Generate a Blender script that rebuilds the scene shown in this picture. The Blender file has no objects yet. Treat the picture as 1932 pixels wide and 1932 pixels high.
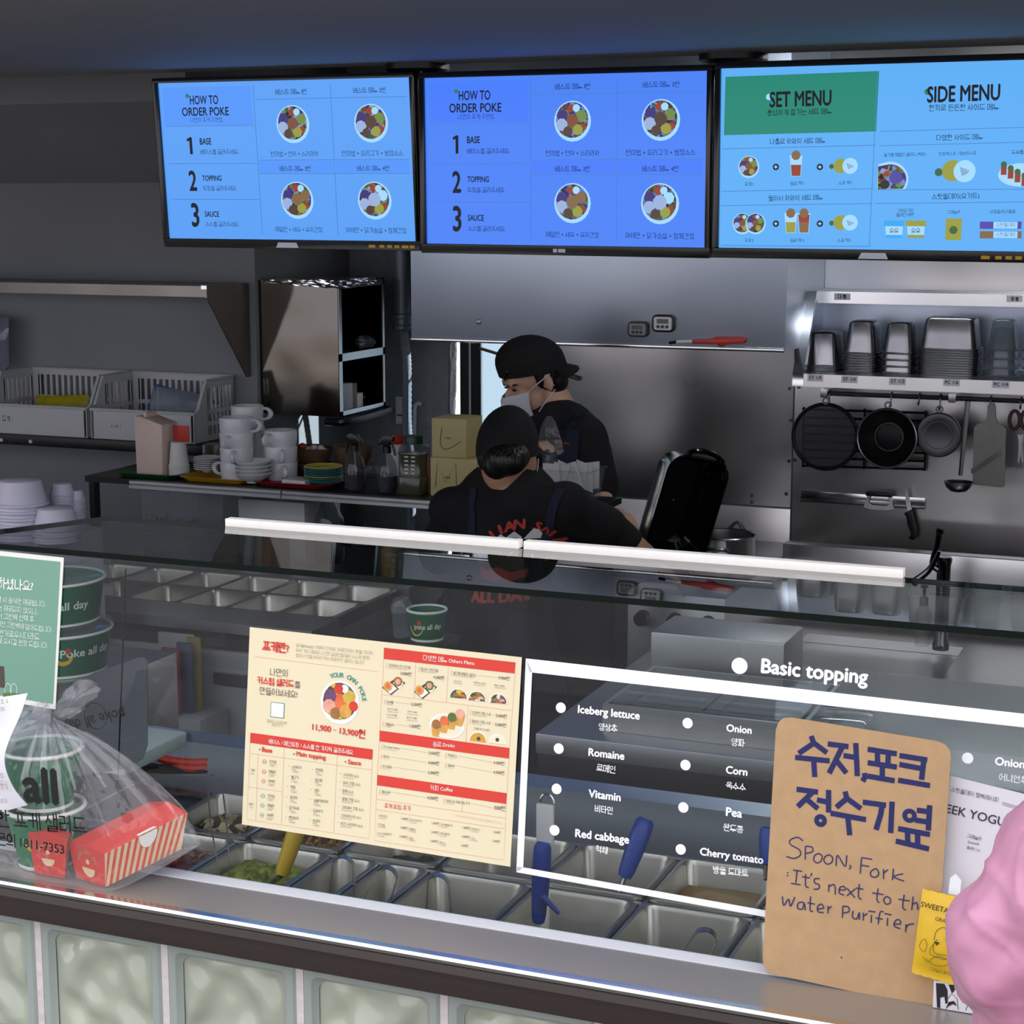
import bpy, bmesh, math, random
import numpy as np
from mathutils import Vector, Matrix
random.seed(7)
scene = bpy.context.scene
COL = scene.collection
PI = math.pi
# ------------------------------------------------------------------ camera, world, sun, exposure
CAM = np.array([0.0, 0.0, 2.05])
FPX, CC = 3400.0, 966.0
YAW, PITCH = 0.3900, 0.16896          # turned left, looking down
_f = np.array([-math.sin(YAW)*math.cos(PITCH), math.cos(YAW)*math.cos(PITCH), -math.sin(PITCH)])
_r = np.array([math.cos(YAW), math.sin(YAW), 0.0])
_u = np.cross(_r, _f)
cd = bpy.data.cameras.new('camera'); cam = bpy.data.objects.new('camera', cd); COL.objects.link(cam)
cam.matrix_world = Matrix([[_r[0], _u[0], -_f[0], CAM[0]], [_r[1], _u[1], -_f[1], CAM[1]], [_r[2], _u[2], -_f[2], CAM[2]], [0, 0, 0, 1]])
cd.sensor_width = 36.0; cd.lens = FPX/1932*36.0; cd.clip_start = 0.05; cd.clip_end = 200
scene.camera = cam
w = bpy.data.worlds.new('daylight'); scene.world = w; w.use_nodes = True
nt = w.node_tree; bg = nt.nodes['Background']
bg.inputs['Color'].default_value = (0.93, 0.95, 1.0, 1); bg.inputs['Strength'].default_value = 1.0
sl = bpy.data.lights.new('sun', 'SUN'); sl.energy = 22.0; sl.angle = 0.009; sl.color = (1.0, 0.84, 0.76)
so = bpy.data.objects.new('sun', sl); COL.objects.link(so); so.location = (2, 12, 6)
so.rotation_euler = Vector((-0.72, -0.45, -0.27)).to_track_quat('-Z', 'Y').to_euler()
vs = scene.view_settings
vs.view_transform = 'Standard'; vs.look = 'None'; vs.gamma = 1.0; vs.exposure = 1.26; vs.use_curve_mapping = False
scene.cycles.use_denoising = True
scene.cycles.max_bounces = 8; scene.cycles.transparent_max_bounces = 20; scene.cycles.diffuse_bounces = 3
scene.cycles.glossy_bounces = 4; scene.cycles.transmission_bounces = 4; scene.cycles.adaptive_threshold = 0.02
scene.cycles.sample_clamp_indirect = 6.0; scene.cycles.caustics_reflective = False; scene.cycles.caustics_refractive = False

# ------------------------------------------------------------------ placing: sight line through a photo pixel, met at a known depth or height
def ray(px, py): return _f*FPX + _r*(px-CC) - _u*(py-CC)
def AY(px, py, Y): d = ray(px, py); return CAM + d*((Y-CAM[1])/d[1])
def AZ(px, py, Z): d = ray(px, py); return CAM + d*((Z-CAM[2])/d[2])
def AX(px, py, X): d = ray(px, py); return CAM + d*((X-CAM[0])/d[0])
def V(*a): return np.array(a, float)
def unit(v): v = np.array(v, float); return v/np.linalg.norm(v)
class Pl:
    """a flat face: origin, two unit axes along it, normal toward the viewer"""
    def __init__(s, O, u, v): s.O = np.array(O, float); s.u = unit(u); s.v = unit(v); s.n = np.cross(s.u, s.v)
    def hit(s, px, py):
        d = ray(px, py); t = ((s.O-CAM)@s.n)/(d@s.n); return CAM + d*t
    def ab(s, px, py): h = s.hit(px, py)-s.O; return h@s.u, h@s.v
    def at(s, a, b, off=0.0): return s.O + s.u*a + s.v*b + s.n*off

# ------------------------------------------------------------------ materials
def C(h, a=1.0):
    h = h.lstrip('#'); r = [int(h[i:i+2], 16)/255 for i in (0, 2, 4)]
    return tuple((x/12.92 if x <= 0.04045 else ((x+0.055)/1.055)**2.4) for x in r)+(a,)
MATS = {}
def mat(name, col, rough=0.5, metal=0.0, var=0.06, scale=8.0, bump=0.0, bscale=40.0, spec=0.5, trans=0.0, ior=1.45, emit=None, estr=1.0, stretch=None, alpha=1.0, rvar=0.0, sss=0.0, coat=0.0):
    if name in MATS: return MATS[name]
    m = bpy.data.materials.new(name); m.use_nodes = True; MATS[name] = m
    nt = m.node_tree; N = nt.nodes; L = nt.links; b = N['Principled BSDF']
    col = C(col) if isinstance(col, str) else tuple(col)+((1.0,) if len(col) == 3 else ())
    b.inputs['Roughness'].default_value = rough; b.inputs['Metallic'].default_value = metal
    b.inputs['Specular IOR Level'].default_value = spec; b.inputs['Transmission Weight'].default_value = trans
    b.inputs['IOR'].default_value = ior; b.inputs['Alpha'].default_value = alpha
    if coat: b.inputs['Coat Weight'].default_value = coat
    if sss: b.inputs['Subsurface Weight'].default_value = sss; b.inputs['Subsurface Radius'].default_value = (0.01, 0.004, 0.002)
    tc = N.new('ShaderNodeTexCoord'); mp = N.new('ShaderNodeMapping'); L.new(tc.outputs['Object'], mp.inputs['Vector'])
    if stretch: mp.inputs['Scale'].default_value = stretch
    nz = N.new('ShaderNodeTexNoise'); nz.inputs['Scale'].default_value = scale; nz.inputs['Detail'].default_value = 2
    L.new(mp.outputs['Vector'], nz.inputs['Vector'])
    if var > 0:
        mx = N.new('ShaderNodeMixRGB'); mx.blend_type = 'MIX'
        lo = tuple(max(0, x*(1-var*2)) for x in col[:3])+(1,); hi = tuple(min(1, x*(1+var*2)) for x in col[:3])+(1,)
        mx.inputs['Color1'].default_value = lo; mx.inputs['Color2'].default_value = hi
        L.new(nz.outputs['Fac'], mx.inputs['Fac']); L.new(mx.outputs['Color'], b.inputs['Base Color'])
    else: b.inputs['Base Color'].default_value = col
    if rvar:
        mr = N.new('ShaderNodeMapRange'); mr.inputs['To Min'].default_value = max(0.02, rough-rvar); mr.inputs['To Max'].default_value = rough+rvar
        mr.inputs['From Min'].default_value = 0.1; mr.inputs['From Max'].default_value = 0.9
        L.new(nz.outputs['Fac'], mr.inputs['Value']); L.new(mr.outputs['Result'], b.inputs['Roughness'])
    if bump:
        n2 = N.new('ShaderNodeTexNoise'); n2.inputs['Scale'].default_value = bscale; n2.inputs['Detail'].default_value = 1
        L.new(mp.outputs['Vector'], n2.inputs['Vector'])
        bp = N.new('ShaderNodeBump'); bp.inputs['Strength'].default_value = bump; bp.inputs['Distance'].default_value = 0.01
        L.new(n2.outputs['Fac'], bp.inputs['Height']); L.new(bp.outputs['Normal'], b.inputs['Normal'])
    if emit is not None:
        b.inputs['Emission Color'].default_value = C(emit) if isinstance(emit, str) else tuple(emit)+(1,)
        b.inputs['Emission Strength'].default_value = estr
    return m
def glassy(name, tint, ior=1.45, rough=0.0, haze=0.0, hcol=(0.8, 0.85, 0.9), bump=0.0, bscale=12):
    """thin clear sheet: tinted see-through plus Fresnel mirror, optional diffuse film"""
    if name in MATS: return MATS[name]
    m = bpy.data.materials.new(name); m.use_nodes = True; MATS[name] = m
    nt = m.node_tree; N = nt.nodes; L = nt.links
    for n in list(N): N.remove(n)
    out = N.new('ShaderNodeOutputMaterial'); tr = N.new('ShaderNodeBsdfTransparent'); gl = N.new('ShaderNodeBsdfGlossy')
    tr.inputs['Color'].default_value = tuple(tint)+(1,); gl.inputs['Roughness'].default_value = rough
    fr = N.new('ShaderNodeFresnel'); fr.inputs['IOR'].default_value = ior
    ge = N.new('ShaderNodeNewGeometry'); iv = N.new('ShaderNodeMath'); iv.operation = 'SUBTRACT'; iv.inputs[0].default_value = 1.0; L.new(ge.outputs['Backfacing'], iv.inputs[1])
    fm = N.new('ShaderNodeMath'); fm.operation = 'MULTIPLY'; L.new(fr.outputs['Fac'], fm.inputs[0]); L.new(iv.outputs['Value'], fm.inputs[1])
    mx = N.new('ShaderNodeMixShader'); L.new(fm.outputs['Value'], mx.inputs['Fac']); L.new(gl.outputs['BSDF'], mx.inputs[2])
    src = tr.outputs['BSDF']
    if haze:
        df = N.new('ShaderNodeBsdfDiffuse'); df.inputs['Color'].default_value = tuple(hcol)+(1,)
        tl = N.new('ShaderNodeBsdfTranslucent'); tl.inputs['Color'].default_value = tuple(hcol)+(1,)
        ad = N.new('ShaderNodeMixShader'); ad.inputs['Fac'].default_value = 0.4; L.new(df.outputs['BSDF'], ad.inputs[1]); L.new(tl.outputs['BSDF'], ad.inputs[2])
        m2 = N.new('ShaderNodeMixShader'); m2.inputs['Fac'].default_value = haze
        L.new(src, m2.inputs[1]); L.new(ad.outputs['Shader'], m2.inputs[2]); src = m2.outputs['Shader']
    L.new(src, mx.inputs[1]); L.new(mx.outputs['Shader'], out.inputs['Surface'])
    if bump:
        tc = N.new('ShaderNodeTexCoord'); nz = N.new('ShaderNodeTexNoise'); nz.inputs['Scale'].default_value = bscale
        L.new(tc.outputs['Object'], nz.inputs['Vector']); bp = N.new('ShaderNodeBump'); bp.inputs['Strength'].default_value = bump
        bp.inputs['Distance'].default_value = 0.02
        L.new(nz.outputs['Fac'], bp.inputs['Height']); L.new(bp.outputs['Normal'], gl.inputs['Normal']); L.new(bp.outputs['Normal'], fr.inputs['Normal'])
    return m
def ramp_mat(name, stops, scale=20, kind='VORONOI', rough=0.6, emit=0.0, bump=0.0, tint=(1, 1, 1)):
    """speckled mix of several colours (food, printed food pictures)"""
    if name in MATS: return MATS[name]
    m = bpy.data.materials.new(name); m.use_nodes = True; MATS[name] = m
    nt = m.node_tree; N = nt.nodes; L = nt.links; b = N['Principled BSDF']; b.inputs['Roughness'].default_value = rough
    tc = N.new('ShaderNodeTexCoord')
    if kind == 'VORONOI':
        t = N.new('ShaderNodeTexVoronoi'); t.inputs['Scale'].default_value = scale; L.new(tc.outputs['Object'], t.inputs['Vector'])
        sp = N.new('ShaderNodeSeparateColor'); L.new(t.outputs['Color'], sp.inputs['Color']); fac = sp.outputs['Red']; hgt = t.outputs['Distance']
    else:
        t = N.new('ShaderNodeTexNoise'); t.inputs['Scale'].default_value = scale; t.inputs['Detail'].default_value = 5
        L.new(tc.outputs['Object'], t.inputs['Vector']); fac = t.outputs['Fac']; hgt = t.outputs['Fac']
    r = N.new('ShaderNodeValToRGB'); r.color_ramp.interpolation = 'CONSTANT' if kind == 'VORONOI' else 'LINEAR'
    e = r.color_ramp.elements; n = len(stops)
    e[0].position = 0.0; e[0].color = C(stops[0]); e[1].position = (1.0 if kind != 'VORONOI' else 1-1/n); e[1].color = C(stops[-1])
    for i, s in enumerate(stops[1:-1], 1):
        x = e.new(i/n if kind == 'VORONOI' else 0.3+0.4*i/(n-1)); x.color = C(s)
    if kind != 'VORONOI': e[0].position = 0.3; e[len(e)-1].position = 0.7
    L.new(fac, r.inputs['Fac'])
    L.new(r.outputs['Color'], b.inputs['Base Color'])
    if emit:
        mm = N.new('ShaderNodeMixRGB'); mm.blend_type = 'MULTIPLY'; mm.inputs['Fac'].default_value = 1; mm.inputs['Color2'].default_value = tuple(tint)+(1,)
        L.new(r.outputs['Color'], mm.inputs['Color1']); L.new(mm.outputs['Color'], b.inputs['Emission Color']); b.inputs['Emission Strength'].default_value = emit
        b.inputs['Base Color'].default_value = (0.02, 0.02, 0.02, 1)
        for l in list(b.inputs['Base Color'].links): L.remove(l)
    if bump:
        bp = N.new('ShaderNodeBump'); bp.inputs['Strength'].default_value = bump; bp.inputs['Distance'].default_value = 0.01
        L.new(hgt, bp.inputs['Height']); L.new(bp.outputs['Normal'], b.inputs['Normal'])
    return m

# ------------------------------------------------------------------ mesh building
def orig(o):
    p = np.zeros(3)
    while o is not None: p += np.array(o.location); o = o.parent
    return p
class MB:
    def __init__(s): s.v = []; s.f = []; s.mi = []; s.cur = 0
    def add(s, vs, fs):
        k = len(s.v); s.v += [tuple(map(float, p)) for p in vs]
        for f in fs: s.f.append([i+k for i in f]); s.mi.append(s.cur)
        return s
    def box(s, lo, hi):
        (a, b, c), (d, e, g) = lo, hi
        return s.add([(a, b, c), (d, b, c), (d, e, c), (a, e, c), (a, b, g), (d, b, g), (d, e, g), (a, e, g)],
                     [(0, 3, 2, 1), (4, 5, 6, 7), (0, 1, 5, 4), (1, 2, 6, 5), (2, 3, 7, 6), (3, 0, 4, 7)])
    def obox(s, c, ax, ay, az):
        """box from centre and three half-axis vectors"""
        c, ax, ay, az = [np.array(q, float) for q in (c, ax, ay, az)]
        P = [c+i*ax+j*ay+k*az for k in (-1, 1) for j in (-1, 1) for i in (-1, 1)]
        return s.add(P, [(0, 2, 3, 1), (4, 5, 7, 6), (0, 1, 5, 4), (1, 3, 7, 5), (3, 2, 6, 7), (2, 0, 4, 6)])
    def bar(s, p, q, w, h=None, up=(0, 0, 1)):
        p, q = np.array(p, float), np.array(q, float); d = unit(q-p); up = np.array(up, float)
        if abs(d@unit(up)) > 0.98: up = V(0, 1, 0)
        a = unit(np.cross(d, up)); b = np.cross(a, d); h = h or w
        return s.obox((p+q)/2, (q-p)/2, a*w/2, b*h/2)
    def grid(s, P, closed_u=False, closed_v=False, flip=False):
        """P: rows of points"""
        R, K = len(P), len(P[0]); fs = []
        for i in range(R if closed_v else R-1):
            for j in range(K if closed_u else K-1):
                a, b, c, d = i*K+j, i*K+(j+1) % K, ((i+1) % R)*K+(j+1) % K, ((i+1) % R)*K+j
                fs.append((a, d, c, b) if flip else (a, b, c, d))
        return s.add([p for r in P for p in r], fs)
    def lathe(s, prof, n=24, c=(0, 0, 0), cap0=True, cap1=True, ax=None, sx=1.0, sy=1.0):
        """prof: (radius, height) pairs; ax: optional (u, v, w) axes"""
        c = np.array(c, float); u, v, w = [np.array(q, float) for q in (ax or ((1, 0, 0), (0, 1, 0), (0, 0, 1)))]
        rows = [[c+u*(r*sx*math.cos(2*PI*i/n))+v*(r*sy*math.sin(2*PI*i/n))+w*h for i in range(n)] for r, h in prof]
        k = len(s.v); s.grid(rows, closed_u=True)
        if cap0: s.f.append([k+i for i in range(n)][::-1]); s.mi.append(s.cur)
        if cap1: s.f.append([k+(len(prof)-1)*n+i for i in range(n)]); s.mi.append(s.cur)
        return s
    def tube(s, pts, r, n=8, cap=True, closed=False):
        pts = [np.array(p, float) for p in pts]; m = len(pts); rr = r if hasattr(r, '__len__') else [r]*m
        rows = []; prev = None
        for i, p in enumerate(pts):
            if closed: d = pts[(i+1) % m]-pts[i-1]
            else: d = pts[min(i+1, m-1)]-pts[max(i-1, 0)]
            d = unit(d)
            if prev is None:
                a = np.cross(d, V(0, 0, 1)); a = unit(a) if np.linalg.norm(a) > 0.05 else unit(np.cross(d, V(0, 1, 0)))
            else: a = unit(prev-d*(prev@d))
            prev = a; b = np.cross(d, a)
            rows.append([p+(a*math.cos(2*PI*j/n)+b*math.sin(2*PI*j/n))*rr[i] for j in range(n)])
        k = len(s.v); s.grid(rows, closed_u=True, closed_v=closed)
        if cap and not closed:
            s.f.append([k+i for i in range(n)][::-1]); s.mi.append(s.cur); s.f.append([k+(m-1)*n+i for i in range(n)]); s.mi.append(s.cur)
        return s
    def prism(s, poly, O, u, v, n, t):
        """polygon (a,b) on axes u,v, extruded by t along n"""
        O, u, v, n = [np.array(q, float) for q in (O, u, v, n)]; k = len(poly)
        P = [O+u*a+v*b for a, b in poly]; Q = [p+n*t for p in P]
        return s.add(P+Q, [tuple(range(k))[::-1], tuple(range(k, 2*k))]+[(i, (i+1) % k, k+(i+1) % k, k+i) for i in range(k)])
    def ball(s, c, r, n=12, m=8):
        r = r if hasattr(r, '__len__') else (r, r, r)
        prof = [(math.sin(PI*i/m), -math.cos(PI*i/m)) for i in range(m+1)]
        rows = [[(c[0]+r[0]*max(q, 1e-4)*math.cos(2*PI*j/n), c[1]+r[1]*max(q, 1e-4)*math.sin(2*PI*j/n), c[2]+r[2]*h) for j in range(n)] for q, h in prof]
        return s.grid(rows, closed_u=True)
    def shear(s, fn): s.v = [tuple(fn(np.array(p))) for p in s.v]; return s
    def build(s, name, m, parent=None, smooth=True, ang=35, local=False, bevel=0, kind=None):
        me = bpy.data.meshes.new(name)
        vs = np.array(s.v, float)
        o = bpy.data.objects.new(name, me)
        if not local:
            if parent is not None: vs = vs-orig(parent)
            else:
                base = V((vs[:, 0].min()+vs[:, 0].max())/2, (vs[:, 1].min()+vs[:, 1].max())/2, vs[:, 2].min()); vs = vs-base; o.location = base
        me.from_pydata([tuple(p) for p in vs], [], s.f)
        for q in (m if isinstance(m, (list, tuple)) else [m]): me.materials.append(q)
        if isinstance(m, (list, tuple)): me.polygons.foreach_set('material_index', s.mi)
        bm = bmesh.new(); bm.from_mesh(me); bmesh.ops.remove_doubles(bm, verts=bm.verts, dist=1e-6); bmesh.ops.recalc_face_normals(bm, faces=bm.faces)
        if bevel:
            es = [e for e in bm.edges if len(e.link_faces) == 2 and e.calc_face_angle(0) > 0.6]
            bmesh.ops.bevel(bm, geom=es, offset=bevel, segments=2, profile=0.5, affect='EDGES', clamp_overlap=True)
        bm.to_mesh(me); bm.free()
        if smooth:
            me.polygons.foreach_set('use_smooth', [True]*len(me.polygons)); me.set_sharp_from_angle(angle=math.radians(ang))
        me.update(); COL.objects.link(o)
        if parent is not None: o.parent = parent
        if kind: o['kind'] = kind
        return o
def tag(o, label, cat, group=None):
    o['label'] = label; o['category'] = cat
    if group: o['group'] = group
    return o
def thing(name, label, cat, loc=(0, 0, 0), rz=0.0, group=None):
    o = bpy.data.objects.new(name, None); COL.objects.link(o); o.empty_display_size = 0.05
    o.location = tuple(map(float, loc)); o.rotation_euler = (0, 0, rz)
    return tag(o, label, cat, group)
def struct(o, label=None):
    o['kind'] = 'structure'
    if label: o['label'] = label
    return o
def copy_tree(o, parent=None):
    c = o.copy(); COL.objects.link(c); c.parent = parent
    for ch in list(o.children): copy_tree(ch, c)
    return c
def dup(o, loc, label=None, rz=None):
    c = copy_tree(o); c.location = tuple(map(float, loc))
    if rz is not None: c.rotation_euler = (0, 0, rz)
    if label: c['label'] = label
    return c
def hexcol(m): return m
# ------------------------------------------------------------------ flat print on a face
_fc = bpy.data.curves.new('glyphs', 'FONT'); _fo = bpy.data.objects.new('glyphs', _fc); COL.objects.link(_fo)
_fc.resolution_u = 3
_GC = {}
def _latin(body):
    if body not in _GC:
        _fc.body = body
        me = _fo.to_mesh()
        v = np.array([p.co[:2] for p in me.vertices]) if len(me.vertices) else np.zeros((0, 2)); f = [list(p.vertices) for p in me.polygons]
        _fo.to_mesh_clear(); _GC[body] = (v, f)
    return _GC[body]
# Hangul: every syllable composed from the strokes of its letters
_o = [(0.5+0.5*math.cos(t), 0.5+0.5*math.sin(t)) for t in np.linspace(0, 2*PI, 11)]
_CH = {'ㄱ': [[(0, 1), (1, 1), (.9, 0)]], 'ㄴ': [[(0, 1), (0, 0), (1, 0)]], 'ㄷ': [[(1, 1), (0, 1), (0, 0), (1, 0)]], 'ㄹ': [[(0, 1), (1, 1), (1, .5), (0, .5), (0, 0), (1, 0)]],
       'ㅁ': [[(0, 0), (0, 1), (1, 1), (1, 0), (0, 0)]], 'ㅂ': [[(0, 1), (0, 0), (1, 0), (1, 1)], [(0, .5), (1, .5)]], 'ㅅ': [[(.5, 1), (.42, .6), (0, 0)], [(.45, .6), (1, 0)]], 'ㅇ': [_o],
       'ㅈ': [[(0, 1), (1, 1)], [(.5, 1), (.42, .55), (0, 0)], [(.45, .55), (1, 0)]], 'ㅊ': [[(.3, 1.05), (.7, 1.05)], [(0, .78), (1, .78)], [(.5, .78), (.42, .45), (0, 0)], [(.45, .45), (1, 0)]],
       'ㅋ': [[(0, 1), (1, 1), (.9, 0)], [(0, .5), (.95, .5)]], 'ㅌ': [[(1, 1), (0, 1), (0, 0), (1, 0)], [(0, .5), (1, .5)]], 'ㅍ': [[(0, 1), (1, 1)], [(0, 0), (1, 0)], [(.28, 1), (.28, 0)], [(.72, 1), (.72, 0)]],
       'ㅎ': [[(.3, 1.08), (.7, 1.08)], [(0, .8), (1, .8)], [(.5+.38*math.cos(t), .3+.3*math.sin(t)) for t in np.linspace(0, 2*PI, 10)]]}
for a_, b_ in (('ㄲ', 'ㄱㄱ'), ('ㄸ', 'ㄷㄷ'), ('ㅃ', 'ㅂㅂ'), ('ㅆ', 'ㅅㅅ'), ('ㅉ', 'ㅈㅈ'), ('ㄳ', 'ㄱㅅ'), ('ㄵ', 'ㄴㅈ'), ('ㄶ', 'ㄴㅎ'), ('ㄺ', 'ㄹㄱ'), ('ㄻ', 'ㄹㅁ'), ('ㄼ', 'ㄹㅂ'), ('ㄽ', 'ㄹㅅ'), ('ㄾ', 'ㄹㅌ'), ('ㄿ', 'ㄹㅍ'), ('ㅀ', 'ㄹㅎ'), ('ㅄ', 'ㅂㅅ')):
    _CH[a_] = [[(x*.44, y) for x, y in st] for st in _CH[b_[0]]]+[[(.56+x*.44, y) for x, y in st] for st in _CH[b_[1]]]
_I = list('ㄱㄲㄴㄷㄸㄹㅁㅂㅃㅅㅆㅇㅈㅉㅊㅋㅌㅍㅎ'); _F = [''] + list('ㄱㄲㄳㄴㄵㄶㄷㄹㄺㄻㄼㄽㄾㄿㅀㅁㅂㅄㅅㅆㅇㅈㅊㅋㅌㅍㅎ')
# vowel index -> (horizontal part, vertical part): ticks given as heights (+ right / - left), bars as count
_VV = [('', 'a'), ('', 'ae'), ('', 'ya'), ('', 'yae'), ('', 'eo'), ('', 'e'), ('', 'yeo'), ('', 'ye'), ('o', ''), ('o', 'a'), ('o', 'ae'), ('o', 'i'), ('yo', ''), ('u', ''), ('u', 'eo'), ('u', 'e'), ('u', 'i'), ('yu', ''), ('eu', ''), ('eu', 'i'), ('', 'i')]
def syllable(ch):
    k = ord(ch)-0xAC00; i, m, f = k//588, (k % 588)//28, k % 28
    hv, vv = _VV[m]; S = []
    y0 = 0.30 if f else -0.08; y1 = 0.82
    x1 = (0.58 if len(vv) < 2 or vv in ('ya', 'eo') else 0.50) if vv else 0.86
    if vv in ('eo', 'yeo', 'e', 'ye'): x1 -= 0.08
    def put(sts, a, b, c, d): S.extend([[(a+(c-a)*x, b+(d-b)*y) for x, y in st] for st in sts])
    ib = y0+(0.30 if hv else 0.02)
    if hv and f: ib = y0+0.24
    put(_CH[_I[i]], 0.10 if not (hv and not vv) else 0.16, ib if hv else y0+0.08, x1-0.06 if not (hv and not vv) else 0.80, y1)
    if hv:
        xe = x1+0.04 if vv else 0.94; yb = y0+(0.10 if hv in ('o', 'yo', 'eu') else 0.19); xm = (0.03+xe)/2
        if f: yb = y0+(0.06 if hv in ('o', 'yo', 'eu') else 0.15)
        S.append([(0.03, yb), (xe, yb)])
        d = 0.15 if hv in ('o', 'yo') else -0.19 if not f else -0.13
        if hv in ('o', 'u'): S.append([(xm, yb), (xm, yb+d)])
        if hv in ('yo', 'yu'): S.append([(xm-.16, yb), (xm-.16, yb+d)]); S.append([(xm+.16, yb), (xm+.16, yb+d)])
    if vv:
        top, bot = 0.88, (y0-0.02 if f else -0.12); md = (top+bot)/2+0.04
        xv = {'a': .72, 'ya': .72, 'i': .80, 'eo': .80, 'yeo': .80, 'ae': .66, 'yae': .64, 'e': .70, 'ye': .70}[vv]
        S.append([(xv, top), (xv, bot)])
        if vv in ('ae', 'yae', 'e', 'ye'): S.append([(xv+.2, top), (xv+.2, bot)])
        if vv == 'a': S.append([(xv, md), (.94, md)])
        if vv == 'ya': S.append([(xv, md+.12), (.94, md+.12)]); S.append([(xv, md-.12), (.94, md-.12)])
        if vv == 'ae': S.append([(xv, md), (xv+.2, md)])
        if vv == 'yae': S.append([(xv, md+.1), (xv+.2, md+.1)]); S.append([(xv, md-.1), (xv+.2, md-.1)])
        if vv in ('eo', 'e'): S.append([(xv-.19, md), (xv, md)])
        if vv in ('yeo', 'ye'): S.append([(xv-.19, md+.11), (xv, md+.11)]); S.append([(xv-.19, md-.11), (xv, md-.11)])
    if f: put(_CH[_F[f]], 0.20, -0.12, 0.86, 0.16)
    return S
def ribbon(pts, w):
    P = [np.array(p, float) for p in pts]; v = []; f = []
    for a, b in zip(P[:-1], P[1:]):
        d = b-a; L_ = np.linalg.norm(d)
        if L_ < 1e-6: continue
        d /= L_; e = np.array([-d[1], d[0]])*w/2; a2, b2 = a-d*w*.45, b+d*w*.45; k = len(v)
        v += [a2-e, b2-e, b2+e, a2+e]; f.append([k, k+1, k+2, k+3])
    return v, f
_TC = {}
def glyph(body, bold=0.0):
    key = (body, bold)
    if key in _TC: return _TC[key]
    V_, F_ = [], []; x = 0.0; run = ''; zi = [0]
    def flush(run, x):
        if not run: return x
        v, f = _latin(run.strip())
        lead = len(run)-len(run.lstrip()); x += 0.28*lead
        if len(v):
            x0, x1 = v[:, 0].min(), v[:, 0].max()
            sh = [(0, 0)] if bold <= 0 else [(0, 0), (bold*2.2, 0), (bold*1.1, bold), (bold*1.1, -bold)]
            for dx, dy in sh:
                k = len(V_); zi[0] += 1; V_.extend([(p[0]-x0+x+0.04+dx, p[1]+dy, zi[0]) for p in v]); F_.extend([[i+k for i in q] for q in f])
            x += x1-x0+0.08+bold*2
        return x+0.28*(len(run)-len(run.rstrip()) if run.strip() else 0)
    for ch in body:
        if 0xAC00 <= ord(ch) <= 0xD7A3:
            x = flush(run, x); run = ''
            for st in syllable(ch):
                v, f = ribbon(st, 0.062+bold*3.2); k = len(V_); zi[0] += 1; V_.extend([(p[0]+x, p[1], zi[0]) for p in v]); F_.extend([[i+k for i in q] for q in f])
            x += 0.98
        else: run += ch
    flush(run, x)
    _TC[key] = (np.array(V_) if V_ else np.zeros((0, 3)), F_); return _TC[key]
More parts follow.
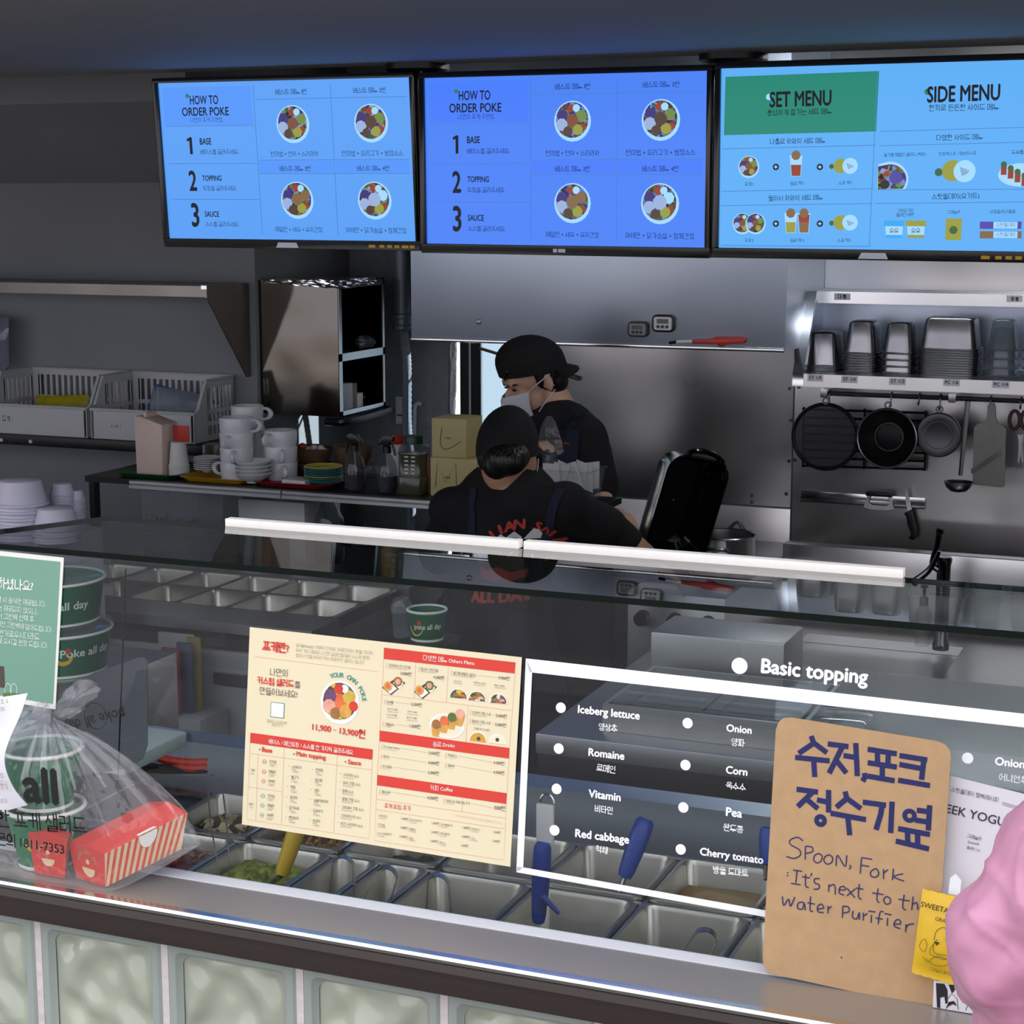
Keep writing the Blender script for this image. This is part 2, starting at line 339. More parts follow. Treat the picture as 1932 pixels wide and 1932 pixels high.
class Print:
    """print laid on a Pl face; positions given where they show in the photograph"""
    def __init__(s, pl, off=0.0008): s.pl = pl; s.off = off; s.m = {}
    def mb(s, m): return s.m.setdefault(m, MB())
    def poly(s, m, pts, off=0.0):
        mb = s.mb(m); mb.add([s.pl.at(*s.pl.ab(*p), s.off+off) for p in pts], [tuple(range(len(pts)))]); return s
    def rect(s, m, x0, y0, x1, y1, off=0.0):
        """rect square on the face whose corners show at (x0,y0) top left and (x1,y1) bottom right"""
        a, b = s.pl.ab(x0, y0), s.pl.ab(x1, y1)
        s.mb(m).add([s.pl.at(a[0], b[1], s.off+off), s.pl.at(b[0], b[1], s.off+off), s.pl.at(b[0], a[1], s.off+off), s.pl.at(a[0], a[1], s.off+off)], [(0, 1, 2, 3)]); return s
    def disc(s, m, x, y, r, off=0.0, n=24, sq=1.0, a0=0.0, a1=2*PI):
        a, b = s.pl.ab(x, y); k = s.pl.ab(x, y+r); R = abs(k[1]-b)
        pts = [s.pl.at(a+R*sq*math.cos(a0+(a1-a0)*i/n), b+R*math.sin(a0+(a1-a0)*i/n), s.off+off) for i in range(n if a1-a0 > 6.2 else n+1)]
        s.mb(m).add(pts, [tuple(range(len(pts)))]); return s
    def ring(s, m, x, y, r, wd, off=0.0, n=32, a0=0.0, a1=2*PI):
        a, b = s.pl.ab(x, y); R = abs(s.pl.ab(x, y+r)[1]-b); W = abs(s.pl.ab(x, y+wd)[1]-b)
        rows = [[s.pl.at(a+q*math.cos(a0+(a1-a0)*i/n), b+q*math.sin(a0+(a1-a0)*i/n), s.off+off) for i in range(n+1)] for q in (R-W, R)]
        s.mb(m).grid(rows); return s
    def text(s, m, body, p0, p1, bold=0.0, ys=1.0, off=0.0005, rot=0.0):
        """baseline from p0 to p1 (photo positions); letters scaled to that width"""
        v, f = glyph(body, bold)
        if not len(v): return s
        A, B = np.array(s.pl.ab(*p0)), np.array(s.pl.ab(*p1)); d = B-A; Lw = np.linalg.norm(d); d /= Lw; e = np.array([-d[1], d[0]])
        x0, x1 = v[:, 0].min(), v[:, 0].max(); k = Lw/(x1-x0)
        s.mb(m).add([s.pl.at(*(A+d*(p[0]-x0)*k+e*p[1]*k*ys), s.off+off+p[2]*4e-6) for p in v], f); return s
    def arc(s, m, body, x, y, r, a0, a1, size, bold=0.0, off=0.0005):
        """letters spread on an arc (angles in the face, degrees, from a0 to a1)"""
        a, b = s.pl.ab(x, y); R = abs(s.pl.ab(x, y+r)[1]-b); S = abs(s.pl.ab(x, y+size)[1]-b)
        n = len(body)
        for i, ch in enumerate(body):
            v, f = glyph(ch, bold)
            if not len(v): continue
            t = math.radians(a0+(a1-a0)*i/max(1, n-1)); o = np.array([math.cos(t), math.sin(t)])*R; d = np.array([math.sin(t), -math.cos(t)]); e = np.array([math.cos(t), math.sin(t)])
            if a1 > a0: d, e = -d, -e
            xm = (v[:, 0].min()+v[:, 0].max())/2; k = S/0.73
            s.mb(m).add([s.pl.at(*(np.array([a, b])+o+d*(p[0]-xm)*k+e*p[1]*k), s.off+off+p[2]*4e-6) for p in v], f)
        return s
    def stroke(s, m, pts, wd, off=0.0):
        s.cnt = getattr(s, 'cnt', 0)+1; off += s.cnt*4e-6
        P = [np.array(s.pl.ab(*p)) for p in pts]; W = abs(s.pl.ab(pts[0][0], pts[0][1]+wd)[1]-P[0][1])/2
        L_, R_ = [], []
        for i, p in enumerate(P):
            d = P[min(i+1, len(P)-1)]-P[max(i-1, 0)]; d = d/(np.linalg.norm(d)+1e-12); e = np.array([-d[1], d[0]])*W
            L_.append(s.pl.at(*(p+e), s.off+off)); R_.append(s.pl.at(*(p-e), s.off+off))
        s.mb(m).grid([L_, R_]); return s
    def build(s, parent, names=None):
        out = []
        for i, (m, mb) in enumerate(s.m.items()):
            nm = (names or {}).get(m, 'print'); out.append(mb.build(nm, MATS[m], parent, smooth=False, kind='stuff'))
        return out
def circ(n, r=1.0, a0=0.0): return [(r*math.cos(a0+2*PI*i/n), r*math.sin(a0+2*PI*i/n)) for i in range(n)]
def rrect(w, h, r, k=5):
    """rounded rectangle outline, centred"""
    P = []
    for cx, cy, a in ((w/2-r, h/2-r, 0), (-w/2+r, h/2-r, PI/2), (-w/2+r, -h/2+r, PI), (w/2-r, -h/2+r, 1.5*PI)):
        P += [(cx+r*math.cos(a+PI/2*i/k), cy+r*math.sin(a+PI/2*i/k)) for i in range(k+1)]
    return P
def smooth_path(pts, n=6):
    """Catmull-Rom through points"""
    P = [np.array(p, float) for p in pts]; out = []
    for i in range(len(P)-1):
        a, b, c, d = P[max(i-1, 0)], P[i], P[i+1], P[min(i+2, len(P)-1)]
        for j in range(n):
            t = j/n; out.append(0.5*((2*b)+(c-a)*t+(2*a-5*b+4*c-d)*t*t+(3*b-a-3*c+d)*t**3))
    out.append(P[-1]); return out
# ------------------------------------------------------------------ materials shared around the place
mat('plaster', '#8d9093', 0.9, var=0.05, scale=3, bump=0.15, bscale=60)
mat('ceiling_paint', '#9c9da2', 0.75, var=0.03, scale=2)
mat('plaster_rough', '#8a8d90', 0.95, var=0.10, scale=25, bump=0.7, bscale=45)
mat('insulation', '#e6e6ea', 0.9, var=0.08, scale=40, bump=1.0, bscale=60)
mat('steel', (0.56, 0.56, 0.57), 0.32, 1.0, var=0.08, scale=3, stretch=(1, 1, 1), rvar=0.06, bump=0.03, bscale=6)
mat('steel_wall', (0.80, 0.78, 0.77), 0.30, 1.0, var=0.08, scale=2.2, rvar=0.05, bump=0.55, bscale=2.6)
mat('steel_hood', (0.54, 0.61, 0.72), 0.36, 1.0, var=0.08, scale=2.0, rvar=0.05, bump=0.02, bscale=4)
mat('steel_bright', (0.62, 0.62, 0.63), 0.18, 1.0, var=0.05, scale=5, rvar=0.05)
mat('steel_dark', (0.22, 0.22, 0.23), 0.3, 1.0, var=0.1, scale=6)
mat('steel_counter', (0.36, 0.32, 0.29), 0.32, 0.45, var=0.06, scale=4, rvar=0.08, bump=0.02, bscale=30)
mat('mirror_steel', (0.12, 0.112, 0.10), 0.09, 1.0, var=0.05, scale=3, bump=0.45, bscale=4.0)
mat('black_metal', '#17181b', 0.4, 0.2, var=0.1)
mat('black_plastic', '#101113', 0.35, var=0.1)
mat('dark_gap', '#16181c', 0.8)
mat('white_plastic', '#d8d9da', 0.4, var=0.03)
mat('white_tape', '#e4e4ea', 0.5, var=0.02, scale=30)
mat('decal_white', '#f2f2f4', 0.5, var=0.01)
mat('wood_bumper', '#372f2b', 0.45, var=0.16, scale=6, stretch=(0.15, 6, 10))
mat('bumper_edge', '#9c8f84', 0.25, 0.6, var=0.05)
mat('glass_edge', '#0a1512', 0.35, var=0.05, spec=0.12)
mat('floor_tile', '#5d5a56', 0.5, var=0.08, scale=6)
mat('pavement', '#66635f', 0.9, var=0.08, scale=5)
mat('grout', '#cfc6c2', 0.9, var=0.06, scale=30, bump=0.3, bscale=80)
glassy('case_glass', (0.90, 0.93, 0.925), ior=1.5)
glassy('case_front_glass', (0.95, 0.968, 0.965), ior=1.34)
glassy('clear_plastic', (0.93, 0.94, 0.95), ior=1.4, haze=0.10)
glassy('window_glass', (0.40, 0.47, 0.51), ior=1.4, haze=0.12, hcol=(0.7, 0.85, 0.95))
YB = 6.10                       # back wall
YL = 5.40                       # nearer wall on the left
XS = -3.169                     # side wall joining the two
ZC = 2.384                      # ceiling over the counter
ZR = 2.62                       # ceiling at the back of the kitchen
# floors
struct(MB().box((-6.5, 1.7, -0.05), (3.5, 6.22, 0.0)).build('floor', MATS['floor_tile']))
g = struct(MB().box((-14, -14, 0.25), (14, 1.86, 0.35)).build('ground', MATS['pavement']))
# ceiling over the counter, with its drop behind the screens
mb = MB().box((-6.5, 1.78, ZC), (3.5, 4.06, 2.75)); struct(mb.build('ceiling', MATS['ceiling_paint']))
mb = MB().box((-6.5, 4.06, ZR), (3.5, 6.22, 2.75)); struct(mb.build('ceiling_back', MATS['plaster']))
mb = MB().prism([(5.0, 2.62), (5.0, 2.375), (YL, 2.125), (YL, 2.62)], (-6.5, 0, 0), (0, 1, 0), (0, 0, 1), (1, 0, 0), 6.5+XS)
struct(mb.build('soffit', MATS['plaster']), 'boxed sloping soffit along the left wall')
# houses across the street, which the panes mirror and which shade the room
mat('facade', '#6a717c', 0.8, var=0.1, scale=1.2)
struct(MB().box((-16, -11, 0.3), (14, -10, 6.5)).build('wall_across_street', MATS['facade']))
# walls
struct(MB().box((-6.5, YL, 0), (XS, YL+0.9, 2.62)).build('wall_left', MATS['plaster']))
# back wall around the window opening
wx0, wx1, wz0, wz1 = AY(845, 720, YB)[0], AY(1035, 720, YB)[0], 0.98, 1.70
mb = MB()
mb.box((XS, YB, 0), (wx0, YB+0.07, ZR)); mb.box((wx1, YB, 0), (3.5, YB+0.07, ZR))
mb.box((wx0, YB, 0), (wx1, YB+0.07, wz0)); mb.box((wx0, YB, wz1), (wx1, YB+0.07, ZR))
struct(mb.build('wall_back', MATS['plaster_rough']))
struct(MB().box((3.4, 1.86, 0), (3.5, 6.3, 2.75)).build('wall_right', MATS['plaster']))
struct(MB().box((-6.5, 1.86, 0), (-6.4, 6.3, 2.75)).build('wall_far_left', MATS['plaster']))
# storey above and party walls, so the low sun behind the building stays behind it
struct(MB().box((-6.5, 1.78, 2.75), (3.5, 6.3, 9.0)).build('wall_upper', MATS['plaster']))
# rough torn reveal of the window
mb = MB(); rows = []
for i in range(16):
    z = wz0+(wz1-wz0)*i/15; rows.append([(wx0+0.004+random.uniform(0, 0.012), YB+y, z) for y in (0.0, 0.02, 0.035, 0.05, 0.07)])
mb.grid(rows); struct(mb.build('trim_1', MATS['insulation']), 'rough sunlit window reveal')
# window
wr = struct(thing('window_1', '', ''), 'narrow window in the back wall, dark frame')
del wr['category']; wr.location = (wx0, YB, wz0)
yf = YB+0.045; xa = AY(868, 720, yf)[0]; xb = AY(905, 720, yf)[0]
mb = MB(); mb.box((xa, yf, wz0), (AY(884, 720, yf)[0], yf+0.025, wz1)); mb.box((AY(886, 720, yf)[0], yf+0.01, wz0), (xb, yf+0.025, wz1))
mb.box((xa, yf, wz1-0.03), (wx1, yf+0.025, wz1)); mb.box((xa, yf, wz0), (wx1, yf+0.025, wz0+0.03)); mb.box((wx1-0.03, yf, wz0), (wx1, yf+0.025, wz1))
mb.build('window_frame', MATS['black_metal'], wr)
MB().box((xb, yf+0.01, wz0+0.03), (wx1-0.03, yf+0.014, wz1-0.03)).build('pane', MATS['window_glass'], wr)
# unseen tube lamp, added to brighten the steel wall, whose highlights suggest one
lt = thing('ceiling_lamp', 'white tube lamp on the kitchen ceiling above the sink', 'lamp', (-0.75, 4.95, ZR-0.06))
MB().box((-1.35, 4.90, ZR-0.035), (-0.15, 5.00, ZR-0.0005)).build('housing', MATS['white_plastic'], lt, bevel=0.004)
MB().tube([(-1.32, 4.95, ZR-0.05), (-0.18, 4.95, ZR-0.05)], 0.013, 12).build('tube', mat('lamp_tube', '#f4f4f4', 0.5, var=0, emit=(0.92, 0.96, 1.0), estr=22.0), lt)
# stainless sheets on the back wall, each its own panel
ws = bpy.data.objects['wall_back']
def sheet(x0, z0, x1, z1, y=YB-0.004): MB().box((x0, y, z0), (x1, YB-0.0005, z1)).build('panel', MATS['steel_wall'], ws, bevel=0.0012)
xs1 = AY(1496, 850, YB)[0]; zs = AY(1200, 940, YB)[2]; xw = wx1+0.002
sheet(xw, zs+0.003, xs1-0.003, ZR-0.02); sheet(xw, 0.1, xs1-0.003, zs-0.003); sheet(xs1+0.003, 0.1, 1.2, ZR-0.02, YB-0.006)
mb = MB()
for px, py in ((1419, 935), (1419, 948), (1484, 932), (1489, 870), (1500, 868), (1490, 733), (1507, 730), (1492, 793)):
    p = AY(px, py, YB-0.006); mb.lathe([(0.006, 0), (0.006, 0.003), (0.003, 0.005)], 8, p, ax=((1, 0, 0), (0, 0, 1), (0, -1, 0)))
mb.build('rivet', MATS['steel_dark'], ws)
# ------------------------------------------------------------------ service counter: glass blocks, bumper, steel ledge
YF, ZL = 1.88, 1.168
ct = thing('service_counter', 'glass block counter front with dark bumper rail and steel ledge', 'counter', (-0.9, 2.0, 0.35))
# blocks
mat('glass_block', '#b9c4bd', 0.12, var=0.05, scale=6, bump=0.0, trans=0.35, ior=1.45)
m = mat('glass_block_face', '#a6ac9b', 0.08, var=0.12, scale=12, spec=0.8, bump=0.0, bscale=9)
zb = AY(311, 1800, YF)[2]; xj = AY(311, 1800, YF)[0]
zt = ZL-0.057
mb0 = MB()
blocks = []
def block_mesh():
    mb = MB(); s = 0.095
    ring = lambda h, y, r: [(a, y, b) for a, b in rrect(2*h, 2*h, r, 4)]
    rows = [ring(s, 0.04, 0.006), ring(s, 0.0, 0.006), ring(s-0.004, -0.004, 0.006), ring(s-0.013, -0.004, 0.010), ring(s-0.017, 0.002, 0.012), ring(s-0.020, 0.004, 0.012)]
    mb.grid(rows, closed_u=True)
    return mb
def face_mesh(seed):
    rnd = random.Random(seed); mb = MB(); s = 0.0755; n = 36; rows = []
    ph = [rnd.uniform(0, 6) for _ in range(8)]
    for i in range(n+1):
        r = []
        for j in range(n+1):
            x, z = -s+2*s*j/n, -s+2*s*i/n; e = min(1, (1-max(abs(x), abs(z))/s)*6)
            h = 0.0030*math.sin(56*x+2.8*math.sin(38*z+ph[0])+ph[1])+0.0026*math.sin(62*z+3.0*math.sin(44*x+ph[2])+ph[3])+0.0008*math.sin(120*x+90*z+ph[4])
            r.append((x, 0.006+h*e, z))
        rows.append(r)
    mb.grid(rows); return mb
fr0 = None
k = 0
z0 = zt-0.003-0.095
for row in range(2):
    for i in range(-2, 9):
        x = xj+0.1+0.2*i
        if row == 1 and i > 3: continue
        if fr0 is None:
            fr0 = block_mesh().build('glass_block', MATS['glass_block'], ct, local=True); fc = [face_mesh(q).build('block_face', MATS['glass_block_face'], fr0, local=True) for q in (1,)]
            b = fr0
        else:
            b = fr0.copy(); COL.objects.link(b); b.parent = ct
            q = fc[0].copy(); COL.objects.link(q); q.parent = b; q.scale = (random.choice((1, -1)), 1, random.choice((1, -1)))
        b.location = Vector((x, YF, z0-0.2*row))-Vector(ct.location)
mb = MB().box((-2.4, YF+0.022, 0.35), (0.9, YF+0.08, zt)); mb.build('grout_bed', MATS['grout'], ct)
mb = MB()
for i in range(-2, 9): mb.box((xj+0.2*i-0.0052, YF-0.001, 0.35), (xj+0.2*i+0.0052, YF+0.021, zt-0.001+random.uniform(-.002, .002)))
for r in range(0, 5): mb.box((-2.4, YF-0.001, z0-0.105+0.2*(-r)), (0.9, YF+0.021, z0-0.095-0.2*r))
mb.build('grout_joint', MATS['grout'], ct)
# bumper rail: dark, slightly rounded profile, pale top edge
prof = [(1.845, 1.163), (1.838, 1.159), (1.836, 1.150), (1.841, 1.138), (1.840, 1.128), (1.846, 1.117), (1.860, 1.112), (1.90, 1.112), (1.90, 1.163)]
MB().prism(prof, (-2.4, 0, 0), (0, 1, 0), (0, 0, 1), (1, 0, 0), 3.3).build('bumper_rail', MATS['wood_bumper'], ct)
MB().prism([(1.838, 1.161), (1.8365, 1.1655), (1.839, 1.169), (1.850, 1.169), (1.850, 1.161)], (-2.4, 0, 0), (0, 1, 0), (0, 0, 1), (1, 0, 0), 3.3).build('rail_edge', MATS['steel_bright'], ct)
MB().box((-2.4, 1.8495, 1.150), (0.9, 1.967, 1.1682)).build('ledge', MATS['steel_counter'], ct)
a, b = AZ(700, 1703, ZL), AZ(700, 1723, ZL)
MB().box((-2.4, a[1]-0.021, ZL), (0.9, a[1]+0.004, ZL+0.0012)).build('white_strip', MATS['white_tape'], ct)
# ------------------------------------------------------------------ glass sneeze guard
YG0, TG, ZT = a[1], 0.13, 1.585
def gy(z): return YG0+TG*(z-ZL)
sg = thing('glass_display_case', 'glass sneeze guard of the topping counter with white lettering', 'display case', (-0.9, YG0, ZL))
nrm = unit(np.cross(V(1, 0, 0), V(0, TG, 1)))      # toward viewer
if nrm[1] > 0: nrm = -nrm
GP = Pl((-0.9, YG0, ZL), (1, 0, 0), (0, TG, 1))
tt = 0.006
def slab(mb, P, n, t):
    P = [np.array(p, float) for p in P]; Q = [p+np.array(n)*t for p in P]; k = len(P)
    mb.add(P+Q, [tuple(range(k))[::-1], tuple(range(k, 2*k))]+[(i, (i+1) % k, k+(i+1) % k, k+i) for i in range(k)])
xl = AZ(0, 1026, ZT)[0]-0.5
mb = MB(); slab(mb, [(-2.3, gy(ZL), ZL), (0.8, gy(ZL), ZL), (0.8, gy(ZT-.008), ZT-.008), (-2.3, gy(ZT-.008), ZT-.008)], (0, 1, 0), tt)
mb.build('front_pane', MATS['case_front_glass'], sg, smooth=False)
# top pane, sloping down a little to the back, with its polished dark edge; left end cut at a slant
KT = 0.10
TP = Pl((0, gy(ZT)-0.006, ZT), (1, 0, 0), (0, 1, -KT))
def tz(y): return ZT-KT*(y-gy(ZT)+0.006)
rear = [TP.hit(436, 991), TP.hit(1704, 1091)]; YRr = (rear[0][1]+rear[1][1])/2+0.004
cr = TP.hit(241, 970); cl = TP.hit(0, 999); dl = unit(cl-cr); fl = cr+dl*((gy(ZT)-cr[1])/dl[1])
top = [(fl[0], gy(ZT)-0.006), (0.8, gy(ZT)-0.006), (0.8, YRr), (cr[0], YRr)]
mb = MB()
ev = [(x, y, tz(y)-dz) for dz in (0.008, 0) for x, y in top]
mb.add(ev, [(0, 3, 2, 1), (4, 5, 6, 7)])
mb.cur = 1; mb.add(ev, [(0, 1, 5, 4), (1, 2, 6, 5), (2, 3, 7, 6), (3, 0, 4, 7)])
mb.build('top_pane', [MATS['case_glass'], MATS['glass_edge']], sg, smooth=False)
ZRr = tz(YRr)
mb = MB(); slab(mb, [(cr[0], YRr-0.006, 1.30), (0.8, YRr-0.006, 1.30), (0.8, YRr-0.006, ZRr-.009), (cr[0], YRr-0.006, ZRr-.009)], (0, -1, 0), 0.005)
mb.build('rear_pane', MATS['case_front_glass'], sg, smooth=False)
# seam of the front pane
px = [AX, 0]
s0 = GP.ab(235, 1100)[0]; MB().bar(GP.at(s0, 0.0, -0.002), GP.at(s0, 0.40, -0.002), 0.0015).build('pane_joint', MATS['glass_edge'], sg)
# white bars along the rear edge of the glass
mat('bar_white', '#efe9e4', 0.45, var=0.03, scale=60, emit=(1.0, 0.96, 0.92), estr=0.14)
for i, (xa, ya, xb, yb) in enumerate(((436, 991, 1019, 1027), (1021, 1029, 1704, 1091))):
    A, B = TP.hit(xa, ya), TP.hit(xb, yb)
    MB().box((A[0], YRr-0.014, ZRr+0.001), (B[0], YRr+0.004, ZRr+0.0135)).build('light_bar', MATS['bar_white'], sg, bevel=0.001)
# ------------------------------------------------------------------ menu screens
mat('screen_bezel', '#0e0f13', 0.16, var=0.05, spec=0.6)
def smat(name, h, s=1.0): return mat(name, '#05060a', 0.25, var=0, emit=h, estr=s)
SE = 0.36
smat('scr_a', '#5aa5ff', SE*1.05); smat('scr_b', '#4484ff', SE*1.05); smat('scr_c', '#5cb4ff', SE*1.05)
smat('scr_a2', '#4f97ff', SE*1.1); smat('scr_b2', '#3f7cff', SE*1.1); smat('scr_line', '#4a86e0', SE*0.9)
mat('scr_ink', '#080c20', 0.4, var=0); mat('scr_ink2', '#1a2c66', 0.4, var=0)
smat('scr_green', '#00a088', SE*0.75); smat('scr_dot', '#129a6a', SE*0.7); smat('scr_white', '#9fd4ff', SE*1.2); smat('scr_red', '#b0441e', SE*0.75); smat('scr_yellow', '#b0b43c', SE*0.8); smat('scr_cyan', '#2fb0ff', SE); smat('scr_violet', '#5a4cc0', SE*0.8); smat('scr_leaf', '#3d7a3a', SE*0.7); smat('scr_tan', '#a07a50', SE*0.7); smat('scr_dark', '#1c2a30', SE*0.5)
mat('badge_gold', '#b08a2a', 0.4, 0.5); mat('badge_white', '#dfe6f2', 0.4)
def screen(C0, yaw, tilt, roll, W, H, label):
    u = V(math.cos(yaw), math.sin(yaw), 0); n = V(-math.sin(yaw), math.cos(yaw), 0); v = V(0, 0, 1)*math.cos(tilt)-n*math.sin(tilt)
    u2 = u*math.cos(roll)+v*math.sin(roll); v2 = v*math.cos(roll)-u*math.sin(roll)
    p = Pl(C0, u2, v2)
    t = thing('menu_screen', label, 'screen', p.at(0, -H/2, -0.03), group='menu screens hung from the ceiling')
    b = 0.012; bb = 0.022
    mb = MB()
    mb.obox(p.at(0, 0, -0.028), u2*W/2, v2*H/2, p.n*0.026)
    mb.obox(p.at(0, 0, -0.065), u2*W*0.3, v2*H*0.3, p.n*0.02)
    mb.build('back_shell', MATS['black_plastic'], t, bevel=0.003)
    mb = MB()
    for x0, x1, y0, y1 in ((-W/2, W/2, H/2-b, H/2), (-W/2, W/2, -H/2, -H/2+bb), (-W/2, -W/2+b, -H/2+bb, H/2-b), (W/2-b, W/2, -H/2+bb, H/2-b)):
        mb.obox(p.at((x0+x1)/2, (y0+y1)/2, 0.003), u2*(x1-x0)/2, v2*(y1-y0)/2, p.n*0.006)
    mb.build('bezel', MATS['screen_bezel'], t, bevel=0.0015)
    mb = MB(); mb.add([p.at(x, y, 0.0) for x, y in ((-W/2+b, -H/2+bb), (W/2-b, -H/2+bb), (W/2-b, H/2-b), (-W/2+b, H/2-b))], [(0, 1, 2, 3)])
    return t, p, mb, (-W/2+b, -H/2+bb, W/2-b, H/2-b)
FOOD = ['#6a4fae', '#c7503a', '#5d8f3c', '#e0d7c0', '#d59a3a', '#3a4a34', '#cfe0f4', '#8f5a3c', '#b8c45a']
ramp_mat('scr_food', ['#5b3f9a', '#b8502e', '#4d7f3c', '#d0cfd8', '#b0863a', '#25352c', '#9fb8e8', '#7a4a34', '#a0b45a'], 110, emit=SE*0.8, tint=(0.62, 0.78, 1.0))
ramp_mat('scr_food_b', ['#4a4ab0', '#a8503e', '#5a8f5c', '#b0bff0', '#a0863a', '#25354c', '#8fa8f8', '#6a4a44', '#90b46a'], 120, emit=SE*0.75, tint=(0.6, 0.7, 1.0))
def bowl_print(pr, x, y, r, food, plate, cols, off=0.0, seed=0):
    """picture of a bowl seen from above: rim, bed of greens, heaps of topping"""
    rnd = random.Random(seed)
    pr.disc(plate, x, y, r, off=off); pr.disc(food, x-r*0.02, y-r*0.06, r*0.88, off=off+0.0002)
    for i, (a, d, q, c) in enumerate(cols):
        t = math.radians(a); pr.disc(c, x-r*0.02+r*d*math.cos(t), y-r*0.06-r*d*math.sin(t), r*q, off=off+0.0004+0.00008*i, n=9, a0=rnd.uniform(0, 1), a1=2*PI+rnd.uniform(0, 0.0)+0.9)
smat('scr_purple', '#4a3a9c', SE*0.6); smat('scr_pale', '#a9c4f4', SE*0.9); smat('scr_orange', '#9a5a3c', SE*0.7); smat('scr_lime', '#8aa850', SE*0.7); smat('scr_brown', '#6a4a3c', SE*0.6)
BOWL = [(155, .52, .30, 'scr_purple'), (205, .55, .32, 'scr_pale'), (95, .58, .20, 'scr_red'), (70, .62, .20, 'scr_white'), (25, .50, .30, 'scr_lime'), (325, .62, .20, 'scr_red'), (300, .55, .28, 'scr_yellow'), (250, .60, .26, 'scr_brown'), (0, .02, .32, 'scr_orange')]
def how_to(scr, rc, base, hdr, t, p, face, names, X, fx, food):
    """the HOW TO ORDER POKE page; X maps page positions to the photo"""
    face.build('display', MATS[base], t, smooth=False)
    pr = Print(p, 0.0006)
    P = lambda a, b: X(a, b)
    def tx(m, s, x0, x1, y, bold=0.0, ys=1.0): pr.text(m, s, P(x0, y), P(x1, y), bold, ys)
    for x0, y0, x1, y1 in ((0.405, 0.345-0.225, 0.995, 0.125), ):
        pass
    # column heads and thin rules
    for x0, x1, y0, y1 in ((0.395, 0.69, 0.50, 0.575), (0.70, 0.985, 0.50, 0.575), (0.015, 0.38, 0.03, 0.27)):
        a, b = P(x0, y0), P(x1, y1); pr.poly(hdr, [P(x0, y0), P(x0, y1), P(x1, y1), P(x1, y0)], -0.0002)
    for x0, y0, x1, y1 in ((0.39, 0.03, 0.39, 0.97), (0.695, 0.03, 0.695, 0.97), (0.02, 0.275, 0.385, 0.275), (0.02, 0.515, 0.385, 0.515), (0.02, 0.745, 0.385, 0.745), (0.395, 0.115, 0.985, 0.115), (0.395, 0.495, 0.985, 0.495), (0.395, 0.58, 0.985, 0.58)):
        pr.stroke('scr_line', [P(x0, y0), P(x1, y1)], 1.2)
    d = P(0.118, 0.085); pr.disc('scr_dot', d[0], d[1], 4.2, off=-0.0001)
    tx('scr_ink', 'HOW TO', 0.128, 0.245, 0.138, 0.016, 1.55); tx('scr_ink', 'ORDER POKE', 0.092, 0.285, 0.21, 0.016, 1.28)
    tx('scr_ink2', '나만의 포케 주문법', 0.125, 0.257, 0.247)
    for i, (n, s, k) in enumerate((('1', 'BASE', '베이스를 골라주세요.'), ('2', 'TOPPING', '토핑을 골라주세요.'), ('3', 'SAUCE', '소스를 골라주세요.'))):
        y = 0.455+0.232*i
        (tx('scr_ink', n, 0.1, 0.133, y, 0.022, 1.45) if i else (pr.stroke('scr_ink', [P(0.119, y), P(0.119, y-0.108)], 6), pr.stroke('scr_ink', [P(0.104, y-0.088), P(0.121, y-0.104)], 5)))
        tx('scr_ink', s, 0.157, (0.205, 0.237, 0.217)[i], y-0.062, 0.02, 1.4); tx('scr_ink2', k, 0.157, (0.315, 0.297, 0.297)[i], y-0.003, 0.004)
    for i, (s, k) in enumerate((('베스트 메뉴 1번', '현미밥 + 연어 + 스리라차'), ('베스트 메뉴 2번', '현미밥 + 오리고기 + 쌈장소스'), ('베스트 메뉴 3번', '메밀면 + 새우 + 유자간장'), ('베스트 메뉴 4번', '야채만 + 닭가슴살 + 참깨간장'))):
        cx = 0.54 if i % 2 == 0 else 0.845; y = 0.0 if i < 2 else 0.475
        tx('scr_ink2', s, cx-0.062, cx+0.062, 0.085+y, 0.006); tx('scr_ink2', k, cx-(0.095, 0.118)[i % 2], cx+(0.095, 0.118)[i % 2], 0.468+y if i < 2 else 0.945, 0.004)
        c = P(cx, 0.272+y if i < 2 else 0.748); q = P(cx, (0.272+y if i < 2 else 0.748)+0.118)
        cols = list(BOWL)
        if i == 2: cols[4] = (25, .5, .3, 'scr_tan'); cols[8] = (0, .02, .34, 'scr_tan')
        if i == 3: cols[4] = (25, .5, .3, 'scr_white'); cols[8] = (0, .02, .38, 'scr_pale')
        if i == 1: cols[8] = (0, .02, .34, 'scr_brown')
        bowl_print(pr, c[0], c[1], abs(q[1]-c[1]), food, 'scr_white', cols, seed=i)
    pr.build(t, {k: 'printed_picture' if k in ('scr_food', 'scr_food_b', 'scr_white', 'scr_purple', 'scr_pale', 'scr_red', 'scr_lime', 'scr_yellow', 'scr_brown', 'scr_orange', 'scr_tan') else 'lettering' if 'ink' in k else 'page_rule' for k in MATS})
    return pr
def page_map(p, rc, x0=0.0, x1=1.0):
    """page fraction -> photo position, by projecting the display"""
    def f(a, b):
        w3 = p.at(rc[0]+(rc[2]-rc[0])*a, rc[3]-(rc[3]-rc[1])*b); d = w3-CAM
        z = d@_f; return CC+FPX*(d@_r)/z, CC-FPX*(d@_u)/z
    return f
W, H = 0.73, 0.4234
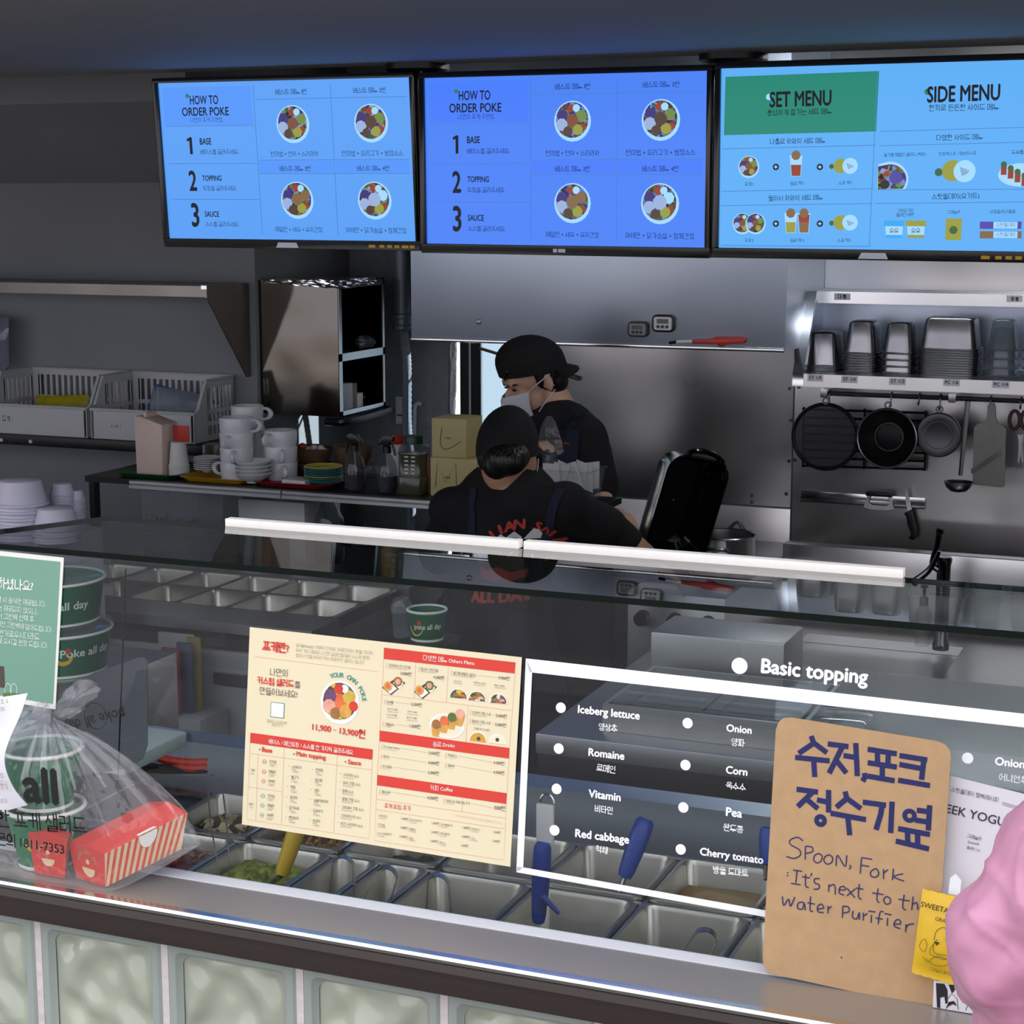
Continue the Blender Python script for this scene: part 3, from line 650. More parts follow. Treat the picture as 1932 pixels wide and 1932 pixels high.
def badges(t, p, W, H, right=True, mid='bar'):
    mb = MB()
    if mid == 'bar':
        mb.add([p.at(x, -H/2+y, 0.0095) for x, y in ((-0.035, 0.003), (0.03, 0.003), (0.024, 0.016), (-0.028, 0.016))], [(0, 1, 2, 3)]); mb.build('badge', MATS['badge_white'], t, smooth=False)
    else:
        for x in (-0.012, 0.001, 0.009): mb.obox(p.at(x, -H/2+0.011, 0.009), p.u*0.005, p.v*0.004, p.n*0.0006)
        mb.build('badge', MATS['badge_white'], t)
    if right:
        mb = MB()
        for i, x in enumerate((0.235, 0.262, 0.283, 0.303, 0.325, 0.344)): mb.obox(p.at(x, -H/2+0.010, 0.009), p.u*(0.009 if i in (0, 4) else 0.0065), p.v*0.0035, p.n*0.0006)
        mb.build('badge', MATS['badge_gold'], t)
t1, p1, f1, r1 = screen((-2.253, 4.0, 2.152), -0.003, 0.086, -0.005, W, H, 'leftmost hanging menu screen, pale blue HOW TO ORDER POKE page')
how_to(t1, r1, 'scr_a', 'scr_a2', t1, p1, f1, None, page_map(p1, r1), None, 'scr_food'); badges(t1, p1, W, H)
t2, p2, f2, r2 = screen((-1.507, 3.966, 2.145), -0.046, 0.027, -0.006, W, H, 'middle hanging menu screen, violet blue HOW TO ORDER POKE page')
how_to(t2, r2, 'scr_b', 'scr_b2', t2, p2, f2, None, page_map(p2, r2), None, 'scr_food_b'); badges(t2, p2, W, H, False, 'dots')
yw3 = -0.050; L3 = AY(1349, 305, 3.93); u3 = V(math.cos(yw3), math.sin(yw3), 0)
t3, p3, f3, r3 = screen(L3+u3*W/2, yw3, 0.027, -0.004, W, H, 'rightmost hanging menu screen with green SET MENU panel')
f3.build('display', MATS['scr_c'], t3, smooth=False); badges(t3, p3, W, H)
pr = Print(p3, 0.0006)
pr.poly('scr_green', [(1369, 145), (1366, 255), (1653, 248), (1659, 134)])
for a, b in (((1656, 134), (1640, 466)), ((1363, 281), (1652, 274)), ((1362, 361), (1648, 356)), ((1360, 388), (1645, 384)), ((1360, 463), (1640, 465)), ((1662, 248), (1945, 240)), ((1660, 275), (1945, 268)), ((1655, 358), (1945, 357)), ((1652, 384), (1945, 381))): pr.stroke('scr_line', [a, b], 1.2)
pr.disc('scr_white', 1451, 183, 6, off=0.0002); pr.disc('scr_dot', 1750, 173, 6, off=-0.0001)
for m, s, a, b, bd, ys in (('scr_ink', 'SET MENU', (1452, 202), (1569, 198), 0.025, 1.5), ('scr_ink', '풍성하게 즐기는 세트 메뉴', (1447, 217), (1570, 214), 0.008, 1), ('scr_ink', 'SIDE MENU', (1749, 193), (1887, 188), 0.025, 1.5), ('scr_ink', '한끼로 든든한 사이드 메뉴', (1753, 208), (1885, 206), 0.008, 1),
    ('scr_ink2', '나홀로 하와이 세트 메뉴', (1453, 271), (1558, 269), 0.008, 1), ('scr_ink2', '둘이서 하와이 세트 메뉴', (1450, 378), (1553, 376), 0.008, 1), ('scr_ink2', '다양한 사이드 메뉴', (1767, 264), (1855, 262), 0.008, 1), ('scr_ink2', '스윗올데이(요거트)', (1758, 375), (1848, 373), 0.008, 1),
    ('scr_ink2', '들기름 메밀면 샐러드 (육회)', (1668, 295), (1747, 293), 0.006, 1), ('scr_ink2', '단호박스프 / 양송이스프', (1772, 293), (1842, 291), 0.006, 1), ('scr_ink2', '두부롤 4종', (1909, 290), (1945, 289), 0.006, 1),
    ('scr_ink2', '포케 1', (1405, 350), (1421, 350), 0.006, 1), ('scr_ink2', '음료 택 1', (1491, 349), (1516, 348), 0.006, 1), ('scr_ink2', '스프 택 1', (1582, 348), (1607, 347), 0.006, 1),
    ('scr_ink2', '포케 2', (1405, 456), (1422, 456), 0.006, 1), ('scr_ink2', '음료 택 2', (1491, 456), (1517, 456), 0.006, 1), ('scr_ink2', '스프 택 1', (1580, 456), (1605, 456), 0.006, 1),
    ('scr_ink2', '그릭요거트', (1693, 400), (1724, 399), 0.006, 1), ('scr_ink2', '플레인/레몬', (1691, 408), (1725, 407), 0.006, 1), ('scr_ink2', '그래놀라', (1787, 403), (1812, 402), 0.006, 1), ('scr_ink2', '사양꿀/트러플꿀', (1868, 402), (1916, 401), 0.006, 1)):
    pr.text(m, s, a, b, bd, ys)
bowl_print(pr, 1413, 315, 21, 'scr_food', 'scr_white', BOWL, seed=4)
bowl_print(pr, 1401, 422, 20, 'scr_food', 'scr_white', BOWL, seed=5); bowl_print(pr, 1426, 422, 20, 'scr_food', 'scr_white', BOWL, off=0.0012, seed=6)
for y in (316, 423):
    for x in (1464, 1547): pr.disc('scr_ink', x, y-1, 6.2); pr.stroke('scr_white', [(x-3.2, y-1), (x+3.2, y-1)], 2, 0.0004); pr.stroke('scr_white', [(x, y-4.2), (x, y+2.2)], 2, 0.0004)
def cup_print(x, y0, y1, w, a, b):
    pr.poly('scr_white', [(x-w, y0), (x-w*0.75, y1), (x+w*0.75, y1), (x+w, y0)]); m = y0+(y1-y0)*0.45
    pr.poly(a, [(x-w*.9, y0+3), (x-w*.8, m), (x+w*.8, m), (x+w*.9, y0+3)], 0.0002); pr.poly(b, [(x-w*.8, m), (x-w*.68, y1-1), (x+w*.68, y1-1), (x+w*.8, m)], 0.0002); pr.disc('scr_tan', x, y0, w*0.8, off=0.0003, n=7)
cup_print(1502, 293, 333, 12, 'scr_white', 'scr_red'); cup_print(1492, 402, 440, 12, 'scr_white', 'scr_yellow'); cup_print(1517, 402, 440, 12, 'scr_red', 'scr_tan')
for x, y in ((1586, 313), (1586, 420)):
    pr.disc('scr_yellow', x, y, 14); pr.disc('scr_white', x+18, y, 15, off=0.0004); pr.disc('scr_leaf', x-17, y+1, 5, n=7)
    for k in range(5): pr.stroke('scr_ink2', [(x+12+k*3, y-5+k), (x+16+k*2, y+6-k)], 0.8, 0.0008)
pr.disc('scr_yellow', 1797, 322, 20); pr.disc('scr_white', 1820, 323, 21, off=0.0004); pr.disc('scr_leaf', 1771, 325, 8, n=7)
for k in range(6): pr.stroke('scr_ink2', [(1812+k*3, 315+k), (1816+k*2, 332-k)], 0.9, 0.0008)
# salad cut off by the table cell, rolls on a plate, yogurt tubs, pouch, sticks
pts = [(1655, 357), (1657, 310)]+[(1680+34*math.cos(t), 338-33*math.sin(t)) for t in np.linspace(1.9, -0.6, 12)]+[(1706, 357)]
pr.poly('scr_white', pts, -0.0001)
pts = [(1656, 357), (1657, 314)]+[(1680+30*math.cos(t), 338-28*math.sin(t)) for t in np.linspace(1.9, -0.7, 12)]
pr.poly('scr_food', pts); pr.disc('scr_violet', 1690, 335, 13, off=0.0003, n=8); pr.disc('scr_dark', 1670, 348, 9, off=0.0003, n=8); pr.disc('scr_red', 1673, 328, 6, off=0.0003, n=8)
pr.disc('scr_white', 1925, 330, 22, sq=1.9)
for k in range(4): pr.rect('scr_red', 1889+13*k, 312+7*k, 1899+13*k, 330+7*k, 0.0003); pr.disc('scr_leaf', 1894+13*k, 310+7*k, 6, off=0.0005, n=7)
for x, m in ((1687, 'scr_cyan'), (1728, 'scr_yellow')): pr.poly('scr_white', [(x-17, 424), (x-15, 448), (x+15, 448), (x+17, 424)]); pr.rect(m, x-19, 416, x+19, 427, 0.0003); pr.rect(m, x-15, 443, x+15, 449, 0.0003); pr.text('scr_ink2', '우유', (x-9, 439), (x+9, 438), 0.01)
pr.poly('scr_yellow', [(1785, 412), (1783, 453), (1813, 453), (1815, 412)]); pr.disc('scr_leaf', 1799, 434, 8, off=0.0003, n=8)
for y, m in ((419, 'scr_violet'), (437, 'scr_tan')): pr.rect(m, 1849, y-1, 1874, y+13); pr.rect(m, 1920, y-1, 1927, y+13); pr.rect('scr_white', 1874, y, 1920, y+12, -0.0001); pr.text('scr_ink2', '스윗올데이', (1879, y+8), (1915, y+8))
pr.build(t3, {k: 'lettering' if 'ink' in k else 'page_rule' if k == 'scr_line' else 'green_panel' if k == 'scr_green' else 'printed_picture' for k in MATS})
# ceiling flanges and drop posts
for i, (px, lab) in enumerate(((788, 'ceiling flange and post between left and middle screens'), (1384, 'ceiling flange and post between middle and right screens'))):
    p = AZ(px, 121 if i == 0 else 102, ZC)
    t = thing('ceiling_mount', lab, 'screen mount', (p[0], p[1], ZC-0.06), group='screen mounts')
    MB().lathe([(0.030, ZC-0.026), (0.066, ZC-0.022), (0.078, ZC-0.014), (0.078, ZC-0.0002)], 32, (p[0], p[1], 0)).build('flange', MATS['black_plastic'], t)
    for a, b in circ(4, 0.06, 0.6): MB().lathe([(0.005, ZC-0.028), (0.005, ZC-0.022)], 6, (p[0]+a, p[1]+b, 0)).build('bolt', MATS['steel_dark'], t)
    MB().lathe([(0.026, ZC-0.07), (0.024, ZC-0.026)], 20, (p[0], p[1]+0.01, 0)).build('post', MATS['steel_dark'], t)
# ------------------------------------------------------------------ helpers for upright things against the back wall
def FP(Y): return Pl((0, Y, 0), (1, 0, 0), (0, 0, 1))
def fbox(x0, y0, x1, y1, Y, d):
    """box whose front face (at depth Y) shows between the two photo corners"""
    xm, ym = (x0+x1)/2, (y0+y1)/2
    a, b, c, e = AY(x0, ym, Y)[0], AY(x1, ym, Y)[0], AY(xm, y1, Y)[2], AY(xm, y0, Y)[2]
    return (a, Y, c), (b, Y+d, e)
def mpp(px, py, Y): return abs(AY(px, py+1, Y)[2]-AY(px, py, Y)[2])
mat('red_plastic', '#b8342a', 0.35); mat('grey_plastic', '#8d8f90', 0.4); mat('lcd', '#39403c', 0.2); mat('dark_grey', '#33353a', 0.5); mat('ink_black', '#141416', 0.5, var=0)
mat('iron_black', '#1d1e20', 0.42, 0.5, var=0.12); mat('pan_grey', '#5a5a5e', 0.35, 0.7, var=0.1); mat('label_paper', '#c9ccd2', 0.6, var=0.04)
glassy('mesh_screen', (0.62, 0.62, 0.64), ior=1.2, haze=0.45, hcol=(0.22, 0.22, 0.24)); glassy('smoke_plastic', (0.62, 0.66, 0.70), ior=1.45, haze=0.25, hcol=(0.45, 0.5, 0.55))
# ------------------------------------------------------------------ extractor hood
YH = 5.55
hx0, hx1 = AY(775, 560, YH)[0], AY(1481, 600, YH)[0]; hz = (AY(774, 643, YH)[2]+AY(1474, 665, YH)[2])/2
t = thing('extractor_hood', 'wide brushed steel extractor hood on the back wall behind the screens', 'range hood', ((hx0+hx1)/2, YH, hz))
MB().box((hx0, YH, hz), (hx1, YH+0.012, ZR-0.005)).build('front_panel', MATS['steel_hood'], t, bevel=0.002)
MB().box((hx1-0.012, YH+0.0125, hz), (hx1, YB-0.008, ZR-0.005)).build('side_panel', MATS['steel_hood'], t)
MB().box((hx0, YH+0.0125, hz), (hx0+0.012, YB-0.008, ZR-0.005)).build('side_panel', MATS['steel_hood'], t)
MB().box((hx0+0.013, YH+0.013, hz+0.05), (hx1-0.013, YB-0.008, hz+0.06)).build('filter_plate', MATS['steel_dark'], t)
MB().box((hx0, YH-0.006, hz), (hx1, YH-0.0003, hz+0.012)).build('lip', MATS['steel_bright'], t, bevel=0.002)
c = AY(903, 607, YH); MB().lathe([(0.009, 0), (0.009, 0.003), (0.006, 0.004)], 16, c, ax=((1, 0, 0), (0, 0, 1), (0, -1, 0))).build('rivet', MATS['steel_dark'], t)
def kitchen_timer(x0, y0, x1, y1, cols, label):
    lo, hi = fbox(x0, y0, x1, y1, YH-0.02, 0.0195); w, h = hi[0]-lo[0], hi[2]-lo[2]; cx, cz = (lo[0]+hi[0])/2, (lo[2]+hi[2])/2
    t = thing('kitchen_timer', label, 'timer', (cx, lo[1], lo[2]), group='timers stuck on the hood')
    ax = (cx, YH-0.001, cz), (1, 0, 0), (0, 0, 1), (0, -1, 0)
    MB().prism(rrect(w, h, h*0.28), *ax, 0.016).build('body', MATS[cols[0]], t, bevel=0.002)
    MB().prism(rrect(w*0.8, h*0.76, h*0.14), (cx, YH-0.0171, cz), *ax[1:], 0.002).build('face', MATS[cols[1]], t)
    MB().prism(rrect(w*0.52, h*0.26, 0.002), (cx, YH-0.0192, cz+h*0.13), *ax[1:], 0.001).build('display', MATS['lcd'], t)
    for k in (-1, 0, 1): MB().prism(circ(12, w*0.07), (cx+k*w*0.2, YH-0.0192, cz-h*0.18), *ax[1:], 0.003).build('button', MATS['black_plastic'], t)
kitchen_timer(1183, 607, 1221, 636, ('dark_grey', 'grey_plastic'), 'grey kitchen timer stuck on hood, left of the pair'); kitchen_timer(1229, 594, 1271, 627, ('black_plastic', 'white_plastic'), 'white faced black rimmed kitchen timer on hood, right of the pair')
fp = FP(YH-0.004); c = fp.hit(1340, 644)
t = thing('gas_lighter', 'red handled long gas lighter held on the hood', 'lighter', c)
def outline(fp, pts): return [fp.ab(*p) for p in pts]
MB().prism(outline(fp, [(1308, 641), (1345, 639), (1352, 635), (1406, 636), (1409, 641), (1406, 647), (1372, 649), (1366, 653), (1358, 653), (1354, 649), (1308, 648)]), fp.O, fp.u, fp.v, fp.n, 0.016).build('handle', MATS['red_plastic'], t, bevel=0.002)
a, b = fp.hit(1278, 645)+fp.n*0.008, fp.hit(1308, 644)+fp.n*0.008
MB().tube([a, b], 0.006, 10).build('barrel', MATS['white_plastic'], t); MB().tube([fp.hit(1264, 647)+fp.n*0.008, a], 0.0045, 8).build('nozzle', MATS['black_plastic'], t)
# ------------------------------------------------------------------ steel wall shelf on the right, labels, stacked food pans
YS0, YS1 = 5.70, 5.86
zs0 = AY(1510, 705, YS0)[2]; zs1 = AY(1520, 549, YS1)[2]; sx0 = AY(1496, 715, YS0)[0]; sx1 = sx0+1.5
rk = thing('steel_wall_shelf', 'steel wall shelf at right holding upturned food pans', 'shelf', (sx0+0.7, YS0, zs0-0.05))
MB().box((sx0, YS0, zs0-0.004), (sx1, YB-0.01, zs0)).build('board', MATS['steel'], rk)
zl0 = AY(1510, 729, YS0)[2]
MB().box((sx0, YS0-0.002, zl0), (sx1, YS0, zs0)).build('front_rail', MATS['steel_wall'], rk)
MB().box((sx0, YS1-0.002, AY(1520, 571, YS1)[2]), (sx1, YS1, zs1)).build('front_rail', MATS['steel_bright'], rk)
MB().box((sx0, YS1, zs1-0.004), (sx1, YB-0.01, zs1)).build('board', MATS['steel'], rk)
MB().prism([(YS0-0.003, zl0), (YS0-0.003, zs0), (YS1-0.003, zs1), (YB-0.01, zs1), (YB-0.01, zl0)], (sx0-0.002, 0, 0), (0, 1, 0), (0, 0, 1), (1, 0, 0), 0.002).build('side_plate', MATS['steel'], rk)
MB().prism([(YS0-0.004, zl0), (YS0-0.004, zs0), (YS1-0.004, zs1), (YS1+0.01, zs1), (YS0+0.012, zl0)], (sx0, 0, 0), (0, 1, 0), (0, 0, 1), (1, 0, 0), 0.035).build('side_flange', MATS['steel_bright'], rk)
MB().box((sx0, YB-0.012, zs0), (sx1, YB-0.0075, zs1-0.005)).build('back_plate', MATS['steel_hood'], rk)
mb = MB(); pr = Print(FP(YS0-0.003)); pr2 = Print(FP(YS1-0.003))
for s, x0, x1, y in (('ST 1/9', 1527, 1550, 715), ('ST 1/6', 1591, 1615, 718), ('ST 1/3', 1681, 1706, 722), ('PC 1/6', 1783, 1808, 724), ('PC 1/4', 1875, 1902, 728)):
    pr.poly('label_paper', [(x0-3, y-9), (x0-4, y+4), (x1+2, y+5), (x1+3, y-8)], -0.0004); pr.text('ink_black', s, (x0, y), (x1, y+0.6), 0.012)
for s, x0, x1, y in (('大', 1580, 1600, 562), ('中', 1905, 1925, 566)):
    pr2.poly('label_paper', [(x0-6, y-9), (x0-6, y+4), (x1+4, y+4), (x1+4, y-8)], -0.0004)
pr2.text('ink_black', '대 통', (1581, 562), (1597, 562.5), 0.02); pr2.text('ink_black', '중 통', (1907, 566), (1922, 566.5), 0.02)
pr.build(rk, {'label_paper': 'paper_label', 'ink_black': 'lettering'}); pr2.build(rk, {'label_paper': 'paper_label', 'ink_black': 'lettering'})
def gn_pan(w, d, h, m, name, r=0.022):
    """upturned food pan, rim down at z=0"""
    mb = MB(); R = lambda a, b, z, q: [(x, y, z) for x, y in rrect(a, b, q, 4)]
    t = 0.012
    rows = [R(w-0.006, d-0.006, 0.003, r), R(w, d, 0.0, r+0.004), R(w+0.004, d+0.004, 0.003, r+0.004), R(w, d, 0.006, r+0.004), R(w-t, d-t, 0.007, r), R(w-t-0.010, d-t-0.010, h*0.5, r), R(w-t-0.016, d-t-0.016, h-0.016, r), R(w-t-0.022, d-t-0.022, h-0.005, r*0.9), R(w-t-0.04, d-t-0.04, h, r*0.7)]
    mb.grid(rows, closed_u=True); k = len(mb.v)-len(rows[-1]); mb.f.append(list(range(k, len(mb.v)))); mb.mi.append(0)
    return mb.build(name, m, None, local=True)
mat('steel_pan', (0.36, 0.36, 0.38), 0.24, 1.0, var=0.1, scale=14)
stacks = [(1512, 1583, 628, 704, 0.17, 4, 0.005, 'steel_pan', 'short dark steel food pan in the leftmost stack'), (1586, 1656, 607, 706, 0.15, 8, 0.0085, 'steel_pan', 'tall narrow steel food pan in the stack labelled one sixth'),
          (1658, 1727, 610, 708, 0.15, 4, 0.021, 'steel_pan', 'steel food pan in the loose stack of four'), (1728, 1848, 601, 713, 0.16, 11, 0.0080, 'steel_pan', 'wide steel food pan in the widest stack on the shelf'), (1856, 1921, 604, 716, 0.14, 4, 0.028, 'smoke_plastic', 'clear plastic food pan in the see-through stack'), (1926, 1990, 606, 718, 0.14, 4, 0.028, 'smoke_plastic', 'clear plastic food pan stacked at the frame edge')]
for x0, x1, y0, y1, d, n, pit, m, lab in stacks:
    Yp = 5.79; xa, xb = AY(x0, (y0+y1)/2, Yp)[0], AY(x1, (y0+y1)/2, Yp)[0]; w = (xb-xa)*0.93
    ht = AY((x0+x1)/2, y0, Yp)[2]-zs0; h = ht-pit*(n-1)
    p = gn_pan(w, d, h, MATS[m], 'food_pan'); grp = lab+'s'
    ORD = ['topmost', 'second from the top', 'third from the top', 'fourth from the top', 'fifth from the top', 'sixth from the top', 'seventh from the top', 'eighth from the top', 'ninth from the top', 'tenth from the top', 'lowest']
    pl_ = lambda i: (lab+', '+(ORD[n-1-i] if i else 'lowest'))
    tag(p, pl_(0), 'food pan', 'upturned food pans on the steel wall shelf')
    p.location = ((xa+xb)/2, Yp+d/2, zs0+0.0005)
    for i in range(1, n): q = p.copy(); COL.objects.link(q); q.location = ((xa+xb)/2+random.uniform(-.0008, .0008), Yp+d/2, zs0+0.0005+pit*i); q['label'] = pl_(i)
    # names of the kind come with the copies
# ------------------------------------------------------------------ hanging rail with pans and tools
YR = 5.97
ra, rb = AY(1553, 735, YR), AY(1960, 750, YR); rb = V(rb[0], YR, ra[2]); ra = V(ra[0], YR, ra[2]-0.012); rb[2] = ra[2]
t = thing('hanging_rail', 'dark tube rail with hooks under the steel wall shelf', 'rail', ra)
MB().tube([ra, rb], 0.008, 10).build('tube', MATS['steel_dark'], t)
for px in (1555, 1797):
    p = AY(px, 742, YR); MB().box((p[0]-0.012, YR-0.008, ra[2]-0.014), (p[0]+0.012, YB-0.008, ra[2]+0.022)).build('bracket', MATS['steel'], t, bevel=0.002)
def hook(px, ylow):
    x = AY(px, 760, YR)[0]; z = AY(px, ylow, YR)[2]
    MB().tube(smooth_path([(x, YR+0.01, ra[2]+0.004), (x, YR, ra[2]+0.012), (x, YR-0.012, ra[2]), (x, YR-0.013, z+0.02), (x, YR-0.017, z+0.004), (x, YR-0.024, z), (x, YR-0.029, z+0.008)], 4), 0.003, 6).build('hook', MATS['steel_dark'], t)
for px, y in ((1566, 760), (1682, 768), (1735, 762), (1775, 772), (1870, 772), (1927, 770)): hook(px, y)
# wire grid behind the pans
t = thing('wire_grid', 'black wire grid fixed to the steel wall behind hanging pans', 'rack', AY(1628, 890, YB-0.03))
fp = FP(YB-0.03)
for i in range(8):
    y = 772+15.2*i; MB().tube([fp.hit(1514, y), fp.hit(1746, y+7)], 0.0042, 6).build('bar', MATS['iron_black'], t)
for x in (1515, 1630, 1745): MB().tube([fp.hit(x+1, 768+(x-1515)*0.03)+V(0, .006, 0), fp.hit(x-1, 882+(x-1515)*0.03)+V(0, .006, 0)], 0.004, 6).build('upright', MATS['iron_black'], t)
AXF = ((1, 0, 0), (0, 0, 1), (0, -1, 0))
def hang_ring(t, c, r, m): MB().tube([c+V(a, -0.006, b) for a, b in circ(12, r)], 0.003, 6, closed=True).build('hang_ring', m, t)
def round_pan(px, py, rp, Y, prof, m, rim, name, label, ring):
    c = AY(px, py, Y); k = mpp(px, py, Y)*rp
    t = thing(name, label, 'pan', c-V(0, 0, k), group='pans hung on the rail')
    return t, c, k
t, c, k = round_pan(1557, 824, 61, YR-0.03, None, None, None, 'pizza_screen', 'round mesh pizza screen with dark rim hanging on rail', None)
MB().lathe([(k*0.97, -0.001), (k*0.97, 0.001)], 48, c, ax=AXF).build('mesh', MATS['mesh_screen'], t)
MB().tube([c+V(a, 0, b) for a, b in circ(48, k)], 0.0065, 8, closed=True).build('rim', MATS['iron_black'], t); hang_ring(t, c+V(0, 0, k+0.012), 0.010, MATS['steel_dark'])
t, c, k = round_pan(1676, 825, 55, YR-0.03, None, None, None, 'wok', 'black iron wok hanging in the middle of the rail', None)
MB().lathe([(k, 0.03), (k*1.0, 0.027), (k*0.78, 0.002), (k*0.5, -0.018), (k*0.46, -0.016), (k*0.02, -0.016)], 48, c, ax=AXF, cap0=False).build('bowl', MATS['iron_black'], t)
MB().tube([c+V(a, -0.028, b) for a, b in circ(48, k)], 0.004, 8, closed=True).build('rim', MATS['steel_dark'], t)
MB().tube([c+V(a, 0.013, b) for a, b in circ(40, k*0.48)], 0.0025, 6, closed=True).build('base_ring', MATS['pan_grey'], t); hang_ring(t, c+V(0, -0.02, k+0.012), 0.010, MATS['steel_dark'])
t, c, k = round_pan(1772, 820, 42, YR-0.03, None, None, None, 'small_pan', 'small grey round pan hanging right of the wok', None)
MB().lathe([(k, 0.0), (k, 0.012), (k*0.95, 0.016), (k*0.7, 0.018), (k*0.62, 0.016), (k*0.02, 0.016)], 40, c, ax=AXF, cap0=True).build('dish', MATS['pan_grey'], t)
MB().tube([c+V(a, -0.018, b) for a, b in circ(40, k*0.62)], 0.0015, 6, closed=True).build('base_ring', MATS['steel_dark'], t); hang_ring(t, c+V(0, -0.01, k+0.012), 0.010, MATS['steel_dark'])
# ladle
Yl = YR-0.035; a, b = AY(1826, 757, Yl), AY(1812, 897, Yl); c = AY(1810, 912, Yl)
t = thing('ladle', 'steel soup ladle hanging by its long handle', 'ladle', c-V(0, 0, 0.04))
MB().tube([a, b], [0.009, 0.007], 8).build('handle', MATS['steel_dark'], t)
MB().lathe([(0.046, 0.0), (0.046, 0.003), (0.040, -0.015), (0.026, -0.028), (0.004, -0.033)][::-1]+[(0.043, 0.0), (0.03, -0.02)], 24, c+V(0, -0.02, 0.006)).build('bowl', MATS['steel_dark'], t)
# slicing board
fp = FP(YR-0.03); t = thing('slicer_board', 'pale paddle shaped mandoline slicer hanging on rail', 'slicer', fp.hit(1866, 918))
mat('slicer_plastic', '#a3a19a', 0.5, var=0.10, scale=10)
MB().prism(outline(fp, [(1836, 913), (1838, 806), (1845, 799), (1860, 796), (1863, 785), (1864, 765), (1868, 760), (1876, 760), (1879, 766), (1880, 788), (1884, 799), (1893, 802), (1899, 808), (1896, 916), (1892, 919)]), fp.O, fp.u, fp.v, fp.n, 0.012).build('paddle', MATS['slicer_plastic'], t, bevel=0.002)
mb = MB(); mb.prism(outline(fp, [(1834, 893), (1833, 884), (1891, 846), (1892, 857)]), fp.O+fp.n*0.013, fp.u, fp.v, fp.n, 0.004); mb.build('blade', MATS['steel_bright'], t)
# scissors at the frame edge
t = thing('kitchen_scissors', 'scissors with dark red handles hanging at right frame edge', 'scissors', fp.hit(1928, 875)); mat('dark_red', '#4a1a1c', 0.4)
for sx in (-1, 1):
    cc = fp.hit(1926+sx*11, 792); MB().tube([cc+V(0.016*math.cos(q), -0.01, 0.030*math.sin(q)) for q in np.linspace(0, 2*PI, 16)[:-1]], 0.006, 6, closed=True).build('handle', MATS['dark_red'], t)
    MB().prism(outline(fp, [(1926+sx*6, 818), (1926-sx*2, 822), (1926-sx*5, 872), (1926-sx*3, 874), (1926+sx*4, 830)]), fp.O+fp.n*(0.008+0.002*sx), fp.u, fp.v, fp.n, 0.0018).build('blade', MATS['steel'], t)
# magnetic knife bar, peeler on it, knife
fp = FP(YB-0.02); a, b = fp.ab(1510, 940), fp.ab(1745, 946)
t = thing('knife_bar', 'magnetic steel knife bar fixed on the steel wall', 'knife rack', fp.hit(1628, 955))
zc = (a[1]+b[1])/2; hh = mpp(1628, 940, YB)*11
MB().box((a[0], YB-0.02, zc-hh), (b[0], YB-0.007, zc+hh)).build('bar', MATS['steel_bright'], t, bevel=0.002); MB().box((a[0], YB-0.0215, zc-hh*0.95), (b[0], YB-0.0203, zc-hh*0.8)).build('edge_strip', MATS['dark_grey'], t)
p = fp.hit(1660, 942)
t = thing('scraper', 'small steel hand scraper with black grip held on knife bar', 'scraper', p-V(0, 0, 0.03))
MB().box((p[0]-0.045, YB-0.045, p[2]+0.012), (p[0]+0.045, YB-0.028, p[2]+0.028)).build('grip', MATS['black_plastic'], t, bevel=0.004)
fo = [(-0.040, 0.012), (-0.052, -0.028), (-0.03, -0.034), (0.03, -0.034), (0.052, -0.028), (0.040, 0.012), (0.030, 0.012), (0.036, -0.012), (0.024, -0.020), (-0.024, -0.020), (-0.036, -0.012), (-0.030, 0.012)]
MB().prism(fo, (p[0], YB-0.028, p[2]), (1, 0, 0), (0, 0, 1), (0, -1, 0), 0.006).build('frame', MATS['steel'], t)
fp = FP(YB-0.032)
t = thing('kitchen_knife', 'narrow knife with curved black handle held on knife bar', 'knife', fp.hit(1720, 1018))
MB().prism(outline(fp, [(1708, 919), (1712, 925), (1721, 962), (1713, 966), (1709, 948)]), fp.O, fp.u, fp.v, fp.n, 0.002).build('blade', MATS['steel_bright'], t)
MB().prism(outline(fp, [(1706, 968), (1720, 960), (1724, 975), (1730, 1000), (1730, 1012), (1726, 1018), (1717, 1017), (1716, 1013), (1720, 1008), (1713, 988), (1711, 975)]), fp.O-fp.n*0.004, fp.u, fp.v, fp.n, 0.016).build('handle', MATS['black_plastic'], t, bevel=0.003)
# ------------------------------------------------------------------ sink unit, faucet, soap
Yk = 5.80; lo, hi = fbox(1476, 1026, 1726, 1200, Yk, 0.2); zk = AY(1600, 1034, Yk)[2]; xk = AY(1476, 1060, Yk)[0]
t = thing('sink_unit', 'stainless sink unit with upstand along the back wall', 'sink', (xk+0.5, 5.4, 0))
MB().box((xk, Yk, zk-0.25), (xk+1.7, Yk+0.06, zk)).build('upstand', MATS['steel_wall'], t, bevel=0.003)
MB().box((xk, 5.25, 0.001), (xk+1.7, Yk-0.001, zk-0.30)).build('cabinet', MATS['steel'], t)
mb = MB()
for x0, y0, x1, y1 in ((xk, 5.2, xk+1.7, 5.27), (xk, 5.68, xk+1.7, Yk-0.001), (xk, 5.27, xk+0.12, 5.68), (xk+0.62, 5.27, xk+1.7, 5.68)): mb.box((x0, y0, zk-0.299), (x1, y1, zk-0.27))
mb.build('worktop', MATS['steel_wall'], t)
MB().box((xk+0.121, 5.271, zk-0.45), (xk+0.619, 5.679, zk-0.44)).build('basin_floor', MATS['steel_dark'], t)
p = AY(1780, 1090, 5.62)
t = thing('kitchen_faucet', 'dark chrome faucet with lifted lever at the sink', 'faucet', (p[0], 5.62, zk-0.27)); mat('chrome_dark', (0.10, 0.11, 0.11), 0.12, 1.0, var=0.05)
z0 = AY(1780, 1055, 5.62)[2]
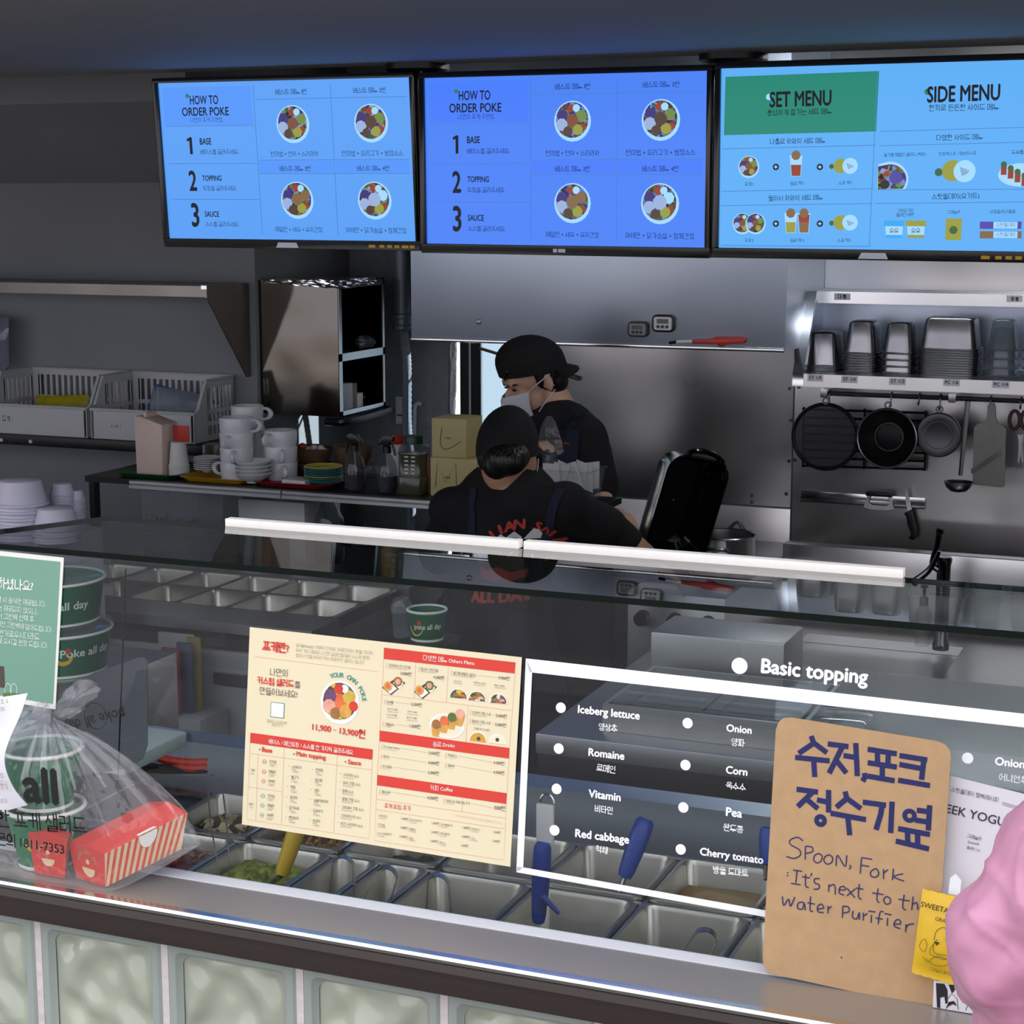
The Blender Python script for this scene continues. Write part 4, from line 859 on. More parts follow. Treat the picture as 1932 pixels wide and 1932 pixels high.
MB().lathe([(0.026, zk-0.268), (0.026, zk-0.25), (0.021, zk-0.24), (0.022, z0-0.02), (0.026, z0), (0.022, z0+0.008)], 20, (p[0], 5.62, 0)).build('body', MATS['chrome_dark'], t)
q = [AY(x, y, 5.58) for x, y in ((1770, 1075), (1760, 1066), (1762, 1050), (1768, 1030), (1772, 1008), (1775, 998))]
MB().tube(smooth_path(q, 4), [0.010]*17+[0.013]*4, 10).build('spray_head', MATS['chrome_dark'], t)
q = [AY(x, y, 5.50) for x, y in ((1772, 1040), (1765, 1056), (1752, 1076), (1733, 1092), (1722, 1100))]; MB().tube(smooth_path(q, 4), [0.006+0.0005*i for i in range(17)], 10).build('spout', MATS['chrome_dark'], t)
p = AY(1745, 1090, 5.66); t = thing('soap_bottle', 'clear pump bottle with grey top beside the faucet', 'bottle', (p[0], 5.66, zk-0.27))
MB().lathe([(0.024, zk-0.269), (0.025, zk-0.16), (0.013, zk-0.14)], 16, (p[0], 5.66, 0)).build('bottle_body', MATS['clear_plastic'], t)
MB().lathe([(0.014, zk-0.1395), (0.014, zk-0.115), (0.005, zk-0.11), (0.005, zk-0.085), (0.012, zk-0.082), (0.012, zk-0.076)], 12, (p[0], 5.66, 0)).build('pump', MATS['grey_plastic'], t)
# cooking range under the hood, pot and black roasting pan
gx0, gx1 = AY(1185, 1000, 5.12)[0], xk-0.005; gz = AY(1369, 1055, 5.42)[2]-0.04
t = thing('cooking_range', 'steel cooking range below the hood', 'stove', ((gx0+gx1)/2, 5.5, 0))
MB().box((gx0, 5.12, 0.001), (gx1, YB-0.01, gz-0.02)).build('body', MATS['steel'], t, bevel=0.004)
for i in range(3):
    x = gx0+(gx1-gx0)*(i+0.5)/3
    for y in (5.3, 5.5): MB().box((x-0.17, y, gz-0.0195), (x+0.17, y+0.014, gz-0.0005)).build('pan_support', MATS['iron_black'], t)
    MB().lathe([(0.05, gz-0.0195), (0.05, gz-0.008), (0.03, gz-0.006)], 20, (x, 5.42, 0)).build('burner', MATS['iron_black'], t)
    MB().lathe([(0.025, 0), (0.022, 0.03)], 16, (x, 5.12, gz-0.1), ax=((1, 0, 0), (0, 0, 1), (0, -1, 0))).build('knob', MATS['black_plastic'], t)
c = AY(1368, 1008, 5.42); k = mpp(1368, 1008, 5.42)*57
t = thing('stock_pot', 'round aluminium pot with riveted loop handles on the range', 'pot', (c[0], 5.42, gz))
mat('aluminium', (0.50, 0.50, 0.52), 0.28, 1.0, var=0.08, scale=20)
MB().lathe([(k*0.97, gz), (k, gz+0.01), (k, c[2]-0.006), (k+0.004, c[2]), (k+0.002, c[2]+0.003), (k-0.004, c[2]), (k-0.005, gz+0.012), (0.005, gz+0.01)], 48, (c[0], 5.42, 0), cap1=True).build('body', MATS['aluminium'], t)
for s in (-1, 1):
    h = V(c[0], 5.42+s*(k+0.0), c[2]-0.035)
    MB().tube(smooth_path([h+V(-0.04, s*0.002, 0), h+V(-0.036, s*0.035, 0.01), h+V(0, s*0.045, 0.012 if s < 0 else 0.05), h+V(0.036, s*0.035, 0.01), h+V(0.04, s*0.002, 0)], 4), 0.006, 8).build('handle', MATS['steel_dark'], t)
# roasting pan standing on its edge, tilted
fpr = Pl(AY(1297, 962, 5.20), unit(V(0.70, 0.66, -0.22)), unit(V(0.27, 0.05, 0.95)))
fpr = Pl(fpr.O, fpr.u, unit(fpr.v-fpr.u*(fpr.v@fpr.u)))
t = thing('roasting_pan', 'glossy black deep roasting pan propped on its edge', 'roasting pan', (fpr.O[0], fpr.O[1], gz)); mat('enamel_black', '#08090b', 0.12, var=0.1, spec=0.6)
def pan_ring(w, h, r, d): return [fpr.at(a, b, d) for a, b in rrect(w, h, r, 6)]
w_, h_ = 0.20, 0.325
mb = MB(); mb.grid([pan_ring(w_+0.012, h_+0.012, 0.06, 0.0), pan_ring(w_, h_, 0.055, 0.001), pan_ring(w_-0.02, h_-0.025, 0.05, -0.085), pan_ring(w_-0.05, h_-0.06, 0.04, -0.10), pan_ring(0.01, 0.01, 0.003, -0.10)], closed_u=True)
mb.grid([pan_ring(w_+0.012, h_+0.012, 0.06, 0.0), pan_ring(w_+0.006, h_+0.006, 0.058, -0.008), pan_ring(w_-0.014, h_-0.018, 0.05, -0.092), pan_ring(w_-0.05, h_-0.06, 0.04, -0.108), pan_ring(0.01, 0.01, 0.003, -0.108)], closed_u=True)
mb.build('shell', MATS['enamel_black'], t)
a = [fpr.at(-0.055, h_/2+0.004, 0.004), fpr.at(-0.04, h_/2+0.022, 0.008), fpr.at(0.02, h_/2+0.024, 0.008), fpr.at(0.07, h_/2+0.0, 0.008), fpr.at(0.085, h_/2-0.05, 0.006)]
MB().tube(smooth_path(a, 5), 0.008, 8).build('grip', MATS['enamel_black'], t)
# ------------------------------------------------------------------ left wall: steel shelf, baskets
zA = AY(474, 534, YL)[2]; dA = 0.27; xA = AY(470, 540, YL)[0]
t = thing('steel_bracket_shelf', 'long steel shelf with triangular end bracket on left wall', 'shelf', (xA-0.8, YL-dA/2, zA-0.02)); mat('steel_brown', (0.22, 0.20, 0.18), 0.32, 0.9, var=0.15, scale=4)
MB().box((-5.6, YL-dA, zA-0.004), (xA, YL-0.001, zA)).build('board', MATS['steel_brown'], t)
MB().box((-5.6, YL-dA-0.002, zA-0.036), (xA, YL-dA, zA)).build('front_rail', MATS['steel_brown'], t)
zB = AY(465, 710, YL)[2]
MB().prism([(YL-dA, zA-0.0045), (YL-0.001, zA-0.0045), (YL-0.001, zB), (YL-0.03, zB), (YL-dA, zA-0.04)], (xA-0.003, 0, 0), (0, 1, 0), (0, 0, 1), (1, 0, 0), 0.003).build('bracket', MATS['steel_brown'], t)
MB().box((xA-0.02, YL-dA-0.004, zA-0.01), (xA+0.001, YL-dA-0.0022, zA+0.002)).build('bolt_plate', MATS['steel_bright'], t)
# black shelf under the baskets
YQ = YL-0.30; zQ = AY(130, 826, YQ)[2]
t = thing('black_wall_shelf', 'black shelf board with white bolt caps carrying the baskets', 'shelf', (-4, YQ+0.15, zQ-0.03))
MB().box((-5.6, YQ, zQ-0.036), (XS-0.02, YL-0.001, zQ)).build('board', MATS['black_metal'], t, bevel=0.002)
for px, py in ((3, 830), (58, 833)):
    p = AY(px, py, YQ-0.001); MB().lathe([(0.007, 0), (0.006, 0.004), (0.003, 0.005)], 12, p, ax=AXF).build('bolt_cap', MATS['white_plastic'], t)
mat('basket_plastic', '#c4c6c6', 0.45, var=0.03)
def slot_wall(mb, O, u, v, n, W, H, nx, rows, th=0.003, mx=0.02):
    """upright sheet pierced by rows of slots: (v0, v1) heights are open"""
    O, u, v, n = [np.array(q, float) for q in (O, u, v, n)]
    def slabp(a0, a1, b0, b1): mb.prism([(a0, b0), (a1, b0), (a1, b1), (a0, b1)], O, u, v, n, th)
    cuts = [0]+[x for r in rows for x in r]+[H]
    for i in range(0, len(cuts), 2): slabp(0, W, cuts[i], cuts[i+1])
    p = (W-2*mx)/nx
    for b0, b1 in rows:
        slabp(0, mx, b0, b1); slabp(W-mx, W, b0, b1)
        for k in range(nx+1): x = mx+p*k; slabp(max(0, x-p*0.22), min(W, x+p*0.22), b0, b1)
def basket(x0, w, d, h, hf, label, tagtxt, pxl):
    y0 = YQ+0.02; z = zQ+0.0005
    t = thing('plastic_basket', label, 'basket', (x0+w/2, y0+d/2, z), group='white baskets on the black shelf')
    mb = MB(); s = 0.012
    slot_wall(mb, (x0+s, y0, z), (1, 0, 0), (0, 0, 1), (0, 1, 0), w-2*s, hf, 1, [], mx=0.03)
    mb.build('front_wall', MATS['basket_plastic'], t)
    mb = MB(); slot_wall(mb, (x0, y0+d, z), (1, 0, 0), (0, 0, 1), (0, -1, 0), w, h, 14, [(0.03, 0.055), (0.07, 0.095), (0.11, h-0.02)], mx=0.03); mb.build('back_wall', MATS['basket_plastic'], t)
    for xx, nn in ((x0, 1), (x0+w, -1)):
        mb = MB(); dd = d*0.30
        slot_wall(mb, (xx, y0+dd, z), (0, 1, 0), (0, 0, 1), (nn, 0, 0), d-dd, h, 6, [(0.02, 0.05), (0.065, 0.09), (0.105, h-0.025)], mx=0.015)
        mb.prism([(0, 0), (dd, 0), (dd, h), (dd*0.75, h*0.9), (dd*0.3, hf+0.01), (0, hf)], (xx, y0, z), (0, 1, 0), (0, 0, 1), (nn, 0, 0), 0.003)
        mb.build('side_wall', MATS['basket_plastic'], t)
    MB().box((x0+0.004, y0+0.004, z), (x0+w-0.004, y0+d-0.004, z+0.004)).build('bottom', MATS['basket_plastic'], t)
    r = []
    for a, b, c in ((0.0, 0.0, hf), (w, 0.0, hf), (w, d*0.1, hf+0.012), (w, d*0.30, h), (w, d, h), (0, d, h), (0, d*0.30, h), (0, d*0.1, hf+0.012)): r.append(V(x0+a, y0+b, z+c))
    MB().tube(r, 0.006, 6, closed=True).build('rim', MATS['basket_plastic'], t)
    MB().box((pxl[0]-0.024, y0-0.0018, pxl[1]-0.009), (pxl[0]+0.024, y0-0.0006, pxl[1]+0.009)).build('paper_label', MATS['label_paper'], t)
    pr = Print(FP(y0-0.0022)); lp = Pl((0, y0-0.002, 0), (1, 0, 0), (0, 0, 1))
    v, f = glyph(tagtxt, 0.01); kk = 0.034/(v[:, 0].max()-v[:, 0].min())
    MB().add([(pxl[0]-0.017+p[0]*kk, y0-0.0022, pxl[1]-0.005+p[1]*kk) for p in v], f).build('lettering', MATS['ink_black'], t, smooth=False, kind='stuff')
    return t, (x0, y0, z)
kq = YQ+0.02
bx1 = AY(168, 790, kq)[0]; bx2 = AY(366, 800, kq)[0]; bw = bx2-bx1; hb = AY(366, 780, kq)[2]-zQ-0.004
b2, o2 = basket(bx1+0.006, bw-0.006, 0.26, hb*2.05, hb, 'white slotted basket with blue zip bag, right of the two', '소스류', (AY(216, 803, kq)[0], AY(216, 803, kq)[2]))
b1, o1 = basket(bx1-bw-0.004, bw-0.006, 0.26, hb*2.05, hb, 'white slotted basket holding a yellow pouch, cut by frame', '집게', (AY(12, 790, kq)[0], AY(12, 790, kq)[2]))
# pouches in the baskets
def pillow(name, O, u, v, n, w, h, th, m, wob=0.004, N=10):
    O, u, v, n = [np.array(q, float) for q in (O, unit(u), unit(v), unit(n))]; mb = MB(); rnd = random.Random(int(w*1e5))
    F = []; B = []
    for i in range(N+1):
        rf = []; rb = []
        for j in range(N+1):
            a, b = j/N, i/N; e = (math.sin(PI*a)*math.sin(PI*b))**0.5; q = rnd.uniform(-wob, wob)*e
            p = O+u*(a-.5)*w+v*b*h; rf.append(p+n*(th/2*e+q)); rb.append(p-n*(th/2*e+q))
        F.append(rf); B.append(rb)
    mb.grid(F); mb.grid(B, flip=True); return mb
mat('pouch_yellow', '#a8a01e', 0.4, var=0.25, scale=20); glassy('zip_clear', (0.75, 0.8, 0.86), haze=0.35, hcol=(0.5, 0.55, 0.6)); mat('zip_blue', '#16399c', 0.4)
p = pillow('x', (o1[0]+bw*0.55, o1[1]+0.10, o1[2]+0.015), (1, 0.1, 0.04), (0, 0.15, 1), (0, -1, 0.1), bw*0.5, hb*1.15, 0.05, None).build('snack_pouch', MATS['pouch_yellow']); tag(p, 'yellow green pouch lying in the left basket', 'pouch')
tz_ = thing('zip_bag', 'clear zip bag with blue seal in the right basket', 'bag', (o2[0]+bw*0.62, o2[1]+0.1, o2[2]+0.006))
pillow('x', (o2[0]+bw*0.66, o2[1]+0.10, o2[2]+0.012), (1, 0.1, -0.12), (0.1, 0.2, 1), (0, -1, 0.1), bw*0.55, hb*1.55, 0.04, None).build('film', MATS['zip_clear'], tz_)
a = V(o2[0]+bw*0.42, o2[1]+0.095+0.045, o2[2]+hb*1.75); MB().bar(a, a+V(bw*0.56, 0.03, -0.055), 0.012, 0.010).build('zip_seal', MATS['zip_blue'], tz_)
MB().bar(a-V(0.004, 0, 0), a+V(-0.012, -0.04, -hb*1.0), 0.006, 0.006).build('edge_seam', MATS['zip_blue'], tz_)
# big bag at far left behind the baskets
glassy('bag_grey', (0.6, 0.65, 0.75), haze=0.6, hcol=(0.45, 0.5, 0.6))
p = pillow('x', (AY(-25, 712, 5.3)[0], 5.30, zQ+0.10), (1, 0, -0.1), (0.05, 0, 1), (0, -1, 0), 0.20, 0.19, 0.10, None, 0.01).build('grey_plastic_bag', MATS['bag_grey']); tag(p, 'bulging grey plastic bag above left basket at frame edge', 'bag'); p.location.z = zQ+0.20
# ------------------------------------------------------------------ steel cabinet on the side wall
yc0 = 5.42; xc1 = AY(640, 650, yc0)[0]; zc0, zc1 = AY(639, 787, yc0)[2], AY(640, 531, yc0)[2]; yc1 = yc0+0.347; xc0 = XS+0.001
t = thing('steel_wall_cabinet', 'mirror steel wall cabinet with open right side and foil on top', 'cabinet', ((xc0+xc1)/2, (yc0+yc1)/2, zc0))
MB().box((xc0, yc0, zc0), (xc1-0.001, yc0+0.002, zc1)).build('side_panel', MATS['mirror_steel'], t)
MB().box((xc0, yc1-0.002, zc0), (xc1, yc1, zc1)).build('side_panel', MATS['mirror_steel'], t)
MB().box((xc0, yc0+0.002, zc1-0.003), (xc1, yc1-0.002, zc1)).build('top_board', MATS['steel'], t); MB().box((xc0, yc0+0.002, zc0), (xc1, yc1-0.002, zc0+0.003)).build('bottom_board', MATS['steel'], t)
zm = AX(690, 668, xc1)[2]; MB().box((xc0, yc0+0.002, zm-0.01), (xc1-0.006, yc1-0.002, zm+0.008)).build('middle_board', MATS['steel'], t)
MB().box((xc0, yc0+0.002, zc0+0.003), (xc0+0.002, yc1-0.002, zc1-0.003)).build('back_board', MATS['dark_gap'], t)
mb = MB()
for y0, y1, z0, z1 in ((yc0, yc0+0.022, zc0, zc1), (yc1-0.016, yc1, zc0, zc1), (yc0, yc1, zc1-0.024, zc1), (yc0, yc1, zc0, zc0+0.018), (yc0, yc1, zm-0.012, zm+0.014)): mb.box((xc1-0.004, y0, z0), (xc1, y1, z1))
mb.build('face_frame', MATS['steel'], t)
# crinkled foil
rows = []; rnd = random.Random(3)
for i in range(7):
    r = []
    for j in range(33):
        s = j/32; x = xc0+0.02+(xc1-xc0-0.02)*min(1, s*1.6) if s < 0.625 else xc1+0.001; y = yc0-0.001 if s < 0.625 else yc0+(yc1-yc0)*0.8*(s-0.625)/0.375
        zz = zc1+0.004-0.030*(i/6)*(0.45+0.55*min(1, s*1.4))*(1 if s < .8 else 0.75); q = rnd.uniform(0, 0.006)
        r.append((x+(q if s >= 0.6 else 0), y-(q if s < 0.64 else 0), zz+rnd.uniform(-.002, .002)))
    rows.append(r)
mat('foil', (0.85, 0.86, 0.88), 0.12, 1.0, var=0.05); MB().grid(rows).build('foil_cover', MATS['foil'], t, smooth=False)
# under-cabinet dark rail
za = zc0-0.012
MB().tube(smooth_path([(xc1-0.05, yc0-0.01, za-0.004), (xc1+0.005, yc0+0.02, za-0.006), (xc1+0.014, yc1-0.06, za+0.0), (xc1+0.010, yc1, za+0.004), (xc1-0.03, yc1-0.02, za-0.004)], 6), 0.014, 8).build('towel_rail', mat('blue_black', '#141c2c', 0.3, var=0.1), t)
# things in the cabinet
def inbox(name, m, y0, y1, z0, z1, label, cat, d=0.10, grp=None):
    o = MB().box((xc1-0.012-d, y0, z0), (xc1-0.012, y1, z1)).build(name, MATS[m], bevel=0.002); return tag(o, label, cat, grp)
mat('carton_white', '#b9bcc2', 0.6, var=0.06); mat('carton_tan', '#7d7468', 0.6)
zb_ = zc0+0.0035
inbox('storage_carton', 'carton_white', yc0+0.03, yc0+0.072, zb_, zb_+0.105, 'pale carton standing at the left end of cabinet shelf', 'carton', grp='cartons in the steel cabinet'); inbox('storage_carton', 'carton_white', yc0+0.0735, yc0+0.118, zb_, zb_+0.103, 'pale carton second from the left in the cabinet', 'carton', grp='cartons in the steel cabinet')
inbox('storage_carton', 'carton_tan', yc0+0.12, yc0+0.15, zb_, zb_+0.100, 'brown carton beside the pale cartons in the cabinet', 'carton'); inbox('storage_carton', 'white_plastic', yc0+0.152, yc0+0.195, zb_, zb_+0.062, 'short white carton right of the brown one', 'carton')
c = V(xc1-0.05, yc0+0.245, zb_+0.028); o = MB().tube(smooth_path([c+V(0.02*math.sin(i), 0.024*math.cos(i*1.3), -0.02+0.004*i) for i in range(11)], 3), 0.005, 6).build('cable_coil', MATS['black_plastic']); tag(o, 'tangled black cable coil in the cabinet', 'cable')
o = pillow('x', (xc1-0.04, yc1-0.075, zm+0.0105), (0, 1, 0), (0, 0, 1), (1, 0, 0), 0.09, 0.05, 0.06, None, 0.008).build('film_bag', MATS['zip_clear']); tag(o, 'crumpled clear film bag on upper cabinet board', 'bag')
# ------------------------------------------------------------------ duct, hose, wires beside the hood
mat('duct_grey', '#7d858e', 0.45, 0.3, var=0.08); mat('hose_grey', '#8b93a0', 0.5)
p = AY(759, 600, 5.9)
t = thing('vent_duct', 'grey round vent duct with ribbed hose beside the hood', 'duct', (p[0], 5.9, 0.9))
z1 = AY(759, 470, 5.9)[2]; z0 = AY(759, 622, 5.9)[2]
MB().lathe([(0.032, z0), (0.036, z0+0.004), (0.036, z0+0.016), (0.032, z0+0.02), (0.032, z0+0.04), (0.036, z0+0.044), (0.036, z0+0.056), (0.030, z0+0.06), (0.030, z0+0.15), (0.030, z0+0.40)], 24, (p[0], 5.9, 0)).build('duct_end', MATS['duct_grey'], t)
MB().box((p[0]-0.012, 5.925, z0+0.03), (p[0]+0.012, YB-0.0005, z0+0.045)).build('wall_bracket', MATS['duct_grey'], t)
pts = [V(p[0]+0.004, 5.9, z0-0.0005), V(p[0]+0.006, 5.92, z0-0.12), V(AY(768, 800, 5.96)[0], 5.96, AY(768, 800, 5.96)[2]), V(AY(775, 900, 5.98)[0], 5.98, AY(775, 900, 5.98)[2]), V(AY(775, 1010, 5.98)[0], 5.98, 0.6)]
q = smooth_path(pts, 24); MB().tube(q, [0.016+0.0022*(i % 2) for i in range(len(q))], 10).build('ribbed_hose', MATS['hose_grey'], t)
p = AY(789, 772, YB-0.02); q = [p+V(0.014, -0.004, 0.02), p+V(0.006, -0.01, 0.024), p+V(-0.006, -0.01, 0.014), p+V(-0.010, -0.008, -0.02), p+V(-0.014, -0.008, -0.12)]
o = MB().tube(smooth_path(q, 5), 0.008, 8).build('pipe_elbow', MATS['white_plastic']); tag(o, 'small white pipe bending out of the grey wall', 'pipe')
lo, hi = fbox(746, 748, 764, 800, YB-0.03, 0.029); t = thing('switch_box', 'white wall switch box with blue stripe beside the hose', 'switch box', (lo[0], lo[1], lo[2])); MB().box(lo, hi).build('case', MATS['white_plastic'], t, bevel=0.003)
MB().box((lo[0]+0.006, lo[1]-0.001, lo[2]+0.03), (hi[0]-0.006, lo[1]-0.0002, lo[2]+0.036)).build('stripe', MATS['zip_blue'], t)
# ------------------------------------------------------------------ dish shelf over the prep table
YT = 4.75; zT = (AY(247, 905, YT)[2]+AY(820, 941, YT)[2])/2
xT0 = AY(160, 900, YT)[0]; xT1 = AY(1120, 950, YT)[0]
t = thing('dish_shelf', 'black raised shelf with silver price rails carrying trays and dishes', 'shelf', ((xT0+xT1)/2, YT+0.15, zT-0.04))
xTm = AY(905, 930, YT)[0]
MB().box((xT0, YT, zT-0.018), (xTm, YT+0.40, zT)).build('board', MATS['black_metal'], t); MB().box((xTm+0.0005, YT, zT-0.018), (xT1, YT+0.245, zT)).build('board', MATS['black_metal'], t)
for x in (xT0, -1.9): MB().box((x, YT+0.02, 0.93), (x+0.02, YT+0.05, zT-0.0185)).build('post', MATS['black_metal'], t)
mat('alu_rail', (0.50, 0.51, 0.52), 0.35, 0.9, var=0.05)
for xa, xb in ((248, 533), (535, 1000)):
    A, B = AY(xa, 915, YT)[0], AY(xb, 930, YT)[0]
    MB().prism([(YT-0.001, zT-0.002), (YT-0.012, zT-0.004), (YT-0.012, zT-0.012), (YT-0.008, zT-0.014), (YT-0.014, zT-0.017), (YT-0.014, zT-0.027), (YT-0.001, zT-0.030)], (A, 0, 0), (0, 1, 0), (0, 0, 1), (1, 0, 0), B-A).build('price_rail', MATS['alu_rail'], t)
def on(px, dy): """spot on the dish shelf under photo column px, dy behind its front edge"""; return V(AY(px, 915, YT+dy)[0], YT+dy, zT+0.0006)
def kx(px): return mpp(px, 900, YT+0.12)
def dup_at(o, p, label, rz=0.0): return dup(o, p, label, rz)
# trays
def tray(x0, x1, m, label, dy=0.02, d=0.26):
    A, B = on(x0, dy+d/2), on(x1, dy+d/2); w = B[0]-A[0]; c = V((A[0]+B[0])/2, YT+dy+d/2, zT+0.0006)
    R = lambda a, b, z: [(c[0]+x, c[1]+y, c[2]+z) for x, y in rrect(a, b, 0.03, 4)]
    mb = MB(); rows = [R(w-0.03, d-0.03, 0.0), R(w-0.004, d-0.004, 0.012), R(w, d, 0.013), R(w-0.006, d-0.006, 0.0145), R(w-0.034, d-0.034, 0.003)]
    mb.grid(rows, closed_u=True); n = len(rows[0]); k = len(mb.v); mb.f.append(list(range(n))[::-1]); mb.mi.append(0); mb.f.append(list(range(k-n, k))); mb.mi.append(0)
    o = mb.build('serving_tray', m, None); return tag(o, label, 'tray', 'coloured trays on the dish shelf')
tray(258, 372, mat('tray_green', '#1e5a2c', 0.4), 'green tray at left under the cups'); tray(374, 506, mat('tray_yellow', '#c99a1c', 0.4), 'yellow tray under mugs and bowls'); tray(512, 652, mat('tray_red', '#8e1d22', 0.4), 'red tray under the teal plates')
ZTr = 0.004
def mug(label, m='china'):
    t = thing('coffee_mug', label, 'mug', (0, 0, 0), group='white mugs stacked on the dish shelf')
    MB().lathe([(0.030, 0), (0.034, 0.004), (0.036, 0.02), (0.037, 0.062), (0.036, 0.066), (0.034, 0.064), (0.033, 0.02), (0.004, 0.012)], 24).build('cup', MATS[m], t, local=True)
    MB().tube(smooth_path([(0.034, 0, 0.056), (0.050, 0, 0.056), (0.058, 0, 0.040), (0.052, 0, 0.022), (0.034, 0, 0.016)], 4), 0.0055, 6).build('handle', MATS[m], t, local=True)
    return t
mat('china', '#cfd2d6', 0.25, var=0.03); mat('paper_white', '#d2d2d0', 0.6, var=0.03)
ks = 62*kx(450)/0.074
M0 = mug('lowest white mug of the front stack on yellow tray')
def place(o, p, label=None, rz=0.0, s=1.0):
    o.location = tuple(map(float, p)); o.rotation_euler = (0, 0, rz); o.scale = (s, s, s*0.62)
    if label: o['label'] = label
    return o
p = on(448, 0.09); hm = 0.066*ks*0.62
place(M0, p+V(0, 0, ZTr), None, PI, ks)
for i, (lab, rz) in enumerate((('second white mug from the bottom, front stack', -1.2), ('third white mug of the front stack, handle toward us', -1.5), ('top white mug of the front stack, handle to the right', 0.1)), 1): place(copy_tree(M0), p+V(0, 0, ZTr+hm*0.80*i), lab, rz, ks)
p = on(470, 0.24)
for i, lab in enumerate(('lowest white mug of the rear stack', 'second mug of the rear stack', 'third mug of the rear stack', 'top mug of the rear stack, tallest of all')): place(copy_tree(M0), p+V(0, 0, 0.0147+hm*0.85*i), lab, -1.4+0.5*i, ks)
p = on(531, 0.16)
for i, lab in enumerate(('lowest mug of the right stack beside the brown bowls', 'middle mug of the right stack', 'top mug of the right stack')): place(copy_tree(M0), p+V(0, 0, 0.0007+hm*0.86*i), lab, (-0.9, -1.0, -1.7)[i], ks)
for ob in [o for o in scene.objects if o.name.startswith('coffee_mug')]: pass
def dish(name, r0, r1, h, m, cat, label, grp, n=28):
    return tag(MB().lathe([(r0, 0), (r0, 0.003), (r1*0.8, h*0.55), (r1, h), (r1-0.002, h+0.002), (r1*0.78, h*0.65), (r0*0.9, 0.006), (0.004, 0.006)], n).build(name, m, None, local=True), label, cat, grp)
# plates left, bowls, teal plates
ORDS = ['lowest', 'second', 'third', 'fourth', 'fifth', 'sixth', 'seventh', 'eighth', 'ninth', 'tenth', 'eleventh', 'twelfth', 'thirteenth', 'fourteenth', 'fifteenth', 'sixteenth']
def pile(o, p, n, pitch, lab, mats=None, s=1.0):
    for i in range(n):
        q = o if i == 0 else o.copy()
        if i: COL.objects.link(q)
        q.location = tuple(p+V(0, 0, pitch*i)); q['label'] = f'{ORDS[i] if i < n-1 else "topmost"} {lab}'
        if mats:
            if i: q.data = o.data.copy()
            q.data.materials.clear(); q.data.materials.append(MATS[mats[i % len(mats)]])
k = kx(395)
pile(dish('white_plate', 0.016, 27*k, 0.012, MATS['china'], 'plate', '', 'white plates on the dish shelf'), on(393, 0.14)+V(0, 0, 0.0147), 6, 0.0068, 'white plate in the pile on the green tray')
k = kx(477); pile(dish('white_bowl', 0.022, 34*k, 0.030, MATS['china'], 'bowl', '', 'white bowls on the dish shelf'), on(478, 0.06)+V(0, 0, ZTr), 4, 0.0125, 'white bowl in the pile before the mugs')
mat('teal', '#3f7f86', 0.35); mat('plate_yellow', '#c3b650', 0.35); mat('plate_cream', '#cfc98f', 0.35)
k = kx(612); pile(dish('colour_plate', 0.030, 37*k, 0.010, MATS['teal'], 'plate', '', 'teal and yellow plates'), on(611, 0.12)+V(0, 0, ZTr), 9, 0.0056, 'plate in the teal and yellow pile', ['teal', 'teal', 'teal', 'plate_yellow', 'teal', 'teal', 'teal', 'teal', 'plate_yellow'])
# paper cups upside down
c0 = tag(MB().lathe([(0.036, 0), (0.037, 0.002), (0.036, 0.005), (0.034, 0.006), (0.026, 0.085), (0.024, 0.085), (0.023, 0.082), (0.004, 0.082)], 24).build('paper_cup', MATS['paper_white'], None, local=True), 'lowest paper cup', 'paper cup', 'upturned paper cups on the green tray')
p = on(339, 0.10)+V(0, 0, ZTr); hc = 63*kx(339)/0.118
for i in range(5):
    q = c0 if i == 0 else c0.copy()
    if i: COL.objects.link(q)
    q.location = tuple(p+V(0, 0, 0.0075*i)); q.scale = (hc, hc, hc); q['label'] = f'{ORDS[i] if i < 4 else "topmost"} upturned paper cup of the stack on green tray'
# carton jug, red packet
mat('jug_pink', '#d6c0b4', 0.5, var=0.04, spec=0.4); mat('packet_red', '#b9301f', 0.5)
A, B = on(262, 0.08), on(316, 0.08); h1 = AY(277, 785, YT+0.08)[2]-zT; h2 = AY(300, 800, YT+0.08)[2]-zT
t = thing('drink_carton', 'pale pink carton jug standing on the green tray', 'carton', (A[0]+0.03, YT+0.08, zT+0.006))
MB().prism([(A[0]+0.006, zT+ZTr), (B[0]-0.004, zT+ZTr), (B[0], zT+h2), (A[0]+0.028, zT+h1), (A[0]+0.003, zT+h1)], (0, YT+0.06, 0), (1, 0, 0), (0, 0, 1), (0, 1, 0), 0.09).build('body', MATS['jug_pink'], t, bevel=0.004)
MB().box((A[0]+0.03, YT+0.075, zT+h1*0.9), (A[0]+0.04, YT+0.135, zT+h1+0.012)).build('gable', MATS['jug_pink'], t)
lo, hi = fbox(327, 803, 356, 835, YT+0.10, 0.004); lo = (lo[0], lo[1], p[2]+0.031*1.0+0.085*hc*1.0); o = MB().box((lo[0], lo[1], p[2]+0.03+0.0855*hc), (hi[0], hi[1], hi[2])).build('sauce_packet', MATS['packet_red'], bevel=0.001); tag(o, 'square red packet standing above the paper cups', 'packet')
# steel tin behind the plates
lo, hi = fbox(381, 839, 424, 862, YT+0.26, 0.06); o = MB().box((lo[0], lo[1], zT+0.0006), hi).build('steel_tin', MATS['steel_bright'], bevel=0.004); tag(o, 'shiny steel tin behind the white plates', 'tin')
# napkin box
lo, hi = fbox(531, 897, 575, 908, YT+0.05, 0.08); o = MB().box((lo[0], YT+0.05, zT+ZTr+0.001), (hi[0], YT+0.13, zT+0.021)).build('napkin_box', MATS['paper_white'], bevel=0.002); tag(o, 'low white napkin box on the red tray', 'box')
